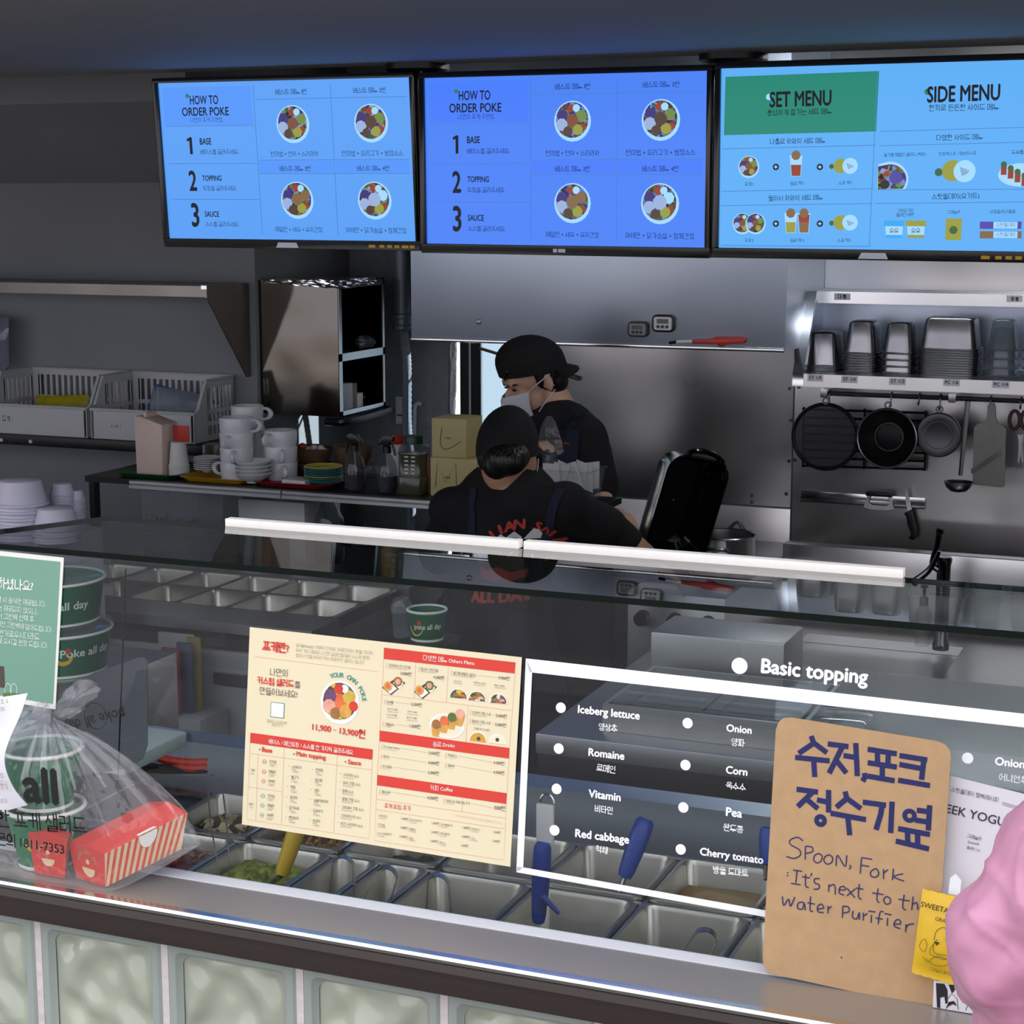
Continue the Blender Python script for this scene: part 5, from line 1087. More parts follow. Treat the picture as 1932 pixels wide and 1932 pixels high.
# brown pulp bowls and what they hold
mat('pulp', '#5d4634', 0.85, var=0.12, scale=30, bump=0.3)
def pulp(px, dy, r, h, label, tiltx=0.0, z=0.0007):
    p = on(px, dy); k = kx(px)
    o = MB().lathe([(r*k*0.62, 0), (r*k*0.9, h*k*0.45), (r*k, h*k), (r*k*0.96, h*k), (r*k*0.84, h*k*0.5), (r*k*0.55, h*k*0.1), (0.004, h*k*0.1)], 28).build('pulp_bowl', MATS['pulp'], None, local=True)
    o.location = tuple(p+V(0, 0, z)); o.rotation_euler = (0, tiltx, 0); return tag(o, label, 'bowl', 'brown pulp bowls')
pulp(592, 0.30, 37, 24, 'lower brown pulp bowl behind the teal plates'); pulp(592, 0.30, 38, 34, 'upper brown pulp bowl with red candies behind plates', 0.05, 24*kx(592)*0.85)
pulp(668, 0.30, 38, 40, 'brown pulp bowl behind the first spray bottle', 0.0, 0.036)
o = MB().box((on(640, 0.3)[0], YT+0.24, zT+0.0006), (on(700, 0.3)[0], YT+0.36, zT+0.0352)).build('clear_tub', MATS['clear_plastic'], bevel=0.004); tag(o, 'clear tub under the second pulp bowl', 'tub')
rnd = random.Random(5); zb2 = zT+24*kx(592)*0.85+26*kx(592)
for i, (dx, dz, m) in enumerate(((-20, 8, 'packet_red'), (-8, 2, 'paper_white'), (2, 6, 'paper_white'), (8, -1, 'packet_red'), (15, 6, 'paper_white'), (22, 0, 'jug_pink'))):
    c = on(592+dx, 0.29)+V(0, 0, zb2-zT+dz*kx(592)); o = MB().ball(c, (0.013, 0.012, 0.012), 8, 6).build('wrapped_candy', MATS[m]); tag(o, ['red wrapped candy at the left of the pulp bowl', 'white wrapped candy second in the pulp bowl', 'white wrapped candy at the middle of the pulp bowl', 'red wrapped candy low in the pulp bowl', 'white wrapped candy right of the red one', 'pale pink candy at the right of the pulp bowl'][i], 'candy', 'candies in the pulp bowl')
# spray bottles
glassy('bottle_clear', (0.70, 0.72, 0.76), ior=1.45, haze=0.12, hcol=(0.4, 0.42, 0.45)); mat('water', '#4a4d58', 0.1, var=0.02, trans=0.6)
def spray(px, dy, top, side, label):
    p = on(px, dy); H_ = AY(px, top, YT+dy)[2]-zT; s = H_/0.20
    t = thing('spray_bottle', label, 'spray bottle', p, group='spray bottles on the dish shelf')
    b = MB().lathe([(0.034, 0), (0.040, 0.008), (0.041, 0.04), (0.040, 0.075), (0.033, 0.105), (0.020, 0.128), (0.014, 0.135)], 24).build('bottle_body', MATS['bottle_clear'], t, local=True)
    w_ = MB().lathe([(0.033, 0.003), (0.038, 0.009), (0.039, 0.058), (0.004, 0.058)], 20).build('liquid', MATS['water'], t, local=True)
    c_ = MB().lathe([(0.016, 0.136), (0.016, 0.158), (0.011, 0.162)], 16).build('collar', MATS['black_plastic'], t, local=True)
    q = side
    h_ = MB().prism([(-0.028*q, 0.176), (-0.030*q, 0.192), (-0.012*q, 0.200), (0.010*q, 0.196), (0.030*q, 0.176), (0.034*q, 0.160), (0.018*q, 0.168), (0.010*q, 0.160), (-0.010*q, 0.160), (-0.014*q, 0.174)], (0, -0.011, 0), (1, 0, 0), (0, 0, 1), (0, 1, 0), 0.022).build('spray_head', MATS['black_plastic'], t, local=True, bevel=0.002)
    tr = MB().tube(smooth_path([(-0.016*q, 0, 0.174), (-0.026*q, 0, 0.158), (-0.034*q, 0, 0.128)], 4), 0.005, 6).build('trigger', MATS['black_plastic'], t, local=True)
    dt = MB().tube([(0, 0, 0.134), (0.006, 0, 0.01)], 0.002, 6).build('dip_tube', MATS['white_plastic'], t, local=True)
    t.scale = (s*0.92, s*0.92, s)
    return t
spray(670, 0.07, 817, 1, 'clear spray bottle with black trigger, left of the two'); spray(731, 0.07, 820, -1, 'clear spray bottle with black trigger beside green capped bottle')
# oil bottle
mat('oil_green', '#4c5038', 0.2, var=0.1, trans=0.3); p = on(781, 0.08); Hh = AY(781, 822, YT+0.08)[2]-zT; kk = kx(781)
t = thing('herb_oil_bottle', 'square olive green bottle with dark green cap', 'bottle', p)
R = lambda a, z: [(p[0]+x, p[1]+y, p[2]+z) for x, y in rrect(a, a*0.8, a*0.18, 4)]
w_ = 52*kk; rows = [R(w_*0.95, 0), R(w_, 0.006), R(w_, Hh*0.30), R(w_*0.94, Hh*0.32), R(w_*0.94, Hh*0.66), R(w_, Hh*0.70), R(w_*0.9, Hh*0.80), R(w_*0.7, Hh*0.86)]
mb = MB(); mb.grid(rows[:6], closed_u=True); mb.f.append(list(range(len(rows[0])))[::-1]); mb.mi.append(0); mb.build('bottle_body', MATS['oil_green'], t)
mb = MB(); mb.grid([rows[5], rows[6], rows[7]], closed_u=True); mb.build('shoulder', MATS['bottle_clear'], t)
MB().lathe([(w_*0.33, Hh*0.86), (w_*0.34, Hh*0.98), (w_*0.32, Hh)], 20, p).build('cap', mat('cap_green', '#123c28', 0.4), t)
mb = MB()
for a_ in (-0.10, 0.16):
    for j in range(5): mb.box((p[0]+w_*a_-0.006, p[1]-w_*0.4-0.0012, p[2]+Hh*(0.36+0.07*j)), (p[0]+w_*a_+0.007, p[1]-w_*0.4-0.0003, p[2]+Hh*(0.385+0.07*j)))
mb.build('highlight_label', MATS['white_plastic'], t, kind='stuff')  # white bars painted on as highlights of the bottle
# bottles at the back
p = on(748, 0.30); t = thing('red_cap_bottle', 'white bottle with red flip cap behind the second spray bottle', 'bottle', p); Hh = AY(748, 822, YT+0.3)[2]-zT
MB().lathe([(0.030, 0), (0.032, 0.01), (0.032, Hh*0.72), (0.018, Hh*0.82)], 20, p).build('bottle_body', MATS['paper_white'], t); MB().lathe([(0.024, Hh*0.82), (0.026, Hh*0.84), (0.026, Hh)], 16, p).build('cap', MATS['packet_red'], t)
p = on(809, 0.10); o = MB().lathe([(0.007, 0), (0.008, 0.01), (0.008, 0.09), (0.005, 0.115), (0.005, 0.14)], 12, p).build('pink_vial', mat('vial_pink', '#8a5a5a', 0.3)); tag(o, 'slim pinkish vial between green capped bottle and carton', 'bottle')
# coffee cartons with hand-drawn letters
mat('carton_cream', '#bfb27c', 0.65, var=0.03, scale=5); mat('pen_black', '#2a261e', 0.6, var=0)
def carton(x0, x1, y0, zb, dy, d, label, letter):
    A, B = on(x0, dy), on(x1, dy); h = AY((x0+x1)/2, y0, YT+dy)[2]
    t = thing('coffee_carton', label, 'carton', ((A[0]+B[0])/2, YT+dy, zb), group='cream cartons on the dish shelf')
    MB().box((A[0], YT+dy, zb), (B[0], YT+dy+d, h)).build('box', MATS['carton_cream'], t, bevel=0.002)
    pr = Print(FP(YT+dy)); letter(pr); pr.build(t, {'pen_black': 'lettering', 'stamp': 'lettering'}); return h
mat('stamp', '#7a6238', 0.6, var=0)
def lm(pr):
    pr.stroke('pen_black', [(822, 918), (825, 873), (840, 910), (860, 874), (861, 920)], 1.3); pr.text('stamp', 'coffee', (836, 902), (850, 903), 0.01)
def ll(pr):
    pr.stroke('pen_black', smooth_path([(834, 806), (831, 836), (838, 847), (850, 845), (870, 833)], 5), 1.3); pr.text('stamp', 'coffee', (838, 828), (852, 829), 0.01)
h1 = carton(812, 905, 865, zT+0.0006, 0.06, 0.10, 'lower cream carton with a hand-drawn M', lm); carton(815, 880, 790, h1+0.0008, 0.06, 0.12, 'upper cream carton with a hand-drawn L', ll)
# ------------------------------------------------------------------ inside the topping counter: wells, pans, food, tongs
ZP = 1.0
mat('steel_blue', (0.34, 0.39, 0.46), 0.36, 0.85, var=0.06, scale=3)
t = thing('topping_well', 'steel well of the topping counter behind the glass', 'counter', (-0.9, 2.5, 0.3))
MB().prism([(1.968, 1.160), (1.975, 1.160), (2.195, 0.98), (2.195, 0.4), (1.968, 0.4)], (-1.95, 0, 0), (0, 1, 0), (0, 0, 1), (1, 0, 0), 2.7).build('front_wall', MATS['steel'], t)
PX0, PP = -1.161, 0.1755
prof = [(2.705, 0.990), (2.725, 1.000), (2.745, 1.012), (2.765, 1.032), (2.79, 1.055), (2.84, 1.060), (2.84, 0.4), (2.705, 0.4)]
MB().prism(prof, (-1.95, 0, 0), (0, 1, 0), (0, 0, 1), (1, 0, 0), 2.7).build('rear_wall', MATS['steel_blue'], t)
mb = MB()
for y in (2.195, 2.49, 2.695): mb.box((-1.95, y, 0.984), (0.75, y+0.012, 0.996))
mb.build('deck_rail', MATS['steel'], t, kind='stuff')
for k in range(-4, 11): MB().box((PX0+PP*k-0.004, 2.207, 0.984), (PX0+PP*k+0.004, 2.694, 0.994)).build('divider', MATS['steel'], t)
MB().box((-1.95, 2.2, 0.70), (0.75, 2.70, 0.72)).build('well_floor', MATS['steel_dark'], t)
mat('pan_steel', (0.48, 0.46, 0.42), 0.34, 0.9, var=0.12, scale=10, bump=0.02, bscale=30)
def open_pan(w, d, h):
    """open food pan hanging by its rim at z=0"""
    R = lambda a, b, z, q: [(x, y, z) for x, y in rrect(a, b, q, 4)]
    rows = [R(w, d, -0.004, 0.016), R(w, d, 0.001, 0.016), R(w-0.004, d-0.004, 0.003, 0.016), R(w-0.014, d-0.014, 0.003, 0.018), R(w-0.020, d-0.020, -0.004, 0.020), R(w-0.030, d-0.030, -h+0.02, 0.024), R(w-0.045, d-0.045, -h, 0.020)]
    mb = MB(); mb.grid(rows, closed_u=True); k = len(mb.v)-len(rows[-1]); mb.f.append(list(range(k, len(mb.v)))); mb.mi.append(0)
    return mb.build('topping_pan', MATS['pan_steel'], None, local=True)
P1 = open_pan(PP-0.006, 0.282, 0.15); P1['category'] = 'food pan'; P1['group'] = 'steel topping pans in the counter well'; first = [P1]
PS = open_pan(PP-0.006, 0.190, 0.15); PH = open_pan(PP/2-0.004, 0.282, 0.15)
def put_pan(src, x, y, label):
    o = src
    if src.get('used'): o = src.copy(); COL.objects.link(o)
    else: src['used'] = 1
    o.location = (x, y, ZP); return tag(o, label, 'food pan', 'steel topping pans in the counter well')
ya, yb_ = 2.347, 2.5985
put_pan(P1, PX0-1.5*PP, ya, 'front steel pan of green guacamole with yellow tool')
put_pan(PH, PX0-0.75*PP, ya, 'narrow front pan with upright tongs beside the guacamole'); put_pan(PH, PX0-0.25*PP, ya, 'second narrow front pan with tongs lying across')
put_pan(P1, PX0+0.5*PP, ya, 'empty front steel pan with tongs, below the paper menu corner'); put_pan(P1, PX0+1.5*PP, ya, 'front steel pan crossed by the blue handled tongs'); put_pan(P1, PX0+2.5*PP, ya, 'front steel pan left of the cardboard sign'); put_pan(P1, PX0+3.5*PP, ya, 'front steel pan half hidden by the cardboard sign'); put_pan(P1, PX0+4.5*PP, ya, 'front steel pan behind the cardboard sign')
put_pan(P1, PX0-2.5*PP, ya, 'front steel pan of raw fish behind the red boxes')
labs = ['rear steel pan of mushrooms behind the menu', 'rear steel pan of brown crumbs behind the guacamole', 'rear steel pan behind the paper menu', 'rear steel pan right of the menu edge', 'rear steel pan under the Red cabbage lettering', 'rear steel pan of tan dressing under the Cherry tomato lettering', 'rear steel pan behind the cardboard sign top', 'rear steel pan behind the sign, right']
for i, lab in enumerate(labs): put_pan(PS, PX0+(i-2.5)*PP, yb_, lab)
for o in (P1, PS, PH): del o['used']
for o in list(scene.objects):
    if o.get('used') is not None: del o['used']
def food(name, x, y, w, d, m, z, label, cat, rough=0.012, N=22, seed=1):
    rnd = random.Random(seed); rows = []
    H = [[rnd.uniform(0, 1) for _ in range(N+1)] for _ in range(N+1)]
    for i in range(N+1):
        r = []
        for j in range(N+1):
            a, b = j/N, i/N; e = min(1, 5*min(a, 1-a, b, 1-b)+0.25)
            s = sum(H[min(N, max(0, i+p))][min(N, max(0, j+q))] for p in (-1, 0, 1) for q in (-1, 0, 1))/9
            r.append((x+(a-.5)*w, y+(b-.5)*d, z+rough*(s*1.7-0.85)*2*e+0.01*math.sin(PI*a)*math.sin(PI*b)))
        rows.append(r)
    o = MB().grid(rows).build(name, m); o['kind'] = 'stuff'; o['label'] = label; return o
W1, D1 = PP-0.038, 0.245
food('guacamole', PX0-1.5*PP, ya, W1, D1, ramp_mat('guac', ['#3c4018', '#6f7a2a', '#98a048', '#565c24'], 60, 'NOISE', bump=0.4), ZP-0.022, 'mashed green guacamole in the front pan', 'food', 0.016)
food('raw_fish', PX0-2.5*PP, ya, W1, D1, ramp_mat('fish', ['#3a1518', '#6a2a22', '#8a4a3a', '#4a2020'], 35, 'NOISE', rough=0.25, bump=0.3), ZP-0.018, 'dark red diced raw fish', 'food', 0.02, seed=4)
food('mushroom_slices', PX0-2.5*PP, yb_, W1, 0.15, ramp_mat('mush', ['#2a231c', '#8f8368', '#bfb290', '#4a3c2c'], 60, bump=0.6), ZP-0.03, 'sliced mushrooms in the rear pan', 'food', 0.02, seed=6)
food('brown_crumbs', PX0-1.5*PP, yb_, W1, 0.15, ramp_mat('crumb', ['#4a3218', '#7a5828', '#a07c40', '#2e2010'], 140, bump=0.8), ZP-0.02, 'toasted brown crumbs in the rear pan', 'food', 0.015, seed=7)
food('tan_dressing', PX0+2.5*PP, yb_, W1, 0.15, mat('tan', '#9a7a48', 0.5, var=0.12), ZP-0.035, 'tan dressing in the rear pan', 'food', 0.004, seed=8)
food('dark_seaweed', PX0-0.5*PP, yb_, W1, 0.15, mat('seaweed', '#2c2618', 0.6, var=0.3, scale=60), ZP-0.06, 'dark chopped seaweed in the rear pan', 'food', 0.02, seed=9)
# tongs: a sprung loop of strip, tips down in the pan
def tongs(px, py, Y, lean, label, w=0.011, L=0.15, spread=0.016, m='steel', tilt=0.35):
    """loop top shows at the photo spot; arms run down"""
    T = AY(px, py, Y); dn = unit(V(lean, tilt*0.3, -1.0)); sd = unit(V(1, 0.2, 0)-dn*(V(1, 0.2, 0)@dn)); fw = np.cross(sd, dn)
    C_ = []
    for a in np.linspace(0, PI, 9): C_.append(T+dn*(spread*(1-math.sin(a)))+sd*(spread*math.cos(a)))
    C_ = [T+dn*L+sd*spread*0.7]+[T+dn*(L*0.5)+sd*spread*1.15]+C_+[T+dn*(L*0.5)-sd*spread*1.15]+[T+dn*L-sd*spread*0.7]
    C_ = smooth_path(C_, 3); rows = [[p+fw*w/2 for p in C_], [p-fw*w/2 for p in C_]]
    mb = MB(); mb.grid(rows)
    rows2 = [[p+fw*w/2+unit(p-(T+dn*0.05))*0.0012 for p in C_], [p-fw*w/2+unit(p-(T+dn*0.05))*0.0012 for p in C_]]; mb.grid(rows2, flip=True)
    o = mb.build('steel_tongs', MATS[m]); return tag(o, label, 'tongs', 'small steel tongs in the pans')
tongs(648, 1617, 2.34, -0.10, 'small steel tongs standing in the first narrow pan'); tongs(735, 1638, 2.34, -0.42, 'small steel tongs leaning in the second narrow pan')
tongs(827, 1652, 2.33, -0.03, 'small steel tongs in the empty pan below the menu'); tongs(1340, 1757, 2.30, -0.55, 'small steel tongs left of the cardboard sign', L=0.12)
tongs(403, 1462, 2.30, 0.02, 'slim wire tongs standing behind the striped box', w=0.005, L=0.17, spread=0.011)
# long handled tools
def handle_tool(name, p0, p1, Y0, Y1, r, m, label, cat, tip=None, ring=False, ridges=0):
    A, B = AY(*p0, Y0), AY(*p1, Y1); t = thing(name, label, cat, B if A[2] > B[2] else A)
    q = [A+(B-A)*s for s in (0, 0.06, 0.3, 0.6, 0.9, 1.0)]; MB().tube(q, [r*0.75, r, r*1.08, r, r*0.85, r*0.7], 12).build('handle', MATS[m], t)
    if tip: C_ = AY(*tip[0], tip[1]); MB().tube([B, C_], [0.005, 0.003], 8).build('shaft', MATS['steel_dark'], t)
    if ring: MB().tube([A+V(0.008*math.cos(a), 0, 0.010+0.010*math.sin(a)) for a in np.linspace(0, 2*PI, 14)[:-1]], 0.0018, 6, closed=True).build('hang_loop', MATS['steel_bright'], t)
    return t, A, B
mat('blue_handle', '#1f449c', 0.38, var=0.06); mat('yellow_handle', '#c4a010', 0.4, var=0.06)
t, A, B = handle_tool('yellow_scoop', (566, 1548), (530, 1652), 2.36, 2.32, 0.0135, 'yellow_handle', 'scoop with thick yellow handle in the guacamole', 'scoop', ((505, 1672), 2.33))
t, A, B = handle_tool('blue_tongs', (1024, 1592), (1016, 1738), 2.20, 2.22, 0.0125, 'blue_handle', 'blue handled tongs hanging over the front pans', 'tongs')
MB().box(A+V(-0.012, 0.004, 0.0), A+V(0.014, 0.010, 0.055)).build('white_jaw', MATS['white_plastic'], t, bevel=0.002); MB().tube([A+V(0.004+0.010*math.cos(a), 0.006, 0.058+0.012*math.sin(a)) for a in np.linspace(0, PI, 9)], 0.0018, 6).build('hang_loop', MATS['steel_bright'], t)
q = AY(1022, 1690, 2.2); MB().tube([q, q+V(0.022, 0.01, -0.026)], [0.005, 0.003], 6).build('catch', MATS['blue_handle'], t)
t, A, B = handle_tool('blue_spoon', (1219, 1545), (1178, 1655), 2.62, 2.58, 0.0155, 'blue_handle', 'ribbed blue handle standing in the Red cabbage pan', 'spoon', ((1165, 1690), 2.56))
t, A, B = handle_tool('blue_spoon', (1450, 1560), (1446, 1630), 2.62, 2.60, 0.013, 'blue_handle', 'blue handle peeking out left of the cardboard sign', 'spoon', ((1444, 1660), 2.58))
t = thing('red_shears', 'red and black scissor handles lying on the fish pans', 'scissors', AZ(345, 1440, ZP+0.01)); A = AZ(345, 1436, ZP+0.02)
for i, (px, py, w_) in enumerate(((345, 1430, 0.055), (365, 1442, 0.034))):
    c = AZ(px, py, ZP+0.02+0.008*(1-i)); MB().tube([c+V(w_*math.cos(a), 0.022*math.sin(a), 0) for a in np.linspace(0, 2*PI, 20)[:-1]], 0.008, 8, closed=True).build('handle', MATS['red_plastic'], t)
c = AZ(330, 1452, ZP+0.012); MB().obox(c, V(0.07, 0.01, 0), V(0, 0.012, 0), V(0, 0, 0.006)).build('blade', MATS['black_plastic'], t)
# ------------------------------------------------------------------ left end of the counter: bowls, bag panel, white slab
xl0, xl1 = -3.3, -1.96
MB_ = MB().box((xl0, 2.10, 0.4), (xl1, 3.0, 1.165)); sc_ = thing('side_counter', 'steel side counter at the left behind the glass', 'counter', (xl0+0.6, 2.5, 0.4)); MB_.build('cabinet', MATS['steel'], sc_, bevel=0.004)
mat('bowl_green', '#0f5a3c', 0.45, var=0.03); mat('print_white', '#e3e8e0', 0.5, var=0); mat('print_yellow', '#d0a51e', 0.5, var=0); mat('print_orange', '#c2491f', 0.5, var=0); glassy('lid_clear', (0.9, 0.92, 0.93), haze=0.08)
def wrap_text(mb, body, c, r0, r1, h, z0, size, a0, a1, bold=0.02):
    """letters wrapped round a tapered bowl; angles where the text starts and ends"""
    v, f = glyph(body, bold)
    x0, x1 = v[:, 0].min(), v[:, 0].max()
    def P(p):
        a = a0+(a1-a0)*(p[0]-x0)/(x1-x0); z = z0+p[1]*size; r = r0+(r1-r0)*z/h+0.0008
        return (c[0]+r*math.cos(a), c[1]+r*math.sin(a), c[2]+z)
    mb.add([P(p) for p in v], f)
def poke_bowl(c, r0, r1, h, label, a_mid, txt='poke all day', lid=True, span=1.5, col='bowl_green', tcol='print_white', tsize=0.022, tz=0.42):
    t = thing('paper_bowl', label, 'bowl', c, group='green paper bowls')
    MB().lathe([(r0*0.96, 0), (r0, 0.002), (r1, h-0.004), (r1-0.003, h-0.004), (r0-0.004, 0.006), (0.004, 0.006)], 48, c).build('shell', MATS[col], t)
    MB().tube([(c[0]+(r1+0.001)*a, c[1]+(r1+0.001)*b, c[2]+h-0.003) for a, b in circ(48)], 0.003, 6, closed=True).build('rolled_rim', MATS['print_white'], t)
    MB().lathe([(r0+0.0012, 0.0), (r0+0.0015, 0.005)], 48, c, cap0=False, cap1=False).build('base_band', MATS['print_white'], t)
    if txt:
        mb = MB(); wrap_text(mb, txt, c, r0, r1, h, h*tz, tsize, a_mid-span/2, a_mid+span/2); mb.build('lettering', MATS[tcol], t, smooth=False, kind='stuff')
        # little bowl emblem: yellow half disc and orange dot on the side
        mb = MB(); ae = a_mid-span/2+span*0.05
        def PT(da, z): r = r0+(r1-r0)*z/h+0.001; return (c[0]+r*math.cos(ae+da), c[1]+r*math.sin(ae+da), c[2]+z)
        R_ = 0.020; pts = [PT(R_*math.cos(q)/r1, h*tz+0.004+R_*math.sin(q)) for q in np.linspace(PI, 2*PI, 12)]; mb.add(pts, [tuple(range(12))]); mb.build('emblem', MATS['print_yellow'], t, smooth=False)
        mb = MB(); pts = [PT((0.006*math.cos(q)+0.010)/r1, h*tz+0.013+0.006*math.sin(q)) for q in np.linspace(0, 2*PI, 11)[:-1]]; mb.add(pts, [tuple(range(10))]); mb.build('emblem', MATS['print_orange'], t, smooth=False)
    if lid: MB().lathe([(r1+0.004, h), (r1+0.004, h+0.006), (r1-0.006, h+0.010), (r1*0.75, h+0.012)], 48, c).build('lid', MATS['lid_clear'], t)
    return t
gY = 2.80; gx = AY(112, 1200, gY)[0]; s_ = mpp(108, 1200, gY); zg = 1.166
r1, r0, hB = 94*s_, 82*s_, 80*s_
cam_a = math.atan2(0-gY, 0-gx)
poke_bowl(V(gx, gY, zg), r0, r1, hB, 'lower green paper bowl with poke print behind the glass', cam_a+0.62, 'Poke all day', span=1.25, tz=0.50)
poke_bowl(V(gx-0.012, gY, zg+hB+0.013), r0, r1, hB, 'upper green paper bowl with all day print behind the glass', cam_a+0.15, 'Poke all day', span=1.25, tz=0.40)
# printed plastic bags hung upside down behind the glass
glassy('bag_film_grey', (0.42, 0.44, 0.47), ior=1.3, haze=0.55, hcol=(0.30, 0.31, 0.34)); bp_ = FP(2.13)
t = thing('hanging_bag_stack', 'grey translucent printed bag hanging upside down behind the glass', 'bag', bp_.hit(200, 1430))
out = [(88, 1470), (100, 1310), (180, 1268), (262, 1240), (272, 1240), (279, 1247), (279, 1405), (270, 1432), (240, 1450)]
MB().prism(outline(bp_, out), bp_.O, bp_.u, bp_.v, bp_.n, 0.002).build('film', MATS['bag_film_grey'], t)
pr = Print(bp_, 0.0025); pr.text('ink_black', 'poke all day', (234, 1335), (120, 1362), 0.012); pr.ring('ink_black', 182, 1350, 25, 1.4); pr.build(t, {'ink_black': 'lettering'})
lo, hi = fbox(268, 1380, 355, 1432, 2.36, 0.20); mat('foam_white', '#b9c4c4', 0.6, var=0.03)
o = MB().box((-2.30, 2.28, 1.1662), (AY(354, 1400, 2.46)[0], 2.46, 1.19)).build('cutting_board', MATS['foam_white'], bevel=0.004); tag(o, 'thick white cutting board above the fish pans', 'cutting board')
# ------------------------------------------------------------------ white cabinet and bowl stacks at far left
zW = 1.19; mat('cabinet_white', '#b9b7c4', 0.5, var=0.03)
cb = thing('white_cabinet', 'pale cabinet at left carrying stacked white bowls', 'cabinet', (-3.2, 3.6, 0)); MB().box((-4.6, 3.60, 0.001), (AY(178, 1020, 3.98)[0], 4.02, zW)).build('body', MATS['cabinet_white'], cb, bevel=0.004)
mat('bowl_white', '#c9c6d6', 0.5, var=0.02)
WB = tag(MB().lathe([(0.066, 0), (0.068, 0.003), (0.067, 0.007), (0.062, 0.008), (0.050, 0.060), (0.047, 0.062), (0.004, 0.062)], 32).build('white_paper_bowl', MATS['bowl_white'], None, local=True), '', 'bowl', 'stacks of white paper bowls at left')
first = True
for px, top, r_, nm in ((38, 905, 52, 'big left stack'), (116, 912, 24, 'narrow rear stack'), (105, 958, 44, 'low front stack'), (-40, 900, 50, 'stack at the frame edge'), (140, 925, 20, 'rearmost small stack')):
    Yb_ = {'low front stack': 3.80, 'narrow rear stack': 3.93, 'rearmost small stack': 3.96}.get(nm, 3.80); p = AY(px, top, Yb_); s = r_*mpp(px, top, Yb_)/0.068; H_ = p[2]-zW; n = max(1, int((H_-0.062*s)/(0.014*s))+1)
    pit = (H_-0.062*s)/(n-1) if n > 1 else 0
    for i in range(min(n, 15)):
        q = WB if first else WB.copy()
        if not first: COL.objects.link(q)
        first = False; q.location = (p[0], Yb_, zW+0.0006+pit*i); q.scale = (s, s, s); q['label'] = f'{ORDS[i] if i < min(n, 15)-1 else "topmost"} upturned white paper bowl of the {nm}'
ZQ2 = 0.93; lo, hi = fbox(160, 928, 268, 1010, 4.45, 0.25); hi = (hi[0], hi[1], min(hi[2], zT-0.03)); t = thing('clear_box', 'clear acrylic box beside the white bowl stacks', 'container', (lo[0]+0.05, 4.5, ZQ2))
for a, b in (((lo[0], 4.75, ZQ2+0.0006), (hi[0], 4.754, hi[2])), ((lo[0], 4.90, ZQ2+0.0006), (hi[0], 4.904, hi[2])), ((lo[0], 4.7545, ZQ2+0.0006), (lo[0]+0.004, 4.8995, hi[2])), ((hi[0]-0.004, 4.7545, ZQ2+0.0006), (hi[0], 4.8995, hi[2]))): MB().box(a, b).build('wall', MATS['clear_plastic'], t)
bpy.data.objects['white_cabinet'].children[0].data.update()
# ------------------------------------------------------------------ prep table behind (left of the worker)
ZQ2 = 0.93; YP0, YP1 = 4.12, 4.95; xp0, xp1 = -3.32, -2.27
t = thing('prep_table', 'steel prep fridge with drop-in pans left of the worker', 'prep table', ((xp0+xp1)/2, 4.5, 0))
MB().box((xp0, YP0+0.02, 0.001), (xp1, YP1, 0.78)).build('body', MATS['steel'], t)
for q in ((xp0, xp0+0.004), (xp1-0.004, xp1)): MB().box((q[0], YP0+0.0205, 0.7805), (q[1], YP1, ZQ2-0.0295)).build('side_plate', MATS['steel'], t)
mb = MB(); mb.box((xp0, YP0, ZQ2-0.029), (xp1, YP0+0.16, ZQ2)); mb.box((xp0, 4.72, ZQ2-0.029), (xp1, YP1, ZQ2)); mb.build('worktop', MATS['steel'], t)
mat('door_white', '#9da0a3', 0.4, var=0.03)
for i in range(3):
    x0 = xp0+0.01+i*0.345; MB().box((x0, YP0, 0.15), (x0+0.335, YP0+0.019, ZQ2-0.08)).build('door', MATS['door_white'], t, bevel=0.004); MB().box((x0+0.05, YP0-0.014, ZQ2-0.17), (x0+0.28, YP0-0.0005, ZQ2-0.14)).build('door_handle', MATS['steel_dark'], t)
nP = 0
PK = open_pan(0.164, 0.205, 0.12); PK['category'] = 'food pan'
LB = ['leftmost', 'second', 'third', 'fourth', 'fifth', 'rightmost']
for r in range(2):
    for i in range(6):
        o = PK if nP == 0 else PK.copy()
        if nP: COL.objects.link(o)
        nP += 1; o.location = (xp0+0.09+0.170*i, YP0+0.27+0.212*r, ZQ2-0.004); tag(o, f'{LB[i]} steel pan in the {"front" if r == 0 else "rear"} row of prep table', 'food pan', 'pans dropped into the prep table')
food('lettuce', AY(300, 1090, 4.75)[0], 4.83, 0.26, 0.17, ramp_mat('lettuce', ['#1c2416', '#56662e', '#8a9450', '#33401f', '#6d7a3c'], 30, 'NOISE', bump=0.8), ZQ2+0.09, 'leafy lettuce heap on the prep table', 'food', 0.05, seed=11)
c = AY(300, 1090, 4.75); t = thing('lettuce_tub', 'clear tub of lettuce at the back of prep table', 'tub', (c[0], 4.83, ZQ2))
for a, b in (((-0.16, -0.11), (0.16, -0.106)), ((-0.16, 0.106), (0.16, 0.11)), ((-0.16, -0.1055), (-0.156, 0.1055)), ((0.156, -0.1055), (0.16, 0.1055))): MB().box((c[0]+a[0], 4.83+a[1], ZQ2+0.0005), (c[0]+b[0], 4.83+b[1], ZQ2+0.12)).build('wall', MATS['clear_plastic'], t)
p = AZ(690, 1120, ZQ2); o = MB().lathe([(0.024, 0), (0.026, 0.006), (0.026, 0.10), (0.016, 0.115), (0.010, 0.125), (0.004, 0.15)], 16, (p[0], 4.76, ZQ2+0.0005)).build('mustard_bottle', mat('mustard', '#a88a3c', 0.4)); tag(o, 'mustard coloured squeeze bottle on the prep table', 'bottle')
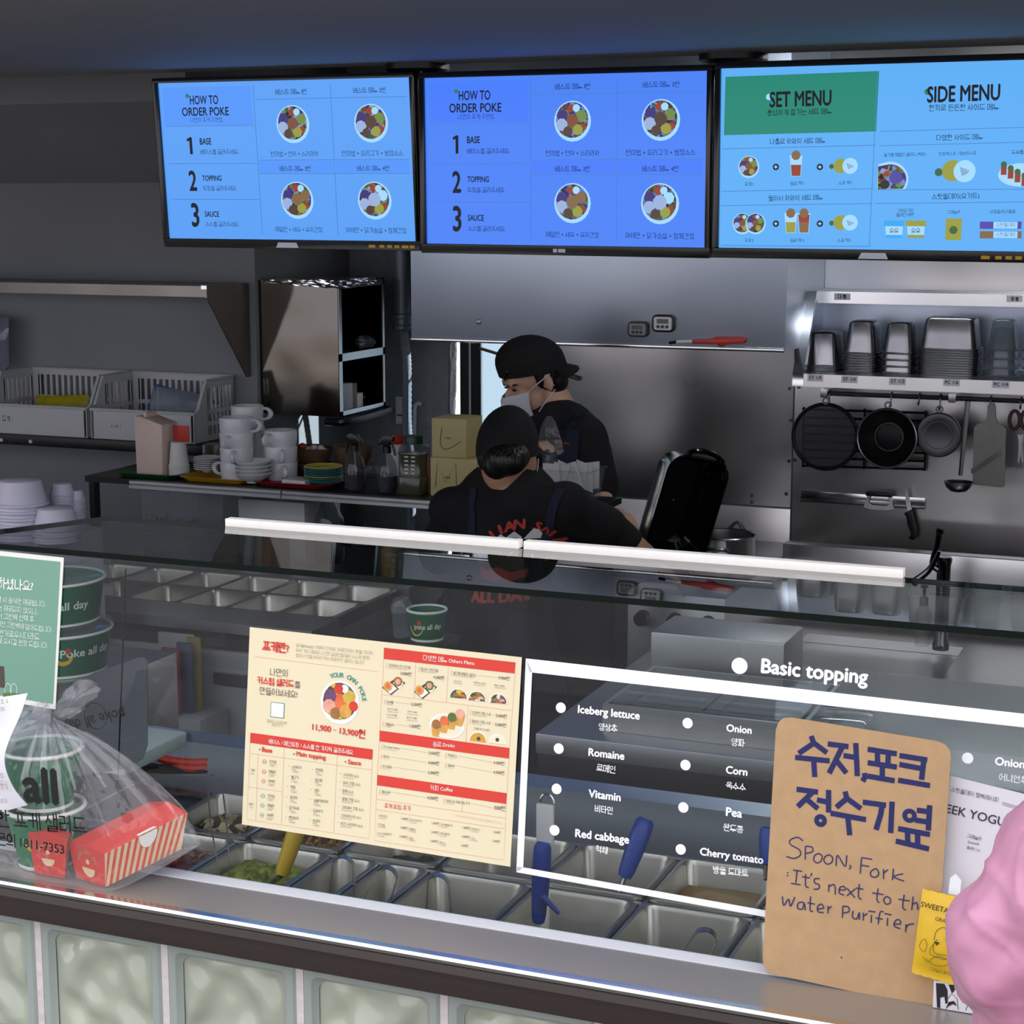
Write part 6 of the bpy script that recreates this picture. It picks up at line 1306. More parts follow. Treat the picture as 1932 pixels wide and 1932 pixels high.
p = AZ(410, 1110, ZQ2); o = MB().box((p[0]-0.012, 4.78, ZQ2+0.0005), (p[0]+0.02, 4.90, ZQ2+0.13)).build('wooden_block', mat('wood_block', '#7a4e30', 0.6, var=0.15)); tag(o, 'upright brown wooden board end on the prep table', 'board')
# coloured cutting boards in a low rack
zr_ = AY(340, 1345, 4.0)[2]; xa, xb = AY(296, 1300, 4.0)[0], AY(392, 1300, 4.0)[0]
t = thing('board_rack', 'low white rack holding coloured cutting boards', 'rack', ((xa+xb)/2, 4.03, 0)); MB().box((xa, 3.96, 0.001), (xb, 4.10, zr_)).build('box', MATS['door_white'], t, bevel=0.004)
for i, (x0, x1, y0, nm, hx) in enumerate(((305, 338, 1222, 'red', '#7a2a34'), (334, 362, 1212, 'blue', '#2a3c60'), (354, 378, 1202, 'yellow', '#8a7a2c'), (300, 366, 1192, 'white', '#9a9a98'))):
    A, B = AY(x0, 1280, 3.975+0.03*i)[0], AY(x1, 1280, 3.975+0.03*i)[0]; o = MB().box((A, 3.975+0.03*i, zr_+0.0005), (B, 3.987+0.03*i, AY(x0, y0, 3.975+0.03*i)[2])).build('cutting_board', mat('board_'+nm, hx, 0.5), bevel=0.003); tag(o, nm+' cutting board standing in the low rack', 'cutting board', 'boards in the low rack')
# sunny things under the dish shelf
lo, hi = fbox(448, 938, 575, 1000, 5.0, 0.2); t = thing('storage_tub', 'clear storage tub full of white wrap in the sun', 'tub', (lo[0]+0.1, 5.1, 0.92))
MB().box((-3.1, 4.96, 0.001), (-2.2, 5.38, 0.90)).build('stand', MATS['steel'], thing('back_stand', 'steel stand behind the prep table', 'stand', (-2.65, 5.15, 0)))
MB().box((lo[0], 5.0, 0.9005), (hi[0], 5.25, hi[2]-0.01)).build('contents', MATS['white_plastic'], t, bevel=0.01); MB().box((lo[0]-0.02, 4.985, hi[2]-0.0095), (hi[0]+0.02, 5.265, hi[2])).build('lid', MATS['clear_plastic'], t, bevel=0.003)
p = AY(620, 970, 5.1); t = thing('glass_jug', 'clear round glass jug beside the storage tub', 'jug', (p[0], 5.1, 0.9)); zz = AY(620, 945, 5.1)[2]
MB().lathe([(0.045, 0.9005), (0.05, 0.92), (0.05, zz-0.06), (0.03, zz-0.02), (0.022, zz)], 24, (p[0], 5.1, 0)).build('glass', MATS['bottle_clear'], t); MB().lathe([(0.024, zz+0.0005), (0.024, zz+0.02)], 16, (p[0], 5.1, 0)).build('cork', MATS['wood_block'], t)
# ------------------------------------------------------------------ dark work counter behind the topping well, right half
ZD = 1.10; YD0, YD1 = 2.95, 3.62; xd0 = AY(1010, 1330, YD0)[0]
t = thing('dark_work_counter', 'black fronted work counter with steel top behind the glass', 'counter', (xd0+0.9, 3.3, 0))
MB().box((xd0, YD0+0.01, 0.001), (xd0+2.4, YD1, ZD-0.04)).build('body', MATS['black_plastic'], t, bevel=0.004); mat('steel_matte', (0.33, 0.33, 0.34), 0.45, 0.8, var=0.05)
MB().box((xd0, YD0, ZD-0.039), (xd0+2.4, YD1, ZD)).build('worktop', MATS['steel_matte'], t, bevel=0.003)
MB().box((xd0+0.15, YD0-0.012, 0.90), (xd0+2.3, YD0+0.0095, 0.94)).build('handle_rail', MATS['steel_dark'], t, bevel=0.003)
# countertop pan rack with lidded pans
a, b = AZ(1235, 1300, ZD), AZ(1610, 1310, ZD); ww = b[0]-a[0]
t = thing('pan_warmer', 'low steel food warmer with clear lidded pans on work counter', 'food warmer', ((a[0]+b[0])/2, YD0+0.2, ZD))
mb = MB(); y0, y1 = YD0+0.06, YD0+0.36; zz = ZD+0.0006
for q in (((a[0], y0, zz), (b[0], y0+0.008, zz+0.05)), ((a[0], y1-0.008, zz), (b[0], y1, zz+0.05)), ((a[0], y0+0.008, zz), (a[0]+0.008, y1-0.008, zz+0.05)), ((b[0]-0.008, y0+0.008, zz), (b[0], y1-0.008, zz+0.05))): mb.box(*q)
mb.build('housing', MATS['steel'], t)
MB().box((a[0]+0.008, y0+0.008, zz+0.006), (b[0]-0.008, y1-0.008, zz+0.010)).build('floor_plate', MATS['black_plastic'], t)
for r in range(2):
    for i in range(2):
        x0 = a[0]+0.012+i*(ww-0.02)/2; x1 = x0+(ww-0.03)/2; ya_ = y0+0.012+r*0.142; yb2 = ya_+0.134
        l = MB().box((x0, ya_, zz+0.050), (x1, yb2, zz+0.053)).build('lid', MATS['lid_clear'], t); MB().box((x0+0.01, ya_+0.06, zz+0.0535), (x1-0.01, ya_+0.066, zz+0.058)).build('lid_rib', MATS['clear_plastic'], l)
        MB().box((x0+0.004, ya_+0.004, zz+0.012), (x1-0.004, yb2-0.004, zz+0.016)).build('pan_floor', MATS['black_plastic'], t)
o = MB().box((a[0]-0.02, YD0+0.40, ZD+0.0006), (b[0]-0.12, YD0+0.56, ZD+0.11)).build('steel_cooker', MATS['steel_matte'], bevel=0.006); tag(o, 'brushed steel cooker body behind the pan warmer', 'cooker')
p = AZ(1645, 1325, ZD); o = MB().box((p[0]-0.06, YD0+0.08, ZD+0.0006), (p[0]+0.06, YD0+0.2, ZD+0.06)).build('clear_lid_tub', MATS['clear_plastic'], bevel=0.01); tag(o, 'clear plastic tub right of the pan warmer', 'tub')
# crumb pan at right behind the yogurt leaflet
p = AZ(1865, 1500, 1.13); t = thing('crumb_tub', 'black tub of golden crumbs at the right end', 'tub', (p[0], 2.72, 1.06))
MB().box((p[0]-0.10, 2.66, 1.0605), (p[0]+0.16, 2.82, 1.10)).build('tub', MATS['black_plastic'], t, bevel=0.006)
food('golden_crumbs', p[0]+0.03, 2.74, 0.24, 0.14, ramp_mat('gcrumb', ['#6a4a20', '#a07a3c', '#c4a060', '#8a6230'], 130, bump=0.8), 1.115, 'golden fried onion crumbs', 'food', 0.02, seed=15)
# ledge with the finished green bowl and a lidded cup, beside the worker
YE = 3.35; p = AY(806, 1205, YE); ze = p[2]
t = thing('pass_shelf', 'narrow dark pass shelf holding a finished bowl', 'shelf', (p[0], YE+0.1, ze-0.02)); MB().box((p[0]-0.12, YE-0.05, ze-0.02), (p[0]+0.05, YE+0.06, ze-0.0005)).build('board', MATS['black_metal'], t, bevel=0.002); MB().box((p[0]-0.1, YE+0.02, 0.001), (p[0]-0.06, YE+0.06, ze-0.0205)).build('post', MATS['steel_dark'], t)
k = mpp(806, 1180, YE); poke_bowl(V(p[0], YE, ze), 29*k, 35*k, 58*k, 'small green paper bowl with all day print on pass shelf', math.atan2(-YE, -p[0])+0.05, 'poke all day', lid=False, span=1.7, tsize=0.016, tz=0.42)
q = AY(758, 1160, YE); t = thing('dome_cup', 'clear cup with domed lid beside the green bowl', 'cup', (q[0], YE, ze)); MB().lathe([(16*k, 0.0), (19*k, 45*k), (20*k, 47*k)], 24, (q[0], YE, ze)).build('cup', MATS['clear_plastic'], t); MB().lathe([(21*k, 47.5*k), (20*k, 60*k), (14*k, 72*k), (4*k, 76*k)], 24, (q[0], YE, ze)).build('dome_lid', MATS['lid_clear'], t)
# ------------------------------------------------------------------ white lettering on the front glass
gd = Print(GP, 0.0016)
D = 'decal_white'
gd.poly(D, [(993, 1242), (1000, 1268), (1940, 1373), (1940, 1347)]); gd.poly(D, [(993, 1242), (975, 1645), (988, 1637), (1005, 1266)]); gd.poly(D, [(975, 1645), (1980, 1826), (1980, 1812), (977, 1634)])
for x, y, r in ((1396, 1256, 15.5), (1059, 1335, 10), (1055, 1412, 10), (1051, 1488, 10), (1047, 1566, 10), (1298, 1364, 10), (1294, 1443, 10), (1290, 1523, 10), (1285, 1602, 10), (1826, 1430, 10.5)): gd.disc(D, x, y, r)
for s, a, b, bd in (('Basic topping', (1436, 1268), (1638, 1290), 0.032), ('Iceberg lettuce', (1091, 1344), (1208, 1357), 0.032), ('Onion', (1371, 1379), (1419, 1384), 0.032), ('Romaine', (1111, 1425), (1179, 1433), 0.032), ('Corn', (1370, 1458), (1411, 1463), 0.032), ('Vitamin', (1111, 1503), (1172, 1511), 0.032), ('Pea', (1370, 1538), (1401, 1542), 0.032), ('Red cabbage', (1086, 1578), (1188, 1591), 0.032), ('Cherry tomato', (1321, 1612), (1441, 1629), 0.032), ('Onion flakes', (1877, 1442), (1990, 1456), 0.032),
    ('양상추', (1130, 1375), (1166, 1379), 0.018), ('양파', (1380, 1404), (1406, 1407), 0.018), ('로메인', (1126, 1452), (1162, 1457), 0.018), ('옥수수', (1370, 1485), (1408, 1490), 0.018), ('비타민', (1123, 1529), (1157, 1534), 0.018), ('완두콩', (1365, 1564), (1403, 1570), 0.018), ('적채', (1125, 1605), (1147, 1609), 0.018), ('방울 도마토', (1346, 1645), (1413, 1652), 0.018), ('어니언후레이크', (1885, 1470), (1980, 1482), 0.018)): gd.text(D, s, a, b, bd)
gd.build(sg, {D: 'lettering'})
# ------------------------------------------------------------------ printed paper menu taped to the glass
mat('paper_cream', '#e2d6b4', 0.7, var=0.015, scale=6); mat('paper_cell', '#e6dcc0', 0.7, var=0.01); mat('menu_red', '#d23c2e', 0.6, var=0.01); mat('menu_ink', '#55483c', 0.6, var=0); mat('menu_tint', '#e0a890', 0.6, var=0); mat('menu_grey', '#9a8f80', 0.6, var=0); mat('menu_teal', '#3d8f86', 0.6, var=0); mat('menu_white', '#efe8e2', 0.6, var=0)
for n, h in (('f_purple', '#6a4468'), ('f_orange', '#d96a40'), ('f_pink', '#e0a08c'), ('f_yellow', '#c9ac48'), ('f_green', '#5d7038'), ('f_brown', '#9a6a3a'), ('f_red', '#cc3a28'), ('f_dark', '#4a4038'), ('f_gold', '#d09a48'), ('f_soup', '#c99a3a')): mat(n, h, 0.6, var=0.18, scale=90)
ramp_mat('f_mix', ['#6a4468', '#5d7038', '#c9ac48', '#4a5a34', '#d8cfc0', '#9a6a3a', '#3c4430'], 170)
MP = Pl(GP.at(0, 0, 0.0018), GP.u, GP.v)
MC = [(472, 1183), (985, 1240), (963, 1635), (457, 1555)]
t = thing('paper_menu', 'cream printed paper menu with red headings taped to the glass', 'menu', MP.hit(457, 1555))
MB().prism([MP.ab(*p) for p in MC[::-1]], MP.O, MP.u, MP.v, MP.n, 0.0009).build('sheet', MATS['paper_cream'], t, smooth=False)
pr = Print(MP, 0.0013)
# zoom frame of the menu: position (a, b) in the enlarged study -> photo
def Z(a, b): return (440+a*560/1932, 1160+b*500/1725)
def zt(m, s, x0, y0, x1, y1, bold=0.0, ys=1.0): pr.text(m, s, Z(x0, y0), Z(x1, y1), bold, ys)
def zp(m, pts, off=0.0): pr.poly(m, [Z(*p) for p in pts], off)
def zs(m, pts, w=0.5): pr.stroke(m, [Z(*p) for p in pts], w)
def zd(m, x, y, r, off=0.0, n=20, sq=1.0, a0=0, a1=2*PI): c = Z(x, y); pr.disc(m, c[0], c[1], r*0.29, off=off, n=n, sq=sq, a0=a0, a1=a1)
R_ = 'menu_red'
zp(R_, [(115, 766), (113, 832), (908, 942), (912, 875)]); zp(R_, [(984, 213), (982, 286), (1835, 381), (1840, 309)]); zp(R_, [(956, 752), (954, 822), (1798, 935), (1801, 866)]); zp(R_, [(941, 1040), (938, 1108), (1780, 1230), (1784, 1160)])
T = 'menu_tint'
for a in ([(140, 270), (943, 368)], [(113, 832), (92, 1330), (887, 1455), (908, 942)], [(165, 905), (150, 1340)], [(335, 870), (316, 1365)], [(680, 910), (657, 1418)], [(100, 1118), (322, 1150)], [(113, 900), (905, 1008)], [(982, 286), (956, 752)], [(1838, 381), (1800, 866)], [(974, 518), (1816, 622)], [(1190, 312), (1180, 545)], [(1402, 338), (1390, 570)], [(1530, 592), (1518, 828)], [(954, 822), (941, 1040)], [(938, 1108), (922, 1468), (1765, 1595), (1780, 1230)], [(932, 1198), (1776, 1322)], [(932, 1265), (1772, 1392)], [(1495, 1190), (1490, 1285)], [(1798, 935), (1784, 1160)]): zs(T, a, 0.7)
zt(R_, '포케란?', 192, 222, 366, 240, 0.03); K = 'menu_ink'; G = 'menu_grey'
zt(G, '포케(Poke)는 하와이 언어로 ‘자르다’라는 뜻을 가지며', 412, 205, 910, 257); zt(G, '여러 가지 재료와 신선한 날생선을 썰어 소스와 함께', 412, 238, 888, 288); zt(G, '밥이나 면을 버무려 먹는 하와이안 샐러드 입니다.', 412, 270, 860, 318)
zt(K, '나만의', 244, 388, 357, 397, 0.004); zt(R_, '커스텀 샐러드', 160, 440, 400, 466, 0.025); zt(K, '를', 403, 467, 440, 471, 0.006); zt(K, '만들어보세요!', 176, 508, 420, 536, 0.004)
# teal framed square left blank (code not copied)
zp('menu_teal', [(248, 566), (244, 664), (334, 674), (338, 575)]); zp('menu_white', [(252, 570), (249, 660), (330, 669), (334, 579)], 0.0003)
zt(G, '칼로리 | 영양성분', 222, 695, 355, 712); zt(G, '바로가기', 255, 720, 323, 729)
pr.arc('menu_teal', 'YOUR OWN POKE', *Z(697, 570), 48, 112, 12, 9.0, 0.02)
zd('menu_white', 697, 570, 142); zd('f_mix', 697, 562, 122, 0.0002)
for a, d, q, m in ((150, .58, 46, 'f_purple'), (205, .62, 48, 'f_pink'), (95, .66, 34, 'f_red'), (68, .72, 28, 'menu_white'), (22, .55, 48, 'f_yellow'), (340, .78, 34, 'f_red'), (300, .62, 46, 'f_gold'), (250, .68, 40, 'f_brown'), (5, .80, 26, 'menu_white'), (0, .04, 52, 'f_orange')):
    zd(m, 697+122*d*math.cos(math.radians(a)), 562-122*d*math.sin(math.radians(a)), q, 0.0004+a*1e-7, 9, a0=a*0.01, a1=a*0.01+2*PI)
zt(R_, '11,900', 517, 746, 640, 762, 0.03); zt(R_, '~', 655, 756, 672, 758, 0.02); zt(R_, '13,900원', 695, 770, 862, 797, 0.03)
zt('menu_white', '베이스 / 메인토핑 / 소스를 한 가지씩 골라주세요', 236, 832, 785, 905, 0.014)
for x, y in ((176, 875), (399, 905), (734, 955)): zd('menu_teal', x, y, 6, 0.0003, 8)
zt(R_, 'Base', 190, 888, 257, 897, 0.03); zt(R_, 'Main topping', 415, 915, 606, 942, 0.03); zt(R_, 'Sauce', 750, 968, 835, 979, 0.03)
zt('menu_white', '다양한 메뉴 Others Menu', 1240, 290, 1573, 326, 0.010); zt('menu_white', '음료 Drinks', 1302, 850, 1445, 862, 0.010); zt('menu_white', '커피 Coffee', 1286, 1135, 1432, 1150, 0.010)
# base / topping / sauce table
for i, (y, s) in enumerate(((955, '현미밥'), (1020, '메밀면'), (1082, '야채만'), (1178, '현미밥'), (1240, '메밀면'), (1303, '야채만'))):
    xx = 207-3.5*i if i < 3 else 196-3*(i-3); c = Z(xx, y); pr.ring(R_ if i < 3 else 'menu_teal', c[0], c[1], 4.2, 0.7, n=14); zs(R_ if i < 3 else 'menu_teal', [(xx-13, y), (xx+13, y+1)], 0.7)
    zt(K, s, xx+33, y+4, xx+78, y+9, 0.006); zt(G, 'Brown rice', xx+33, y+18, xx+74, y+23); zt(G, '1,100원', xx+33, y+30, xx+66, y+34)
zt(K, '기본', 118, 1015, 145, 1018, 0.008); zt(G, 'Basic', 118, 1034, 140, 1037); zt(K, '비건', 108, 1235, 135, 1239, 0.008); zt(G, 'Vegan', 108, 1254, 132, 1257)
for j, L_ in enumerate((('스테이크', '불고기', '육회', '쭈꾸미', '닭가슴살', '훈제오리'), ('연어회', '참치회', '새우', '숯불직화미트', '두부버섯', '오징어'))):
    for i, s in enumerate(L_):
        x, y = (385-4*i, 990+66*i) if j == 0 else (540-4*i, 1010+66*i); zt(K, s, x, y+4, x+16*len(s), y+4+1.6*len(s), 0.006); zt(G, 'Steak', x, y+18, x+26, y+21); zt(G, '+1,000원', x, y+32, x+44, y+37); zd(G, x-20, y-6, 3, 0.0002, 6)
for i, s in enumerate(('스리라차 소스', '유자 간장 소스', '참깨 소스', '참깨 간장 소스', '고추냉이 간장 소스', '크리미어니언 소스', '비건 스리라차 소스')):
    x, y = 720-2.8*i, 1040+53*i; zt(K, s, x, y+4, x+14.5*len(s), y+4+1.9*len(s), 0.006); zt(G, 'Sriracha sauce', x, y+20, x+70, y+29); zd(G, x-18, y-8, 3, 0.0002, 6)
# other dishes
def item(s, e, x, y, x1, price=None, px=0, py=0, line=True):
    zs(T, [(x-12, y-22), (x-14, y+14)], 1.0); zt(K, s, x, y, x1, y+(x1-x)*0.12, 0.005); we = min((x1-x)*0.85, 5.0*len(e)); zt(G, e, x, y+13, x+we, y+13+we*0.12)
    if price: zt(K, price, px, py, px+72, py+8, 0.006); (zs(G, [(x1+10, y+(x1-x)*0.12-8), (px-8, py-8)], 0.35) if line else None)
item('크리미어니언 치킨랩', 'Creamy onion chicken wrap', 1012, 332, 1156, '3,900원', 1092, 388, False); item('랍스타 크런치랩', 'Lobster crunch wrap', 1224, 356, 1336, '4,200원', 1305, 412, False)
item('들기름 메밀면 샐러드', 'Perilla oil soba noodle salad', 1436, 382, 1586, '9,900원', 1730, 416)
for x, y, a, b in ((1440, 432, '기본 (치커리)', 'Basic Salad'), (1567, 442, '훈제연어(+1,500원)', 'Add smoked salmon'), (1702, 460, '육회(+1,500원)', 'Add beef tartare')): zt(K, a, x, y, x+6.2*len(a), y+0.75*len(a), 0.004); zt(G, b, x, y+14, x+4.6*len(b), y+14+0.5*len(b))
for x, y, q in ((1468, 545, 0), (1590, 562, 1), (1728, 578, 2)):
    zd('menu_white', x, y, 68, 0.0001*q, a0=0.05, a1=PI+0.0, n=16); zd('f_mix', x, y-2, 60, 0.0002+0.0001*q, a0=0.05, a1=PI, n=16); zd('f_brown', x-14, y-14, 24, 0.0005, 8, a0=0.1, a1=PI); zd(('f_orange', 'f_pink', 'f_pink')[q], x+26, y-12, 20, 0.0006, 8, a0=0.1, a1=PI)
for x, y in ((1050, 462), (1255, 488)):
    zp('f_dark', [(x-78, y+10), (x-20, y+60), (x+75, y-20), (x+10, y-50)]); zp('menu_white', [(x-70, y+6), (x-25, y+52), (x+20, y+18), (x-20, y-20)], 0.0002); zp('menu_white', [(x-8, y-20), (x+35, y+20), (x+62, y-14), (x+40, y-50)], 0.0002)
    zd('f_gold', x-38, y+2, 32, 0.0004, 10); zd('f_orange', x-38, y+2, 18, 0.0005, 7); zd('f_brown' if x < 1100 else 'f_green', x+26, y-28, 32, 0.0004, 10); zd('f_pink', x+26, y-28, 20, 0.0005, 7)
item('두부롤', 'Tofu roll', 1000, 570, 1046, '2,500원', 1160, 588); item('꼬물슬로', 'Coleslaw', 990, 714, 1050, '1,500원', 1150, 730)
for x, y, a in ((1008, 614, '랍스타 두부롤'), (1135, 630, '크리미아 두부롤'), (1004, 652, '어니언 두부롤'), (1133, 670, '불고기 두부롤')): zt(K, a, x, y, x+64, y+7, 0.004); zt(G, 'Lobster tofu roll', x, y+16, x+70, y+24)
zd('menu_white', 1393, 722, 80, 0.0, 26, sq=1.55); zd('paper_cell', 1393, 722, 70, 0.0001, 26, sq=1.55)
for i, (x, y) in enumerate(((1325, 735), (1378, 712), (1428, 690), (1478, 668))): zp('f_gold', [(x-34, y-20), (x-24, y+52), (x+14, y+58), (x+34, y-16)], 0.0003); zd(('f_brown', 'f_orange', 'f_green', 'f_pink')[i], x, y-24, 32, 0.0005, 10)
item('단호박 크림 스프', 'Sweet pumpkin soup', 1560, 640, 1682, '5,000원', 1712, 662); item('양송이 크림 스프', 'Mushroom soup', 1556, 696, 1680, '5,000원', 1708, 720); zt(K, '크루통 추가(+500원)', 1568, 742, 1676, 756, 0.004)
zd('menu_white', 1595, 824, 66, 0.0, 16, a0=0.0, a1=PI); zd('f_soup', 1595, 824, 58, 0.0002, 16, a0=0.0, a1=PI); zd('menu_white', 1722, 838, 64, 0.0, 16, a0=0, a1=PI); zd('paper_cell', 1722, 838, 56, 0.0002, 16, a0=0, a1=PI); zd('f_dark', 1722, 812, 14, 0.0004, 6); zd('f_dark', 1600, 805, 14, 0.0004, 6)
for s, e, x, y, x1, p, px, py in (('티 ( Iced / Hot )', 'Black tea, chamomile, peppermint', 983, 862, 1086, '3,500원', 1275, 905), ('에이드', 'Lemon, grapefruit, green grape', 980, 926, 1024, '4,000원', 1272, 968), ('탄산음료', 'Pepsi, Pepsi zero, cider', 976, 990, 1036, '2,000원', 1270, 1032), ('착즙주스', 'Carrot, apple, orange', 1400, 918, 1462, '4,500원', 1697, 968), ('콤부차', 'Citrus, peach, berry', 1398, 984, 1446, '4,500원', 1695, 1030), ('콜드브루', 'Cold brew', 970, 1154, 1028, '4,500원', 1265, 1196), ('아몬드유 제로시럽 추가', 'Zero syrup', 1388, 1214, 1545, '500원', 1702, 1264)): item(s, e, x, y, x1, p, px, py)
zt(R_, '포케 토핑 추가', 986, 1250, 1160, 1270, 0.008); zt(T, '*토핑 별 가격이 상이하여 추가금이 발생할 수 있습니다.', 1448, 1308, 1752, 1358)
for r in range(3):
    for c_ in range(4):
        if r == 2 and c_ == 3: continue
        x, y = 958+c_*200-5*r, 1310+c_*29+58*r; zs(T, [(x-8, y-18), (x-9, y+14)], 0.8); zt(K, (('아보카도', '파스타라자냐', '트러플알리오', '야채추가'), ('현미밥', '메밀면', '해초샐러드', '소스'), ('어니언후레이크', '과일', '옥수수'))[r][c_], x, y, x+12.5*len((('아보카도', '파스타라자냐', '트러플알리오', '야채추가'), ('현미밥', '메밀면', '해초샐러드', '소스'), ('어니언후레이크', '과일', '옥수수'))[r][c_]), y+7, 0.004); zt(G, 'Avocado', x, y+14, x+40, y+19); zt(K, '1,500원', x+138, y+20, x+186, y+26, 0.004)
NM = {'menu_red': 'red_heading', 'menu_tint': 'table_rule'}
pr.build(t, {k: ('printed_picture' if k.startswith('f_') or k in ('menu_white', 'paper_cell') else NM.get(k, 'lettering')) for k in MATS})
# ------------------------------------------------------------------ green poster at the left edge
mat('poster_green', '#6f9a86', 0.6, var=0.04, scale=3); mat('poster_border', '#dfe0d6', 0.6, var=0.01)
t = thing('green_poster', 'sage green notice with pale border at the left frame edge', 'poster', MP.hit(60, 1335))
MB().prism([MP.ab(*p) for p in ((-140, 1300), (105, 1338), (121, 1052), (-125, 1026))], MP.O, MP.u, MP.v, MP.n, 0.0009).build('sheet', MATS['poster_border'], t, smooth=False)
pr = Print(MP, 0.0013); pr.poly('poster_green', [(-135, 1290), (101, 1328), (115, 1060), (-120, 1036)])
for s, a, b, bd in (('하셨나요?', (-2, 1107), (64, 1113), 0.022), ('미선택 시 음식만 제공됩니다.', (-20, 1132), (88, 1144), 0.006), ('봉지는 제공되지 않으니,', (-20, 1148), (72, 1158), 0.006), ('크에서 그린백 선택 후', (-20, 1164), (66, 1172), 0.006), ('어주시면 그린백에 담아드립니다.', (-20, 1178), (100, 1192), 0.006), ('다소 번거로우시더라도', (-22, 1196), (76, 1206), 0.006), ('소지해 오시길 권장 드립니다.', (-20, 1210), (92, 1222), 0.006)): pr.text('print_white', s, a, b, bd)
pr.poly('f_dark', [(-30, 1254), (-30, 1292), (11, 1298), (9, 1257)], 0.0003)
for c in (16, 27): pr.stroke('print_white', smooth_path([(c-5, 1308), (c-5, 1296), (c, 1289), (c+6, 1296), (c+6, 1309)], 4), 1.0, 0.0004)
pr.poly('f_green', [(8, 1306), (6, 1322), (40, 1328), (38, 1308)], 0.0003)
pr.build(t, {'print_white': 'lettering', 'poster_green': 'green_field', 'f_dark': 'printed_picture', 'f_green': 'printed_picture'})
# ------------------------------------------------------------------ cardboard sign leaning on the glass
mat('kraft', '#b4926c', 0.8, var=0.06, scale=60); mat('marker_blue', '#141c58', 0.6, var=0); mat('pen_blue', '#20245f', 0.6, var=0)
a = AZ(1600, 1866, ZL+0.001); KO = V(a[0], a[1], ZL+0.0013)
lean = (MP.at(*MP.ab(1620, 1360), 0.003)[1]-KO[1])
KP = Pl(KO, V(1, 0, 0), V(0, 0.155, 1))
t = thing('cardboard_sign', 'rounded brown cardboard sign with blue marker writing leaning on glass', 'sign', KO)
def zk(a, b): return (1420+a*512/1517, 1280+b*652/1932)
corner = [(133, 285), (150, 240), (178, 220), (215, 217), (1030, 348), (1075, 365), (1103, 400), (1110, 440), (1018, 1790), (1010, 1822), (995, 1838), (975, 1838), (110, 1648), (80, 1630), (63, 1590), (60, 1550)]
MB().prism([KP.ab(*zk(*p)) for p in corner[::-1]], KP.O, KP.u, KP.v, KP.n, 0.003).build('board', MATS['kraft'], t, smooth=False)
zmin = min(v.co.z for v in t.children[0].data.vertices)
pr = Print(KP, 0.0034)
def ks_(m, pts, w, sm=False): P = [zk(*p) for p in pts]; pr.stroke(m, smooth_path(P, 5) if sm else P, w)
def kl(m, segs, w):
    for s in segs:
        P = [zk(*p) for p in s]
        for a, b in zip(P[:-1], P[1:]):
            d = np.array(b)-np.array(a); d = d/np.linalg.norm(d)*w*0.3; pr.stroke(m, [tuple(np.array(a)-d), tuple(np.array(b)+d)], w)
M_ = 'marker_blue'
kl(M_, [[(334, 328), (345, 360), (268, 412)], [(345, 358), (412, 408)], [(250, 440), (425, 458)], [(345, 450), (350, 540)],
        [(432, 365), (530, 378)], [(505, 380), (435, 520)], [(470, 455), (522, 520)], [(520, 430), (582, 440)], [(580, 368), (588, 535)],
        [(630, 535), (632, 548), (622, 565)],
        [(655, 395), (800, 418)], [(655, 470), (800, 492)], [(700, 405), (702, 475)], [(762, 415), (758, 485)], [(728, 485), (728, 548)], [(655, 545), (788, 568)],
        [(832, 430), (970, 452)], [(960, 450), (948, 555)], [(832, 480), (950, 502)], [(825, 568), (985, 595)],
        [(258, 618), (360, 632)], [(340, 632), (262, 708)], [(300, 668), (362, 720)], [(372, 678), (430, 690)], [(428, 630), (428, 738)],
        [(522, 638), (530, 668), (478, 712)], [(530, 668), (602, 720)], [(448, 752), (628, 785)], [(535, 770), (545, 865)],
        [(628, 690), (740, 705)], [(728, 705), (718, 760), (695, 835)], [(782, 695), (775, 852)],
        [(930, 735), (985, 742)], [(920, 790), (985, 800)], [(992, 715), (985, 838)],
        [(825, 838), (985, 868)], [(868, 850), (870, 905)], [(925, 862), (925, 925)], [(812, 908), (980, 948)]], 10)
for c, r in (((383, 792), 36), ((880, 765), 40)): P = zk(*c); pr.ring(M_, P[0], P[1], r*0.3375, 9, n=24)
N_ = 'pen_blue'
w = 2.3
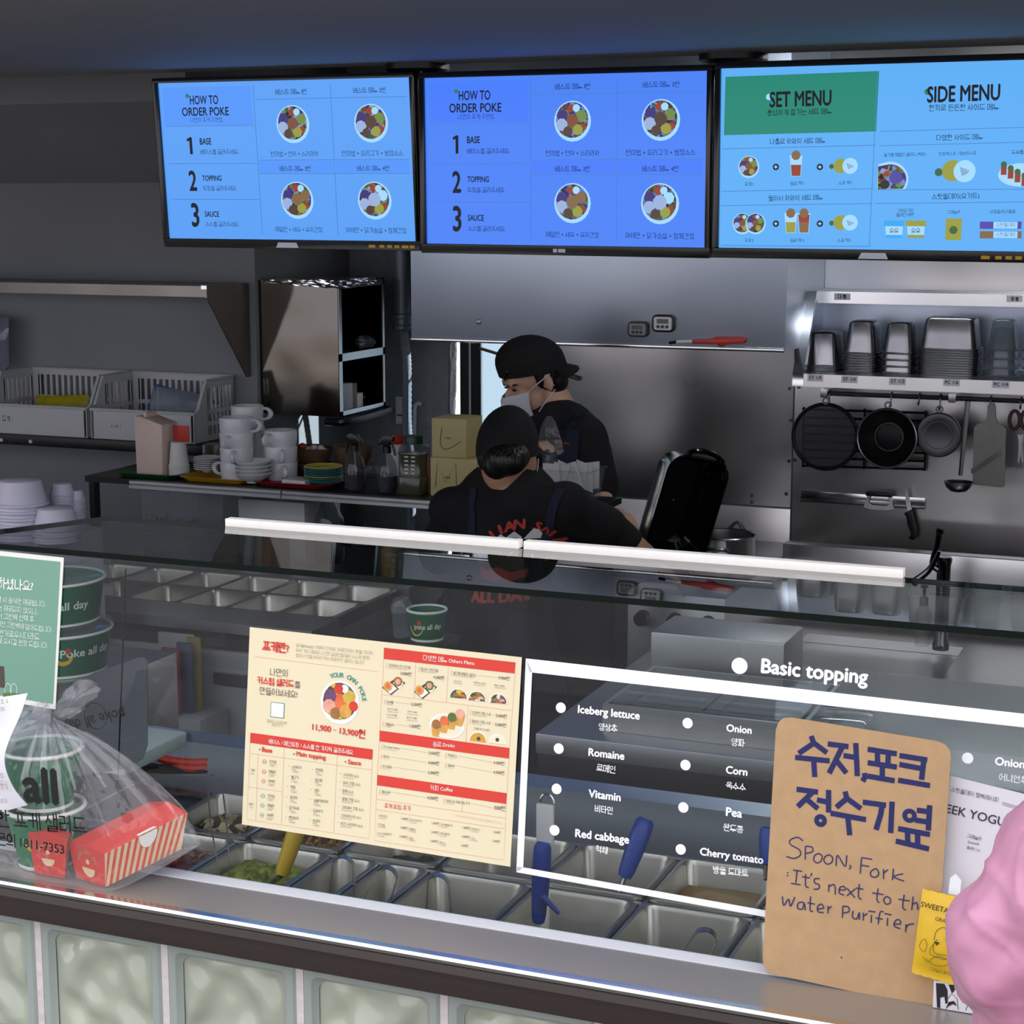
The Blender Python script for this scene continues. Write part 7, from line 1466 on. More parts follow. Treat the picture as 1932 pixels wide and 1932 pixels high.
for s in ([(285, 905), (255, 885), (215, 900), (215, 925), (265, 955), (270, 985), (235, 1003), (192, 992)], [(298, 938), (298, 1010)], [(298, 935), (335, 940), (338, 965), (300, 975)],
          [(375, 975), (352, 985), (345, 1010), (362, 1028), (385, 1018), (392, 990), (375, 975)], [(432, 982), (410, 992), (402, 1015), (420, 1035), (445, 1025), (450, 998), (432, 982)], [(470, 1045), (478, 985), (520, 1048), (530, 985)], [(545, 1040), (552, 1050), (543, 1064)],
          [(612, 1000), (605, 1088)], [(612, 998), (672, 1008)], [(608, 1040), (655, 1048)], [(690, 1060), (665, 1075), (665, 1100), (690, 1108), (708, 1090), (700, 1065), (690, 1060)], [(735, 1062), (735, 1118)], [(735, 1085), (760, 1065)], [(790, 1060), (785, 1125)], [(845, 1088), (792, 1105), (850, 1130)],
          [(196, 1082), (204, 1084)], [(196, 1098), (204, 1100)], [(230, 1068), (280, 1075)], [(252, 1072), (245, 1140)], [(218, 1142), (272, 1150)], [(300, 1090), (300, 1155), (318, 1165)], [(280, 1105), (325, 1112)], [(335, 1085), (328, 1102)], [(378, 1115), (350, 1118), (352, 1140), (375, 1150), (372, 1172), (345, 1175)],
          [(430, 1148), (428, 1190)], [(430, 1160), (455, 1148), (465, 1165), (465, 1205)], [(488, 1178), (520, 1178), (515, 1160), (492, 1165), (488, 1195), (515, 1208)], [(530, 1168), (575, 1222)], [(578, 1172), (530, 1212)], [(600, 1145), (595, 1215), (612, 1232)], [(580, 1168), (622, 1175)],
          [(705, 1170), (698, 1232), (712, 1250)], [(672, 1195), (735, 1205)], [(750, 1215), (735, 1235), (750, 1258), (772, 1250), (770, 1225), (750, 1215)], [(850, 1205), (842, 1275), (860, 1290)], [(818, 1230), (880, 1240)], [(900, 1215), (892, 1290)], [(895, 1260), (920, 1250), (925, 1290)], [(940, 1280), (965, 1285), (955, 1265), (940, 1275), (942, 1300)],
          [(170, 1215), (178, 1265), (205, 1230), (215, 1270), (240, 1218)], [(290, 1248), (262, 1250), (255, 1280), (282, 1285), (292, 1252), (298, 1292)], [(328, 1215), (325, 1290), (342, 1298)], [(310, 1250), (352, 1258)], [(365, 1285), (400, 1280), (388, 1258), (368, 1270), (370, 1300), (400, 1305)], [(425, 1268), (425, 1310)], [(425, 1285), (445, 1270)],
          [(508, 1268), (505, 1335)], [(508, 1268), (540, 1275), (540, 1300), (508, 1308)], [(565, 1295), (562, 1330), (585, 1340), (600, 1305), (600, 1345)], [(622, 1305), (622, 1350)], [(622, 1325), (645, 1310)], [(668, 1318), (665, 1362)], [(650, 1296), (690, 1302)], [(735, 1300), (715, 1305), (705, 1370)], [(690, 1335), (730, 1342)], [(758, 1335), (755, 1380)], [(740, 1310), (780, 1318)], [(795, 1368), (830, 1368), (822, 1345), (800, 1352), (795, 1380), (828, 1395)], [(860, 1370), (858, 1415)], [(860, 1390), (875, 1372), (905, 1368)]): ks_(N_, s, w, len(s) > 2)
P = zk(500, 1557); pr.disc('f_dark', P[0], P[1], 1.8, n=8)
pr.build(t, {k: 'lettering' for k in MATS})
# ------------------------------------------------------------------ yogurt leaflet stand
mat('leaflet_white', '#d9d5dc', 0.6, var=0.01)
LP = Pl(MP.at(0, 0, 0.002), MP.u, MP.v)
t = thing('yogurt_leaflet', 'white leaflet reading GREEK YOGURT behind the cardboard sign', 'leaflet', LP.hit(1860, 1880))
MB().prism([LP.ab(*p) for p in ((1740, 1870), (1960, 1912), (1990, 1512), (1793, 1463))], LP.O, LP.u, LP.v, LP.n, 0.001).build('sheet', MATS['leaflet_white'], t, smooth=False)
pr = Print(LP, 0.0014); mat('leaf_ink', '#2a2438', 0.6, var=0)
for s, a, b, bd in (('스윗올데이 행복레시피', (1794, 1491), (1883, 1512), 0.004), ('GREEK YOGURT', (1752, 1524), (1926, 1566), 0.006), ('그래놀라', (1824, 1578), (1852, 1585), 0.006), ('Granola', (1826, 1590), (1848, 1594), 0.0), ('플레인 2.2', (1824, 1600), (1849, 1606), 0.004)): pr.text('leaf_ink', s, a, b, bd)
for y in (0, 2.5, 5): pr.stroke('leaf_ink', [(1891, 1513+y), (1960, 1532+y)], 0.6)
pr.build(t, {k: 'lettering' for k in MATS})
# cow patterned milk carton at the base
LP2 = Pl(V(0, KO[1]-0.012, 0), (1, 0, 0), (0, 0, 1)); t = thing('cow_carton', 'white box with black cow drawings below the yellow packet', 'box', LP2.hit(1800, 1910))
mat('cow_black', '#18181c', 0.6, var=0)
A_, B_ = LP2.ab(1762, 1850), LP2.ab(1880, 1900); MB().box((A_[0], KO[1]-0.012, ZL+0.0014), (B_[0], KO[1]-0.004, A_[1])).build('box', MATS['leaflet_white'], t)
pr = Print(LP2, 0.0006)
for P in ([(1766, 1854), (1768, 1900), (1774, 1902), (1774, 1882), (1782, 1880), (1784, 1894), (1788, 1892), (1788, 1868), (1782, 1856)], [(1790, 1858), (1796, 1874), (1802, 1868), (1800, 1856)], [(1784, 1904), (1790, 1890), (1800, 1888), (1806, 1898), (1798, 1894), (1790, 1898)], [(1812, 1876), (1816, 1892), (1822, 1884), (1818, 1876)]): pr.poly('cow_black', P)
for P in ([(1788, 1884), (1796, 1874), (1806, 1884), (1808, 1905)], [(1814, 1878), (1824, 1872), (1828, 1890), (1822, 1906)]): pr.stroke('cow_black', P, 1.0)
pr.build(t, {k: 'printed_picture' for k in MATS})
# yellow granola packet
mat('packet_yellow', '#d8ae22', 0.35, var=0.05, scale=12, bump=0.15, bscale=25); mat('packet_ink', '#3c2c12', 0.6, var=0)
QP = Pl(KP.at(*KP.ab(1780, 1760), 0.018), KP.u, KP.v); t = thing('granola_packet', 'yellow granola packet stuck at the sign edge', 'packet', QP.hit(1770, 1850))
qc = [(1741, 1676), (1720, 1834), (1802, 1858), (1835, 1698)]
N1, N2 = 14, 10; F = []; Bk = []
for i in range(N1+1):
    rf = []; rb = []
    for j in range(N2+1):
        s, r = i/N1, j/N2; L_ = np.array(qc[0])*(1-s)+np.array(qc[1])*s; Rr = np.array(qc[3])*(1-s)+np.array(qc[2])*s; P = L_*(1-r)+Rr*r
        e = (max(0, math.sin(PI*r))**0.6)*(max(0, math.sin(PI*min(1, max(0, (s-0.06)/0.84))))**0.5); ed = QP.ab(P[0]+(1.2 if (i in (0, N1) and j % 2) else 0), P[1]+(2.0 if (i in (0, N1) and j % 2) else 0))
        rf.append(QP.at(*ed, 0.010*e+0.0006)); rb.append(QP.at(*ed, -0.008*e-0.0006))
    F.append(rf); Bk.append(rb)
mb = MB(); mb.grid(F); mb.grid(Bk, flip=True); mb.build('pouch', MATS['packet_yellow'], t)
pr = Print(QP, 0.0112)
for s, a, b, bd in (('SWEETALLDAY', (1740, 1706), (1835, 1730), 0.016), ('GRANOLA', (1767, 1732), (1815, 1744), 0.004), ('그래놀라 플레인', (1756, 1825), (1800, 1836), 0.004)): pr.text('packet_ink', s, a, b, bd)
for P in ([(1765, 1770), (1770, 1752), (1784, 1746), (1792, 1756), (1788, 1766)], [(1772, 1768), (1762, 1780), (1758, 1796), (1790, 1806), (1794, 1780), (1786, 1768)], [(1764, 1778), (1766, 1794), (1788, 1798)], [(1742, 1770), (1738, 1782), (1746, 1792), (1752, 1780), (1748, 1768), (1742, 1770)], [(1756, 1808), (1772, 1800), (1792, 1808), (1786, 1818), (1764, 1816), (1756, 1808)], [(1744, 1800), (1752, 1812)], [(1750, 1804), (1756, 1812)]): pr.stroke('packet_ink', smooth_path(P, 3), 1.0)
pr.poly('packet_ink', [(1765, 1772), (1770, 1780), (1776, 1774)]); pr.build(t, {'packet_ink': 'lettering'})
t2 = MB().box(QP.at(*QP.ab(1787, 1682), -0.004), QP.at(*QP.ab(1787, 1682), -0.004)+V(0.001, 0.001, 0.001)) if False else None
o = MB().prism([QP.ab(*p) for p in ((1786, 1690), (1808, 1694), (1811, 1665), (1800, 1652), (1790, 1660))], QP.O-QP.n*0.012, QP.u, QP.v, QP.n, 0.001).build('tape', MATS['white_tape'], t)
# ------------------------------------------------------------------ takeaway bag on the ledge: bowls, red boxes, clear film, receipt
mat('bag_bowl_green', '#1a7a52', 0.45, var=0.03); mat('box_red', '#d0362c', 0.55, var=0.03); mat('box_cream', '#dcc79a', 0.6, var=0.02)
gx = AY(84, 1500, 1.920)[0]; zb0 = ZL+0.002
ca = math.atan2(-1.913, -gx)
k_ = mpp(58, 1500, 1.885)
b1_ = poke_bowl(V(gx, 1.920, zb0), 0.037, 0.052, 0.082, 'lower green paper bowl inside the clear takeaway bag', ca+0.25, 'poke all day', lid=False, span=1.3, col='bag_bowl_green', tz=0.52, tsize=0.018)
b2_ = poke_bowl(V(gx, 1.920, zb0+0.0815), 0.037, 0.052, 0.082, 'upper green paper bowl inside the clear takeaway bag', ca+0.2, '', lid=True, col='bag_bowl_green')
def red_box(P0, ax, lat, up, L, w0, w1, h, label, stick=False):
    """striped takeaway box, flared to the top: P0 is the near bottom corner, ax runs along it, lat across"""
    P0, ax, lat, up = [np.array(q, float) for q in (P0, unit(ax), unit(lat), unit(up))]
    t = thing('striped_takeaway_box', label, 'box', P0, group='red takeaway boxes in the bag'); d = (w1-w0)/2
    q = lambda a, b, c: P0+ax*a+lat*b+up*c
    B = [q(0, 0, 0), q(L, 0, 0), q(L, w0, 0), q(0, w0, 0)]; T = [q(-d*0.6, -d, h), q(L+d*0.6, -d, h), q(L+d*0.6, w0+d, h), q(-d*0.6, w0+d, h)]
    mb = MB(); mb.add(B+T, [(0, 3, 2, 1), (0, 1, 5, 4), (2, 3, 7, 6)]); mb.build('cream_side', MATS['box_cream'], t, smooth=False)
    mb = MB(); mb.add(B+T, [(3, 0, 4, 7), (1, 2, 6, 5)]); mb.build('red_end', MATS['box_red'], t, smooth=False)
    m = [(T[0]+T[3])/2+up*0.004, (T[1]+T[2])/2+up*0.008]; mb = MB(); mb.add(T+m, [(0, 1, 5, 4), (4, 5, 2, 3), (0, 4, 3), (1, 2, 5)]); mb.build('red_lid', MATS['box_red'], t, smooth=False)
    # slanting stripes on the near side
    sd = MB(); o1 = unit(np.cross(ax, (T[0]-B[0])))*0.0006
    if o1@(CAM-P0) < 0: o1 = -o1
    n = max(4, int(L/0.0088)); E0, E1 = B[0], B[1]; F0, F1 = T[0], T[1]
    for i in range(n):
        a0, a1 = i/n, (i+0.45)/n; s0, s1 = min(1, a0+0.0), min(1, a1)
        bot = lambda s: E0+(E1-E0)*s; tp = lambda s: F0+(F1-F0)*s
        sh = 0.035
        sd.add([bot(max(0, min(1, a0-sh)))+o1, bot(max(0, min(1, a1-sh)))+o1, tp(max(0, min(1, a1+sh)))+o1, tp(max(0, min(1, a0+sh)))+o1], [(0, 1, 2, 3)])
    sd.build('stripe', MATS['box_red'], t, smooth=False, kind='stuff')
    # emblem on the red end
    c = (B[0]+B[3]+T[0]+T[3])/4; u = unit(B[0]-B[3]); v = unit((T[0]+T[3])/2-(B[0]+B[3])/2); nn = np.cross(u, v)
    if nn@(CAM-c) < 0: nn = -nn
    mb = MB(); r = w0*0.22; mb.add([c-v*0.004+nn*0.0009+u*r*math.cos(a)+v*r*math.sin(a) for a in np.linspace(PI, 2*PI, 10)], [tuple(range(10))]); mb.add([c+v*0.005+nn*0.0009+u*r*0.3*math.cos(a)+v*r*0.3*math.sin(a) for a in np.linspace(0, 2*PI, 9)[:-1]], [tuple(range(8))])
    sg_ = 1 if (u@_r) > 0 else -1
    for i, ch in enumerate('poke all day'):
        gv, gf = glyph(ch, 0.02)
        if len(gv):
            a = math.radians(160-140*i/11); xm = (gv[:, 0].min()+gv[:, 0].max())/2; kk = w0*0.13; o_ = c+nn*0.0009+(u*sg_*math.cos(a)+v*math.sin(a))*r*1.35; dd = u*sg_*math.sin(a)-v*math.cos(a); ee = u*sg_*math.cos(a)+v*math.sin(a)
            mb.add([o_+dd*(p[0]-xm)*kk+ee*p[1]*kk for p in gv], gf)
    mb.build('emblem', MATS['box_cream'], t, smooth=False, kind='stuff')
    if stick:
        c = q(L*0.52, -d*0.6, h*0.92); mb = MB(); e1 = unit(ax); e2 = unit(T[0]-B[0]); o2 = o1*2
        mb.add([q(L*0.52, -d-0.0004, h)+o2+e1*0.013*math.cos(a)+e2*0.020*min(0.02, math.sin(a)) for a in np.linspace(PI, 2*PI, 14)], [tuple(range(14))])
        mb.add([q(L*0.52, -d, h+0.0012)+e1*0.013*math.cos(a)+unit(lat)*0.014*math.sin(a) for a in np.linspace(0, PI, 14)], [tuple(range(14))]); mb.build('round_sticker', MATS['print_white'], t, smooth=False)
    return t
P0 = AZ(199, 1674, ZL+0.003); P1 = AY(346, 1600, 1.938); ax = P1-P0; Lb = np.linalg.norm(ax); PL = AZ(145, 1656, ZL+0.003)
red_box(P0, ax, PL-P0, V(0, 0, 1), Lb*0.97, np.linalg.norm(PL-P0), np.linalg.norm(PL-P0)+0.016, 0.050, 'long red striped takeaway box at the right of the bag', True)
P0 = AZ(122, 1658, ZL+0.002); PL = AZ(66, 1648, ZL+0.002); ax = AZ(146, 1628, ZL+0.002)-P0
red_box(P0, ax, PL-P0, V(0, 0, 1), 0.014, np.linalg.norm(PL-P0), np.linalg.norm(PL-P0)+0.014, 0.058, 'short red takeaway box beside the green bowls')
# clear film bag
glassy('bag_film', (0.97, 0.97, 0.98), ior=1.5, rough=0.03, haze=0.10, hcol=(0.9, 0.9, 0.94), bump=0.9, bscale=26)
K = AY(88, 1350, 1.885)
def ctrl(lst): return [np.array(p, float) for p in lst]
Bt = ctrl([AY(380, 1592, 1.938), AY(300, 1640, 1.900), AZ(207, 1681, ZL+0.001), AZ(120, 1668, ZL+0.001), AZ(40, 1656, ZL+0.001), AZ(-60, 1640, ZL+0.001), AY(-140, 1600, 1.88), V(AZ(-100, 1620, ZL)[0], 1.945, ZL+0.004), V(gx, 1.951, ZL+0.003), V(AZ(200, 1650, ZL)[0]+0.03, 1.950, ZL+0.004), V(AZ(300, 1645, ZL)[0]+0.02, 1.9485, ZL+0.02)])
Sh = ctrl([AY(352, 1532, 1.942), AY(300, 1545, 1.895), AY(205, 1575, 1.842), AY(130, 1560, 1.832), AY(50, 1540, 1.826), AY(-50, 1520, 1.832), AY(-135, 1480, 1.885), V(AZ(-90, 1560, ZL)[0], 1.953, ZL+0.10), V(gx, 1.956, ZL+0.10), V(AY(200, 1500, 1.955)[0], 1.956, ZL+0.085), V(AY(300, 1500, 1.95)[0], 1.953, ZL+0.08)])
def loop(P, n):
    out = []; m = len(P)
    for i in range(n):
        s = i/n*m; k = int(s); f = s-k; a, b, c, d = P[(k-1) % m], P[k % m], P[(k+1) % m], P[(k+2) % m]
        out.append(0.5*((2*b)+(c-a)*f+(2*a-5*b+4*c-d)*f*f+(3*b-a-3*c+d)*f**3))
    return out
n = 132; Bl, Sl = loop(Bt, n), loop(Sh, n); rnd = random.Random(12); ph = [rnd.uniform(0, 6.28) for _ in range(6)]
cen = sum(Bl)/n; rows = [[cen+(p-cen)*0.35 for p in Bl], [cen+(p-cen)*0.8 for p in Bl]]
for t_ in np.linspace(0, 1, 22):
    r = []
    for i in range(n):
        B, S = Bl[i], Sl[i]; th = 2*PI*i/n; N_ = K+V(0.010*math.cos(th), 0.008*math.sin(th), -0.004)
        M_ = S*0.45+K*0.55+V(0, 0, 0.016)+(S-cen)*0.10
        if t_ < 0.4: f = t_/0.4; p = B*(1-f)**2+2*f*(1-f)*(B*0.35+S*0.65)+S*f*f
        else: f = (t_-0.4)/0.6; p = S*(1-f)**2+2*f*(1-f)*M_+N_*f*f
        o = p-V(K[0], K[1], p[2]); rr = np.linalg.norm(o)+1e-6
        pl = (0.003*math.sin(9*th+ph[0])+0.0025*math.sin(17*th+ph[1]+2*t_)+0.0018*math.sin(29*th+ph[2]))*min(1, max(0, (t_-0.12)*2.0))*(0.35+rr*9 if rr < 0.07 else 1)
        p = p+o/rr*pl
        lim = 1.9555+0.13*max(0, p[2]-ZL)-0.003; p[1] = min(p[1], lim); r.append(p)
    rows.append(r)
bg_ = thing('takeaway_bag', 'knotted clear plastic takeaway bag with black print on the ledge', 'bag', cen)
mb = MB(); mb.grid(rows, closed_u=True); mb.build('film', MATS['bag_film'], bg_)
# raised film folds from the knot, made hazier to stand in for highlight streaks
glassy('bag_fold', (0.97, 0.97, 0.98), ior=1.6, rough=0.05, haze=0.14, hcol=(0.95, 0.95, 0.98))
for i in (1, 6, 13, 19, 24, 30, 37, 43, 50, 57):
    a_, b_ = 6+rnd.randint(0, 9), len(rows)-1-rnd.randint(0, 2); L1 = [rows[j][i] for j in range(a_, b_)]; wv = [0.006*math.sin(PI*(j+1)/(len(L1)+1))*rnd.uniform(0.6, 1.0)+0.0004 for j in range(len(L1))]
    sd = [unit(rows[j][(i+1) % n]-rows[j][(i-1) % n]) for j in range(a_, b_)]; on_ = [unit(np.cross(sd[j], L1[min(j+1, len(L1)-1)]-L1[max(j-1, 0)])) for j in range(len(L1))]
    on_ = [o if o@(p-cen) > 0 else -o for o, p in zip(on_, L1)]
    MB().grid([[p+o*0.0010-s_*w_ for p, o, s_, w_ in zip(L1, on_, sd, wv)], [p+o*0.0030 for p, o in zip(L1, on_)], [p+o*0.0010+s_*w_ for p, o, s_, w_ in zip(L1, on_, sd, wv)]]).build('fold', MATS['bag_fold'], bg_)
# knot and ears
def ear(pts, Y0, m='bag_film', name='ear'):
    P = [AY(x, y, Y0) for x, y in pts]; c = sum(P)/len(P); mb = MB(); rows = []
    L2 = loop(P, 28)
    for s, d in ((0.02, 0.010), (0.45, 0.009), (0.8, 0.005), (1.0, 0.0)): rows.append([c+(p-c)*s+V(0.002*math.sin(9*i/28*6.28), -d+0.003*math.sin(i*1.7)*s, 0.0) for i, p in enumerate(L2)])
    mb.grid(rows, closed_u=True)
    mb.grid([[V(p[0], 2*Y0-p[1]+0.001, p[2]) for p in r] for r in rows], closed_u=True, flip=True); mb.build(name, MATS[m], bg_)
ear([(100, 1352), (108, 1325), (128, 1298), (150, 1283), (172, 1284), (186, 1298), (184, 1312), (160, 1330), (130, 1348)], 1.885)
ear([(60, 1345), (55, 1330), (70, 1322), (88, 1324), (100, 1332), (92, 1350), (75, 1356)], 1.880)
ear([(100, 1345), (125, 1338), (158, 1335), (150, 1345), (120, 1358)], 1.890)
ear([(20, 1380), (10, 1350), (35, 1332), (70, 1335), (85, 1350), (60, 1375)], 1.895)
ks = K; MB().ball(K+V(-0.004, -0.004, 0.004), (0.014, 0.012, 0.014), 12, 8).build('knot', MATS['bag_film'], bg_)
bpn = Pl(AY(60, 1540, 1.822), (1, 0, 0), (0, 0, 1)); pr = Print(bpn, 0.0)
for s, a, b, bd in (('poke all', (-128, 1492), (112, 1517), 0.035), ('신선한 포케 샐러드', (-55, 1550), (165, 1570), 0.014), ('가맹문의 1811-7353', (-45, 1583), (122, 1611), 0.016)): pr.text('ink_black', s, a, b, bd)
pr.build(bg_, {'ink_black': 'lettering'})
# receipt
mat('receipt_paper', '#e3e3ea', 0.6, var=0.01)
edge = smooth_path([(52, 1308), (40, 1345), (20, 1390), (9, 1425), (12, 1455), (28, 1490), (52, 1519)], 5)
t = thing('paper_receipt', 'curling white receipt stuck to the bag at left edge', 'receipt', AY(10, 1540, 1.82)); F = []
for i, (x, y) in enumerate(edge):
    s = i/(len(edge)-1); yy = 1.822-0.010*math.sin(PI*s)
    F.append([AY(x-80*j/6, y+(12 if s < 0.5 else 22)*j/6, yy+0.002*math.sin(j*0.8)) for j in range(7)])
mb = MB(); mb.grid(F); mb.grid([[p+V(0, 0.0006, 0) for p in r] for r in F], flip=True); mb.build('paper', MATS['receipt_paper'], t)
rp = Pl(AY(10, 1440, 1.809), (1, 0, 0), (0, 0, 1)); pr = Print(rp, 0.0)
for x, y, w, s in ((-22, 1330, 38, '주문번호 0'), (-24, 1345, 34, 'NO 0030'), (-30, 1362, 30, '배달 주문'), (-30, 1470, 38, '메뉴명 수량'), (-30, 1484, 44, '포케 샐러드 1'), (-30, 1492, 46, '음료 추가 2'), (-24, 1518, 38, '1811-7353')): pr.text('menu_grey', s, (x, y), (x+w, y-4), 0.006)
pr.build(t, {k: 'lettering' for k in MATS})
# ------------------------------------------------------------------ people
from mathutils.bvhtree import BVHTree
mat('skin', '#b08468', 0.55, var=0.06, scale=14, sss=0.08); mat('skin_pale', '#c79f88', 0.55, var=0.05, scale=14, sss=0.08); mat('tee_black', '#0b0c0e', 0.9, var=0.25, scale=30, bump=0.25, bscale=22); mat('hair_black', '#0a0908', 0.45, var=0.3, scale=60, bump=0.6, bscale=120, stretch=(1, 1, 0.15)); mat('cap_black', '#090a0c', 0.85, var=0.1, scale=50); mat('apron_navy', '#171d30', 0.9, var=0.15, scale=40, bump=0.2, bscale=60); mat('mask_white', '#c9cacf', 0.8, var=0.03); mat('trouser', '#15171c', 0.9); mat('shoe', '#1a1a1a', 0.6)
def capsule(mb, p, q, r0, r1, n=14, m=5):
    p, q = np.array(p, float), np.array(q, float); d = unit(q-p); a = np.cross(d, V(0.3, 0.2, 0.9)); a = unit(a); b = np.cross(d, a); rows = []
    for i in range(m+1): t = PI/2*(1-i/m); rows.append((p-d*r0*math.sin(t), max(1e-4, r0*math.cos(t))))
    for i in range(m+1): t = PI/2*i/m; rows.append((q+d*r1*math.sin(t), max(1e-4, r1*math.cos(t))))
    mb.grid([[c+(a*math.cos(2*PI*j/n)+b*math.sin(2*PI*j/n))*r for j in range(n)] for c, r in rows], closed_u=True)
def ell(mb, c, ax, n=20, m=12):
    """ellipsoid with three half-axis vectors"""
    c = np.array(c, float); ax = [np.array(q, float) for q in ax]
    mb.grid([[c+ax[0]*max(1e-3, math.sin(PI*i/m))*math.cos(2*PI*j/n)+ax[1]*max(1e-3, math.sin(PI*i/m))*math.sin(2*PI*j/n)-ax[2]*math.cos(PI*i/m) for j in range(n)] for i in range(m+1)], closed_u=True)
def fuse(mb, name, m, parent, voxel, smooth=4, kind=None):
    """melt overlapping shapes into one continuous skin"""
    o = mb.build(name, m, parent); md = o.modifiers.new('r', 'REMESH'); md.mode = 'VOXEL'; md.voxel_size = voxel; md.use_smooth_shade = True
    ms = o.modifiers.new('s', 'SMOOTH'); ms.iterations = smooth; ms.factor = 0.5
    bpy.context.view_layer.update(); me = bpy.data.meshes.new_from_object(o.evaluated_get(bpy.context.evaluated_depsgraph_get()))
    o.modifiers.clear(); old = o.data; o.data = me; me.name = name
    if not me.materials: me.materials.append(m)
    me.polygons.foreach_set('use_smooth', [True]*len(me.polygons)); return o
def bvh(o):
    off = orig(o); return BVHTree.FromPolygons([tuple(np.array(v.co)+off) for v in o.data.vertices], [tuple(p.vertices) for p in o.data.polygons])
def hand(mb, W, fwd, side, nrm, s=1.0, curl=0.5, thumb=1):
    """palm and five bent fingers from wrist W; fwd along fingers, side across, nrm out of the back of the hand"""
    fwd, side, nrm = unit(fwd), unit(side), unit(nrm)
    ell(mb, W+fwd*0.045*s, (fwd*0.050*s, side*0.040*s, nrm*0.016*s))
    for i, (o, L) in enumerate(((-0.030, 0.070), (-0.010, 0.080), (0.010, 0.075), (0.029, 0.058))):
        p = W+fwd*0.082*s+side*o*s; d = fwd
        for k, f in enumerate((0.45, 0.32, 0.23)):
            d = unit(d*math.cos(curl*(0.6+0.4*k))-nrm*math.sin(curl*(0.6+0.4*k))); q = p+d*L*f*s; capsule(mb, p, q, (0.0095-0.001*k)*s, (0.0088-0.001*k)*s, 8, 3); p = q
    p = W+fwd*0.025*s-side*thumb*0.030*s
    for k, f in enumerate((0.034, 0.030, 0.024)): d = unit(fwd*(0.6+0.2*k)-side*thumb*(0.8-0.3*k)-nrm*0.35); q = p+d*f*s; capsule(mb, p, q, (0.012-0.0015*k)*s, (0.011-0.0015*k)*s, 8, 3); p = q
# ---------------------------------------------------------------- woman seen from behind
Yw = 4.42
def w_(px, py, dy=0.0): return AY(px, py, Yw+dy)
per = thing('person', 'worker seen from behind in black tee, cap and navy apron straps', 'person', V(w_(935, 1230)[0], Yw, 0.0))
Hc = w_(957, 851, 0.06); nk = w_(957, 920, 0.02); sL, sR = w_(852, 962, 0.03), w_(1068, 952, 0.03); ch = w_(955, 1010, 0.05); hp = w_(928, 1225, 0.02)
eL, eR = w_(822, 1070, 0.12), w_(1160, 1000, 0.16); wL, wR = w_(880, 1120, 0.36), w_(1222, 1048, 0.20)
sk = MB()
ell(sk, Hc, (V(0.070, 0, 0), V(0, 0.090, 0.02), V(0, 0.03, 0.106))); ell(sk, Hc+V(0, 0.045, -0.055), (V(0.055, 0, 0), V(0, 0.06, 0), V(0, 0, 0.06)))
capsule(sk, Hc+V(0, 0.0, -0.06), nk+V(0, 0.0, -0.05), 0.055, 0.062)
for s_ in (-1, 1): ell(sk, Hc+V(s_*0.078, 0.0, -0.035), (V(0.010, 0, 0), V(0, 0.017, 0), V(0, 0.004, 0.030)))
ell(sk, ch, (V(0.155, 0, 0), V(0, 0.09, 0), V(0, 0.02, 0.19))); ell(sk, hp, (V(0.15, 0, 0), V(0, 0.10, 0), V(0, 0, 0.13)))
capsule(sk, ch, hp, 0.12, 0.13)
capsule(sk, sL, eL, 0.048, 0.040); capsule(sk, eL, wL, 0.040, 0.028); capsule(sk, sR, eR, 0.048, 0.040); capsule(sk, eR, wR, 0.038, 0.028); capsule(sk, sL, nk+V(0, 0, -0.03), 0.042, 0.04); capsule(sk, sR, nk+V(0, 0, -0.03), 0.042, 0.04)
for W0, E0 in ((wL, eL), (wR, eR)): d = unit(W0-E0); hand(sk, W0, d, np.cross(d, V(0, 0, 1)), V(0, 0, 1), 1.0, 0.5)
for s_ in (-1, 1):
    kn = V(hp[0]+s_*0.085, Yw+0.05, 0.46); ft = V(hp[0]+s_*0.09, Yw+0.02, 0.07); capsule(sk, hp+V(s_*0.08, 0, -0.04), kn, 0.075, 0.052); capsule(sk, kn, ft, 0.05, 0.034); capsule(sk, ft+V(0, -0.02, -0.03), ft+V(0, 0.13, -0.038), 0.032, 0.026)
body = fuse(sk, 'body', MATS['skin'], per, 0.0075, 5)
# tee: chest, back, sleeves to the elbow
ts = MB()
ell(ts, ch+V(0, 0, 0.01), (V(0.178, 0, 0), V(0, 0.118, 0), V(0, 0.03, 0.205))); capsule(ts, ch+V(0, 0, -0.02), hp+V(0, 0, 0.02), 0.15, 0.155); ell(ts, (sL+sR)/2+V(0, 0.02, -0.01), (V(0.19, 0, 0.003), V(0, 0.085, 0), V(0, 0.01, 0.075)))
capsule(ts, sL+V(0.02, 0, -0.01), sL*0.25+eL*0.75, 0.066, 0.062); capsule(ts, sR+V(-0.02, 0, -0.01), sR*0.15+eR*0.85, 0.066, 0.056); capsule(ts, sL, nk+V(-0.035, -0.005, -0.052), 0.066, 0.058); capsule(ts, sR, nk+V(0.035, -0.005, -0.052), 0.066, 0.058)
ell(ts, nk+V(0, -0.012, -0.050), (V(0.10, 0, 0), V(0, 0.085, 0), V(0, 0, 0.045)))
ell(ts, nk+V(0.015, -0.040, -0.052), (V(0.085, 0, 0), V(0, 0.035, 0), V(0, 0, 0.045)))
tee = fuse(ts, 't_shirt', MATS['tee_black'], per, 0.009, 8)
cu = MB(); capsule(cu, sR*0.02+eR*0.98, eR*0.62+wR*0.38, 0.047, 0.042); fuse(cu, 'sleeve_cuff', MATS['tee_black'], per, 0.007, 4)
TB = bvh(tee)
def drape(pts, off=0.003):
    out = []
    for p in pts:
        h = TB.ray_cast(Vector((p[0], p[1]-1.0, p[2])), Vector((0, 1, 0))); out.append(V(p[0], (h[0].y if h[0] is not None else p[1])-off, p[2]))
    return out
bk = FP(Yw-0.1)
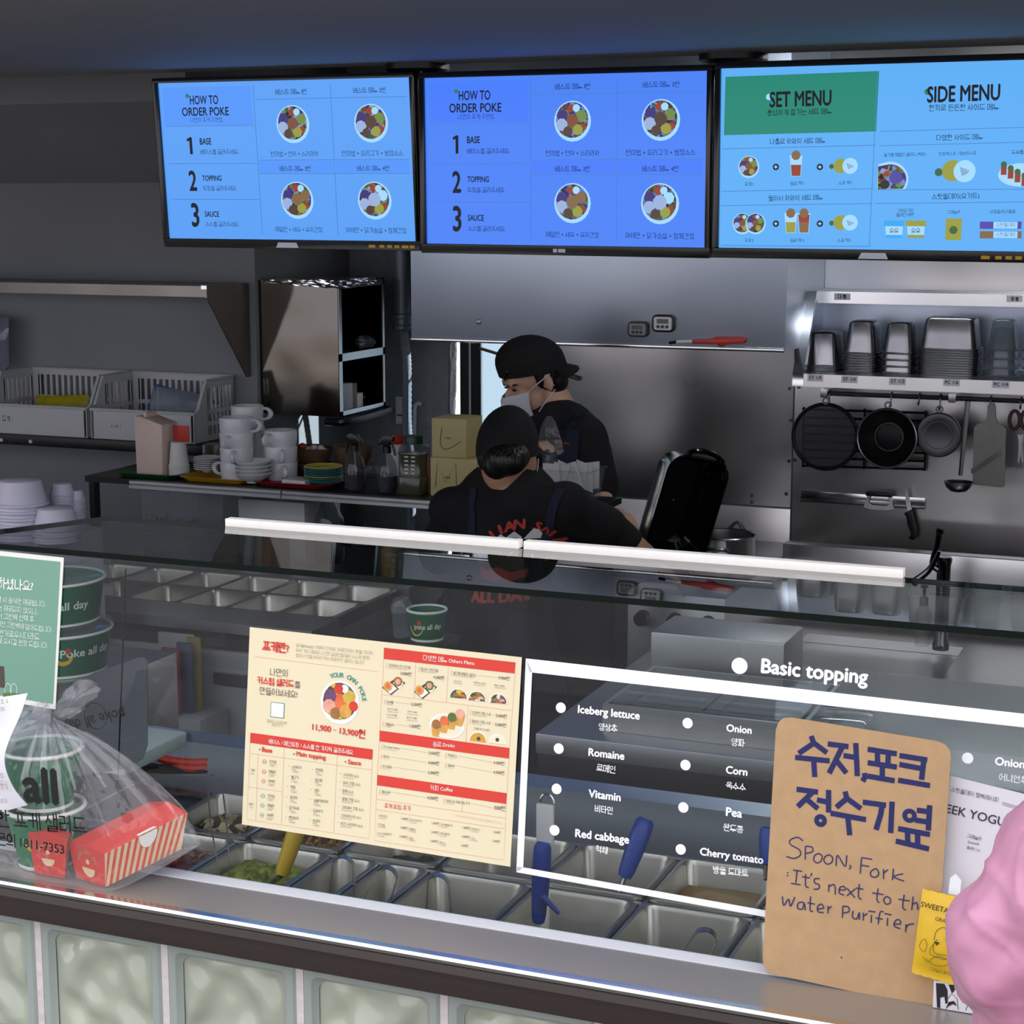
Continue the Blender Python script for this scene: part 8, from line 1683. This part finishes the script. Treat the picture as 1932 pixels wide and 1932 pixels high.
def strap(A, B, w):
    """strap on the back from photo spot A to B"""
    n = 16; L1, R1 = [], []
    for i in range(n+1):
        s = i/n; x, y = A[0]+(B[0]-A[0])*s, A[1]+(B[1]-A[1])*s; L1.append(bk.hit(x-w/2, y)); R1.append(bk.hit(x+w/2, y))
    MB().grid([drape(L1, 0.005), drape([(a+b)/2 for a, b in zip(L1, R1)], 0.0065), drape(R1, 0.005)]).build('apron_strap', MATS['apron_navy'], per)
strap((868, 928), (905, 1090), 15); strap((1036, 930), (990, 1100), 18)
# apron skirt below the waist
mb = MB(); rows = []
for i in range(9):
    z = hp[2]+0.13-0.06*i; rw = 0.16+0.012*i
    rows.append([V(hp[0]+rw*math.cos(a)*(1+0.03*math.sin(7*a+i*.3)), Yw+0.02+(0.135+0.01*i)*math.sin(a)*(1+0.03*math.sin(5*a)), z) for a in np.linspace(-0.35-PI, 0.35, 28)])
mb.grid(rows); mb.build('apron', MATS['apron_navy'], per)
tr = MB()
for s_ in (-1, 1):
    kn = V(hp[0]+s_*0.085, Yw+0.05, 0.46); ft = V(hp[0]+s_*0.09, Yw+0.02, 0.10); capsule(tr, hp+V(s_*0.07, 0, -0.02), kn, 0.098, 0.075); capsule(tr, kn, ft, 0.072, 0.058)
ell(tr, hp+V(0, 0, -0.02), (V(0.165, 0, 0), V(0, 0.12, 0), V(0, 0, 0.11))); fuse(tr, 'trousers', MATS['trouser'], per, 0.011, 4)
for s_ in (-1, 1): mb = MB(); ell(mb, V(hp[0]+s_*0.09, Yw+0.06, 0.042), (V(0.045, 0, 0), V(0, 0.125, 0), V(0, 0, 0.042))); mb.build('shoe', MATS['shoe'], per)
# print on the back: red arc of letters, white peaks, wave mark and the words below
mat('print_red', '#b0382c', 0.7, var=0.05, scale=80); mat('print_pale', '#cfcdc8', 0.7, var=0.03); mat('print_blue', '#22344c', 0.7, var=0.05)
bprint = {}
def bput(m, pts, f): bprint.setdefault(m, MB()).add(drape(pts, 0.0045), f)
def bword(m, body, cx, cy, r, a0, a1, size, bold):
    for i, chh in enumerate(body):
        gv, gf = glyph(chh, bold)
        if not len(gv): continue
        a = math.radians(a0+(a1-a0)*i/(len(body)-1)); xm = (gv[:, 0].min()+gv[:, 0].max())/2; d = (math.sin(a), -math.cos(a)); e = (math.cos(a), math.sin(a))
        P = []
        for p in gv:
            u = (p[0]-xm)*size; v = p[1]*size; P.append(bk.hit(cx+r*e[0]+d[0]*u+e[0]*v, cy-(r*e[1]+d[1]*u+e[1]*v)))
        bput(m, P, gf)
bword('print_red', 'HAWAIIAN SALAD', 968, 1058, 55, 186, 8, 25, 0.05)
for P in ([(928, 1022), (940, 1010), (950, 1016), (962, 1006), (974, 1018), (974, 1026), (928, 1024)], [(976, 1022), (990, 1004), (1000, 1008), (1008, 1024)]): bput('print_pale', [bk.hit(*p) for p in P], [tuple(range(len(P)))])
for k in range(4): P = [(972+(12+7*k)*math.cos(a), 1062-(12+7*k)*math.sin(a)) for a in np.linspace(0.1, 2.6, 12)]; Q = [(972+(14+7*k)*math.cos(a), 1062-(14+7*k)*math.sin(a)) for a in np.linspace(0.1, 2.6, 12)]; bprint.setdefault('print_pale' if k % 2 else 'print_blue', MB()).grid([drape([bk.hit(*p) for p in P], 0.0045), drape([bk.hit(*p) for p in Q], 0.0045)])
P = [(905, 1066), (920, 1074), (940, 1070), (960, 1082), (985, 1078), (990, 1092), (960, 1098), (930, 1096), (908, 1088)]; bput('print_red', [bk.hit(*p) for p in P], [tuple(range(len(P)))])
gv, gf = glyph('ALL DAY', 0.06); kk = 100/(gv[:, 0].max()-gv[:, 0].min()); bput('print_red', [bk.hit(892+p[0]*kk, 1132+p[0]*kk*0.06-p[1]*kk*1.15) for p in gv], gf)
for m, mb in bprint.items(): mb.build('shirt_print', MATS[m], per, smooth=False, kind='stuff')
# hair, bun, cap
hm = MB(); ell(hm, Hc+V(0, -0.018, -0.002), (V(0.076, 0, 0), V(0, 0.083, 0.0), V(0, 0.02, 0.068))); ell(hm, Hc+V(0.030, -0.085, -0.012), (V(0.060, 0, 0), V(0, 0.045, 0), V(0, 0, 0.044))); ell(hm, Hc+V(0.058, -0.070, -0.002), (V(0.033, 0, 0), V(0, 0.035, 0), V(0, 0, 0.035))); ell(hm, Hc+V(0.006, -0.088, -0.026), (V(0.04, 0, 0), V(0, 0.035, 0), V(0, 0, 0.04)))
fuse(hm, 'hair', MATS['hair_black'], per, 0.006, 3)
cm = MB(); rows = []
for i in range(10):
    t_ = i/9; a = PI/2*t_
    rows.append([Hc+V(0, 0.0, 0.012)+V(0.083*math.cos(a)*math.cos(b), 0.100*math.cos(a)*math.sin(b), 0)+V(0, 0.012, 0.112)*math.sin(a) for b in np.linspace(0, 2*PI, 33)[:-1]])
rows.insert(0, [p+V(0, 0, -0.022) for p in rows[0]]); cm.grid(rows, closed_u=True); cm.build('cap', MATS['cap_black'], per)
mb = MB(); mb.grid([[Hc+V(0.087*math.cos(b)*s, 0.10*math.sin(b)+0.0+(s-1)*0.5*math.sin(b), -0.008-0.06*(s-1)) for b in np.linspace(0.5, PI-0.5, 15)] for s in (1.0, 1.08, 1.16)]); mb.build('cap_brim', MATS['cap_black'], per)
MB().tube([nk+V(0.066*math.cos(a), 0.066*math.sin(a)-0.002, -0.022+0.012*math.sin(a)) for a in np.linspace(PI*1.05, PI*1.95, 18)], 0.0012, 5).build('necklace', mat('gold', (0.8, 0.55, 0.15), 0.3, 1.0), per)
for s_ in (-1, 1): MB().tube(smooth_path([Hc+V(s_*0.083, 0.02, -0.02), Hc+V(s_*0.092, -0.005, -0.035), Hc+V(s_*0.084, 0.005, -0.066), Hc+V(s_*0.072, 0.06, -0.085)], 4), 0.0016, 5).build('mask_loop', MATS['mask_white'], per)
# ---------------------------------------------------------------- man with mask, looking down to the left
Ym = 5.15
def m_(px, py, dy=0.0): return AY(px, py, Ym+dy)
per = thing('person', 'masked worker in backward black cap looking down', 'person', V(m_(1060, 900)[0], Ym, 0.0))
Hm = m_(1006, 706)
fw = unit(V(-0.66, -0.62, -0.36)); upv = unit(V(-0.16, -0.22, 0.95)); upv = unit(upv-fw*(upv@fw)); rt = np.cross(fw, upv)     # head: forward, up, its right
def hd(a, b, c): return Hm+rt*a+fw*b+upv*c
nkm = m_(1050, 782, 0.02); sA, sB = m_(968, 800, 0.05), m_(1102, 826, -0.02); chm = m_(1050, 880, 0.02); hpm = V(chm[0]+0.02, Ym+0.02, 0.90)
eA, eB = m_(938, 890, -0.02), m_(1128, 925, -0.05); wA, wB = m_(985, 858, -0.06), m_(1142, 962, -0.12)
sk = MB()
ell(sk, hd(0, 0, 0.02), (rt*0.074, fw*0.095, upv*0.095)); ell(sk, hd(0, 0.018, -0.055), (rt*0.060, fw*0.070, upv*0.070)); ell(sk, hd(0, 0.045, -0.095), (rt*0.034, fw*0.035, upv*0.028))
ell(sk, hd(0, 0.096, -0.035), (rt*0.012, fw*0.018, upv*0.026)); capsule(sk, hd(-0.03, 0.082, 0.008), hd(0.03, 0.082, 0.008), 0.014, 0.014, 10, 4)
for s_ in (-1, 1):
    ell(sk, hd(s_*0.076, -0.012, -0.022), (rt*0.009, unit(fw+rt*s_*-0.3)*0.017, upv*0.031)); ell(sk, hd(s_*0.034, 0.070, -0.040), (rt*0.022, fw*0.018, upv*0.016))
capsule(sk, hd(0, -0.03, -0.07), nkm+V(0.02, 0.03, -0.04), 0.056, 0.062)
ell(sk, chm, (V(0.165, 0, 0), V(0, 0.10, 0), V(0, 0, 0.20))); capsule(sk, chm, hpm, 0.125, 0.13); ell(sk, hpm, (V(0.155, 0, 0), V(0, 0.11, 0), V(0, 0, 0.13)))
capsule(sk, sA, nkm+V(0, 0, -0.03), 0.05, 0.055); capsule(sk, sB, nkm+V(0, 0, -0.03), 0.05, 0.055); capsule(sk, sA, eA, 0.05, 0.042); capsule(sk, eA, wA, 0.042, 0.029); capsule(sk, sB, eB, 0.05, 0.043); capsule(sk, eB, wB, 0.042, 0.030)
hand(sk, wA, wA-eA, np.cross(unit(wA-eA), V(0, 0, 1)), V(0, 0, 1), 1.0, 0.6)
hand(sk, wB, V(0.75, -0.55, -0.10), V(0.45, 0.80, 0.0), V(-0.05, -0.15, 1), 1.05, 0.75, 1)
for s_ in (-1, 1):
    kn = V(hpm[0]+s_*0.09, Ym+0.02, 0.49); ft = V(hpm[0]+s_*0.10, Ym+0.03, 0.07); capsule(sk, hpm+V(s_*0.085, 0, -0.05), kn, 0.08, 0.055); capsule(sk, kn, ft, 0.053, 0.036); capsule(sk, ft+V(0, 0.02, -0.03), ft+V(0, -0.13, -0.036), 0.034, 0.028)
fuse(sk, 'body', MATS['skin_pale'], per, 0.0065, 4)
for s_ in (-1, 1):
    mb = MB(); ell(mb, hd(s_*0.032, 0.086, -0.012), (rt*0.014, fw*0.005, upv*0.0026)); mb.build('eye', MATS['hair_black'], per)
    mb = MB(); capsule(mb, hd(s_*0.016, 0.094, 0.004), hd(s_*0.052, 0.080, 0.007), 0.0045, 0.003, 8, 3); mb.build('eyebrow', MATS['hair_black'], per)
ts = MB()
ell(ts, chm+V(0, 0, 0.0), (V(0.185, 0, 0), V(0, 0.125, 0), V(0, 0, 0.215))); capsule(ts, chm, hpm+V(0, 0, 0.02), 0.155, 0.16); ell(ts, (sA+sB)/2+V(0, 0.01, -0.025), (V(0.20, 0, -0.03), V(0, 0.095, 0), V(0, 0, 0.075)))
capsule(ts, sA, sA*0.1+eA*0.9, 0.07, 0.066); capsule(ts, sB, sB*0.08+eB*0.92, 0.074, 0.07); capsule(ts, sA, nkm+V(-0.03, 0, -0.05), 0.06, 0.058); capsule(ts, sB, nkm+V(0.03, 0, -0.045), 0.062, 0.058)
tee = fuse(ts, 't_shirt', MATS['tee_black'], per, 0.009, 7); TB = bvh(tee); bk = FP(Ym-0.1)
strap((1092, 762), (1066, 815), 14); strap((1062, 812), (1060, 915), 60)
pr_ = MB(); gv, gf = glyph('ALL DAY', 0.05); kk = 26/(gv[:, 0].max()-gv[:, 0].min()); pr_.add(drape([bk.hit(1050+p[0]*kk, 836+p[0]*kk*0.15-p[1]*kk) for p in gv], 0.009), gf); pr_.build('shirt_print', MATS['print_red'], per, smooth=False, kind='stuff')
tr = MB()
for s_ in (-1, 1):
    kn = V(hpm[0]+s_*0.09, Ym+0.02, 0.49); ft = V(hpm[0]+s_*0.10, Ym+0.03, 0.10); capsule(tr, hpm+V(s_*0.075, 0, -0.03), kn, 0.10, 0.078); capsule(tr, kn, ft, 0.075, 0.06)
ell(tr, hpm+V(0, 0, -0.02), (V(0.17, 0, 0), V(0, 0.125, 0), V(0, 0, 0.11))); fuse(tr, 'trousers', MATS['trouser'], per, 0.012, 4)
for s_ in (-1, 1): mb = MB(); ell(mb, V(hpm[0]+s_*0.10, Ym-0.04, 0.042), (V(0.048, 0, 0), V(0, 0.13, 0), V(0, 0, 0.042))); mb.build('shoe', MATS['shoe'], per)
# hair under the cap, fringe lock
hm = MB(); ell(hm, hd(0, -0.020, 0.015), (rt*0.080, fw*0.088, upv*0.092)); ell(hm, hd(0, -0.045, -0.035), (rt*0.070, fw*0.058, upv*0.060)); capsule(hm, hd(-0.035, 0.085, 0.052), hd(-0.02, 0.103, 0.022), 0.012, 0.003); capsule(hm, hd(0.02, 0.085, 0.052), hd(0.052, 0.080, 0.022), 0.012, 0.005)
for s_ in (-1, 1): capsule(hm, hd(s_*0.072, 0.012, 0.03), hd(s_*0.073, 0.010, -0.018), 0.012, 0.008)
fuse(hm, 'hair', MATS['hair_black'], per, 0.0055, 3)
rows = []
for i in range(10):
    a = PI/2*i/9
    rows.append([hd(0.088*math.cos(a)*math.cos(b), -0.004+0.108*math.cos(a)*math.sin(b)*(1.0), 0.040+0.086*math.sin(a)-0.018*math.sin(b)*math.cos(a)*-1.0) for b in np.linspace(0, 2*PI, 33)[:-1]])
rows.insert(0, [p-upv*0.026 for p in rows[0]]); cm = MB(); cm.grid(rows, closed_u=True); cm.build('cap', MATS['cap_black'], per)
mb = MB(); R1 = []
for s in (0, 0.5, 1.0): R1.append([hd(0.080*math.cos(b)*(1-0.12*s), -0.036-0.052*math.sin(b)-0.058*s*math.sin(b)**0.6, 0.006-0.040*s) for b in np.linspace(0.25, PI-0.25, 15)])
mb.grid(R1); mb.grid([[p-upv*0.004 for p in r] for r in R1], flip=True); mb.build('cap_brim', MATS['cap_black'], per)
# pleated mask over nose and chin, with ear loops
rows = []
for i in range(9):
    s = i/8; c_ = -0.026-0.088*s; bl = 0.008*math.sin(PI*s)+0.0018*(i % 2)
    r = []
    for j in range(15):
        a = (j/14-0.5)*2*1.12; rad = 0.070-0.012*s; r.append(hd(rad*math.sin(a), 0.018+(0.082-0.012*s+bl*2+ (0.020 if i < 3 else 0.010)*math.exp(-(a*2.4)**2))*math.cos(a)+0.012*s, c_-0.006*math.cos(a)*s))
    rows.append(r)
mb = MB(); mb.grid(rows); mb.grid([[p-fw*0.002 for p in r] for r in rows], flip=True); mb.build('face_mask', MATS['mask_white'], per)
for s_ in (-1, 1):
    for r_, c_ in ((0, 0.004), (-1, -0.048)): e_ = rows[r_][0 if s_ < 0 else -1]; MB().tube(smooth_path([e_, e_*0.5+hd(s_*0.084, -0.005, c_)*0.5+rt*s_*0.004, hd(s_*0.086, -0.022, c_)], 4), 0.0018, 5).build('mask_loop', MATS['mask_white'], per)
# ---------------------------------------------------------------- things between them: tub of napkins, clear glove bag, window rod
lo, hi = fbox(1012, 888, 1112, 935, YT+0.10, 0.14)
t = thing('napkin_tub', 'clear tub of folded napkins and slips between the workers', 'tub', ((lo[0]+hi[0])/2, YT+0.17, zT+0.001))
zt0, zt1 = zT+0.0008, hi[2]
R = lambda g, z: [(lo[0]-g, YT+0.10-g, z), (hi[0]+g, YT+0.10-g, z), (hi[0]+g, YT+0.24+g, z), (lo[0]-g, YT+0.24+g, z)]
mb = MB(); mb.grid([R(-0.012, zt0), R(0.0, zt1), R(0.004, zt1), R(0.004, zt1-0.004)], closed_u=True); k = 0; mb.f.append([0, 1, 2, 3]); mb.mi.append(0); mb.build('tub', MATS['clear_plastic'], t, smooth=False)
rnd = random.Random(9)
for i in range(7):
    x = lo[0]+0.012+(hi[0]-lo[0]-0.05)*i/7; o = MB().obox((x+0.02, YT+0.14+0.012*i, (zt0+zt1)/2+0.018), unit(V(1, 0.15, rnd.uniform(-.4, .4)))*0.024, unit(V(rnd.uniform(-.4, .4), 0.1, 1))*0.040, V(0, 0.0015, 0)).build('folded_napkin', MATS['paper_white']); tag(o, ['napkin slip at the left end of the clear tub', 'second napkin slip in the tub', 'third napkin slip in the tub', 'middle napkin slip in the tub', 'fifth napkin slip in the tub', 'sixth napkin slip in the tub', 'rightmost napkin slip in the tub'][i], 'napkin', 'slips in the napkin tub')
glassy('glove_film', (0.9, 0.92, 0.94), ior=1.4, rough=0.08, haze=0.14, hcol=(0.7, 0.72, 0.75), bump=0.6, bscale=25)
c = AY(1036, 895, YT+0.30); tp = AY(1030, 785, YT+0.30); hh = tp[2]-zT
rows = []
for i in range(14):
    s = i/13; rr = 0.055*(1-s)**0.6+0.006; rows.append([V(c[0]+0.004*math.sin(3*s)+rr*math.cos(a)*(1+0.18*math.sin(5*a+4*s)), YT+0.30+rr*0.7*math.sin(a)*(1+0.15*math.sin(4*a+s*3)), zT+0.001+hh*s) for a in np.linspace(0, 2*PI, 29)[:-1]])
mb = MB(); mb.grid(rows, closed_u=True); o = mb.build('clear_glove_bag', MATS['glove_film']); tag(o, 'upright clear plastic bag in front of the masked worker', 'bag')
o = MB().tube([AY(905, 657, YB-0.009), AY(1000, 686, YB-0.012), AY(1092, 715, YB-0.014)], [0.006, 0.006, 0.008], 8).build('long_rod', mat('rod_wood', '#6b6250', 0.5)); tag(o, 'long thin rod slanting behind the cap of masked worker', 'rod')
# ------------------------------------------------------------------ customer in a pink jacket at the right edge
mat('pink_nylon', '#c58aa6', 0.42, var=0.05, scale=6, bump=0.9, bscale=22, sss=0.0); mat('pink_seam', '#ad6c8a', 0.5)
Yj = 1.40
def j_(px, py, dy=0.0): return AY(px, py, Yj+dy)
per = thing('person', 'customer in pink nylon jacket, bent elbow at the right frame edge', 'person', V(j_(2150, 1900)[0], Yj-0.1, 0.35))
sh = j_(2284, 1400, 0.0); el = j_(1918, 1785, 0.02); wr = j_(2030, 2080, 0.12); tor = j_(2480, 1800, 0.0); hp_ = V(tor[0], Yj, 1.05)
jk = MB()
capsule(jk, sh, el, 0.075, 0.056); capsule(jk, el, wr, 0.054, 0.050)
ell(jk, tor+V(0, 0, 0.05), (V(0.17, 0, 0), V(0, 0.11, 0), V(0, 0, 0.26))); capsule(jk, tor, hp_, 0.15, 0.15); capsule(jk, sh, tor+V(-0.02, 0, 0.20), 0.07, 0.10)
jo = fuse(jk, 'jacket', MATS['pink_nylon'], per, 0.004, 8)
# wrinkles as real relief
rnd = random.Random(2); me = jo.data; wv_ = [(unit(V(rnd.uniform(-1, 1), rnd.uniform(-.3, .3), rnd.uniform(-1, 1))), rnd.uniform(35, 110), rnd.uniform(0, 6), rnd.uniform(.0010, .0030)) for _ in range(14)]
cos = np.empty(len(me.vertices)*3); me.vertices.foreach_get('co', cos); cos = cos.reshape(-1, 3); nrs = np.array([v.normal[:] for v in me.vertices])
dsp = sum(a*np.sin((cos@d)*f+p+1.2*np.sin((cos@d[[2, 0, 1]])*f*0.5)) for d, f, p, a in wv_[:5])+sum(1.5*a*(1-np.abs(np.sin((cos@d)*f*0.55+p+1.6*np.sin((cos@d[[1, 2, 0]])*f*0.35+p))))**3*(0.5+0.5*np.sin((cos@d[[2, 0, 1]])*f*0.3+2*p)) for d, f, p, a in wv_[3:]); cos += nrs*dsp[:, None]; me.vertices.foreach_set('co', cos.ravel()); me.update()
bd = MB(); hc = V(tor[0]-0.02, Yj-0.02, 1.84)
ell(bd, hc, (V(0.075, 0, 0), V(0, 0.095, 0), V(0, 0, 0.115))); capsule(bd, hc+V(0, 0, -0.08), tor+V(0, 0, 0.22), 0.055, 0.06); ell(bd, tor, (V(0.13, 0, 0), V(0, 0.08, 0), V(0, 0, 0.22))); capsule(bd, tor, hp_, 0.11, 0.12)
for s_ in (-1, 1): capsule(bd, hp_+V(s_*0.08, 0, -0.03), V(hp_[0]+s_*0.09, Yj, 0.75), 0.085, 0.06); capsule(bd, V(hp_[0]+s_*0.09, Yj, 0.75), V(hp_[0]+s_*0.09, Yj, 0.42), 0.055, 0.04); capsule(bd, V(hp_[0]+s_*0.09, Yj, 0.385), V(hp_[0]+s_*0.09, Yj+0.13, 0.383), 0.033, 0.028)
d = unit(wr-el); hand(bd, wr, d, np.cross(d, V(0, 0, 1)), V(0, 0, 1), 1.0, 0.5); capsule(bd, wr-d*0.06, wr, 0.03, 0.028); capsule(bd, el, wr, 0.04, 0.028); capsule(bd, sh, el, 0.05, 0.04); capsule(bd, sh, tor+V(0, 0, 0.2), 0.05, 0.06)
fuse(bd, 'body', MATS['skin_pale'], per, 0.012, 4)
hm = MB(); ell(hm, hc+V(0, -0.015, 0.02), (V(0.084, 0, 0), V(0, 0.098, 0), V(0, 0, 0.115))); hm.build('hair', MATS['hair_black'], per)
tr = MB()
for s_ in (-1, 1): capsule(tr, hp_+V(s_*0.075, 0, -0.03), V(hp_[0]+s_*0.09, Yj, 0.75), 0.105, 0.08); capsule(tr, V(hp_[0]+s_*0.09, Yj, 0.75), V(hp_[0]+s_*0.09, Yj, 0.46), 0.075, 0.06)
fuse(tr, 'trousers', MATS['trouser'], per, 0.014, 3)
bpy.data.objects.remove(_fo)
for k, m in MATS.items():
    if (k.startswith('scr_') and k not in ('scr_a', 'scr_b', 'scr_c')) or k == 'bar_white': m.cycles.emission_sampling = 'NONE'
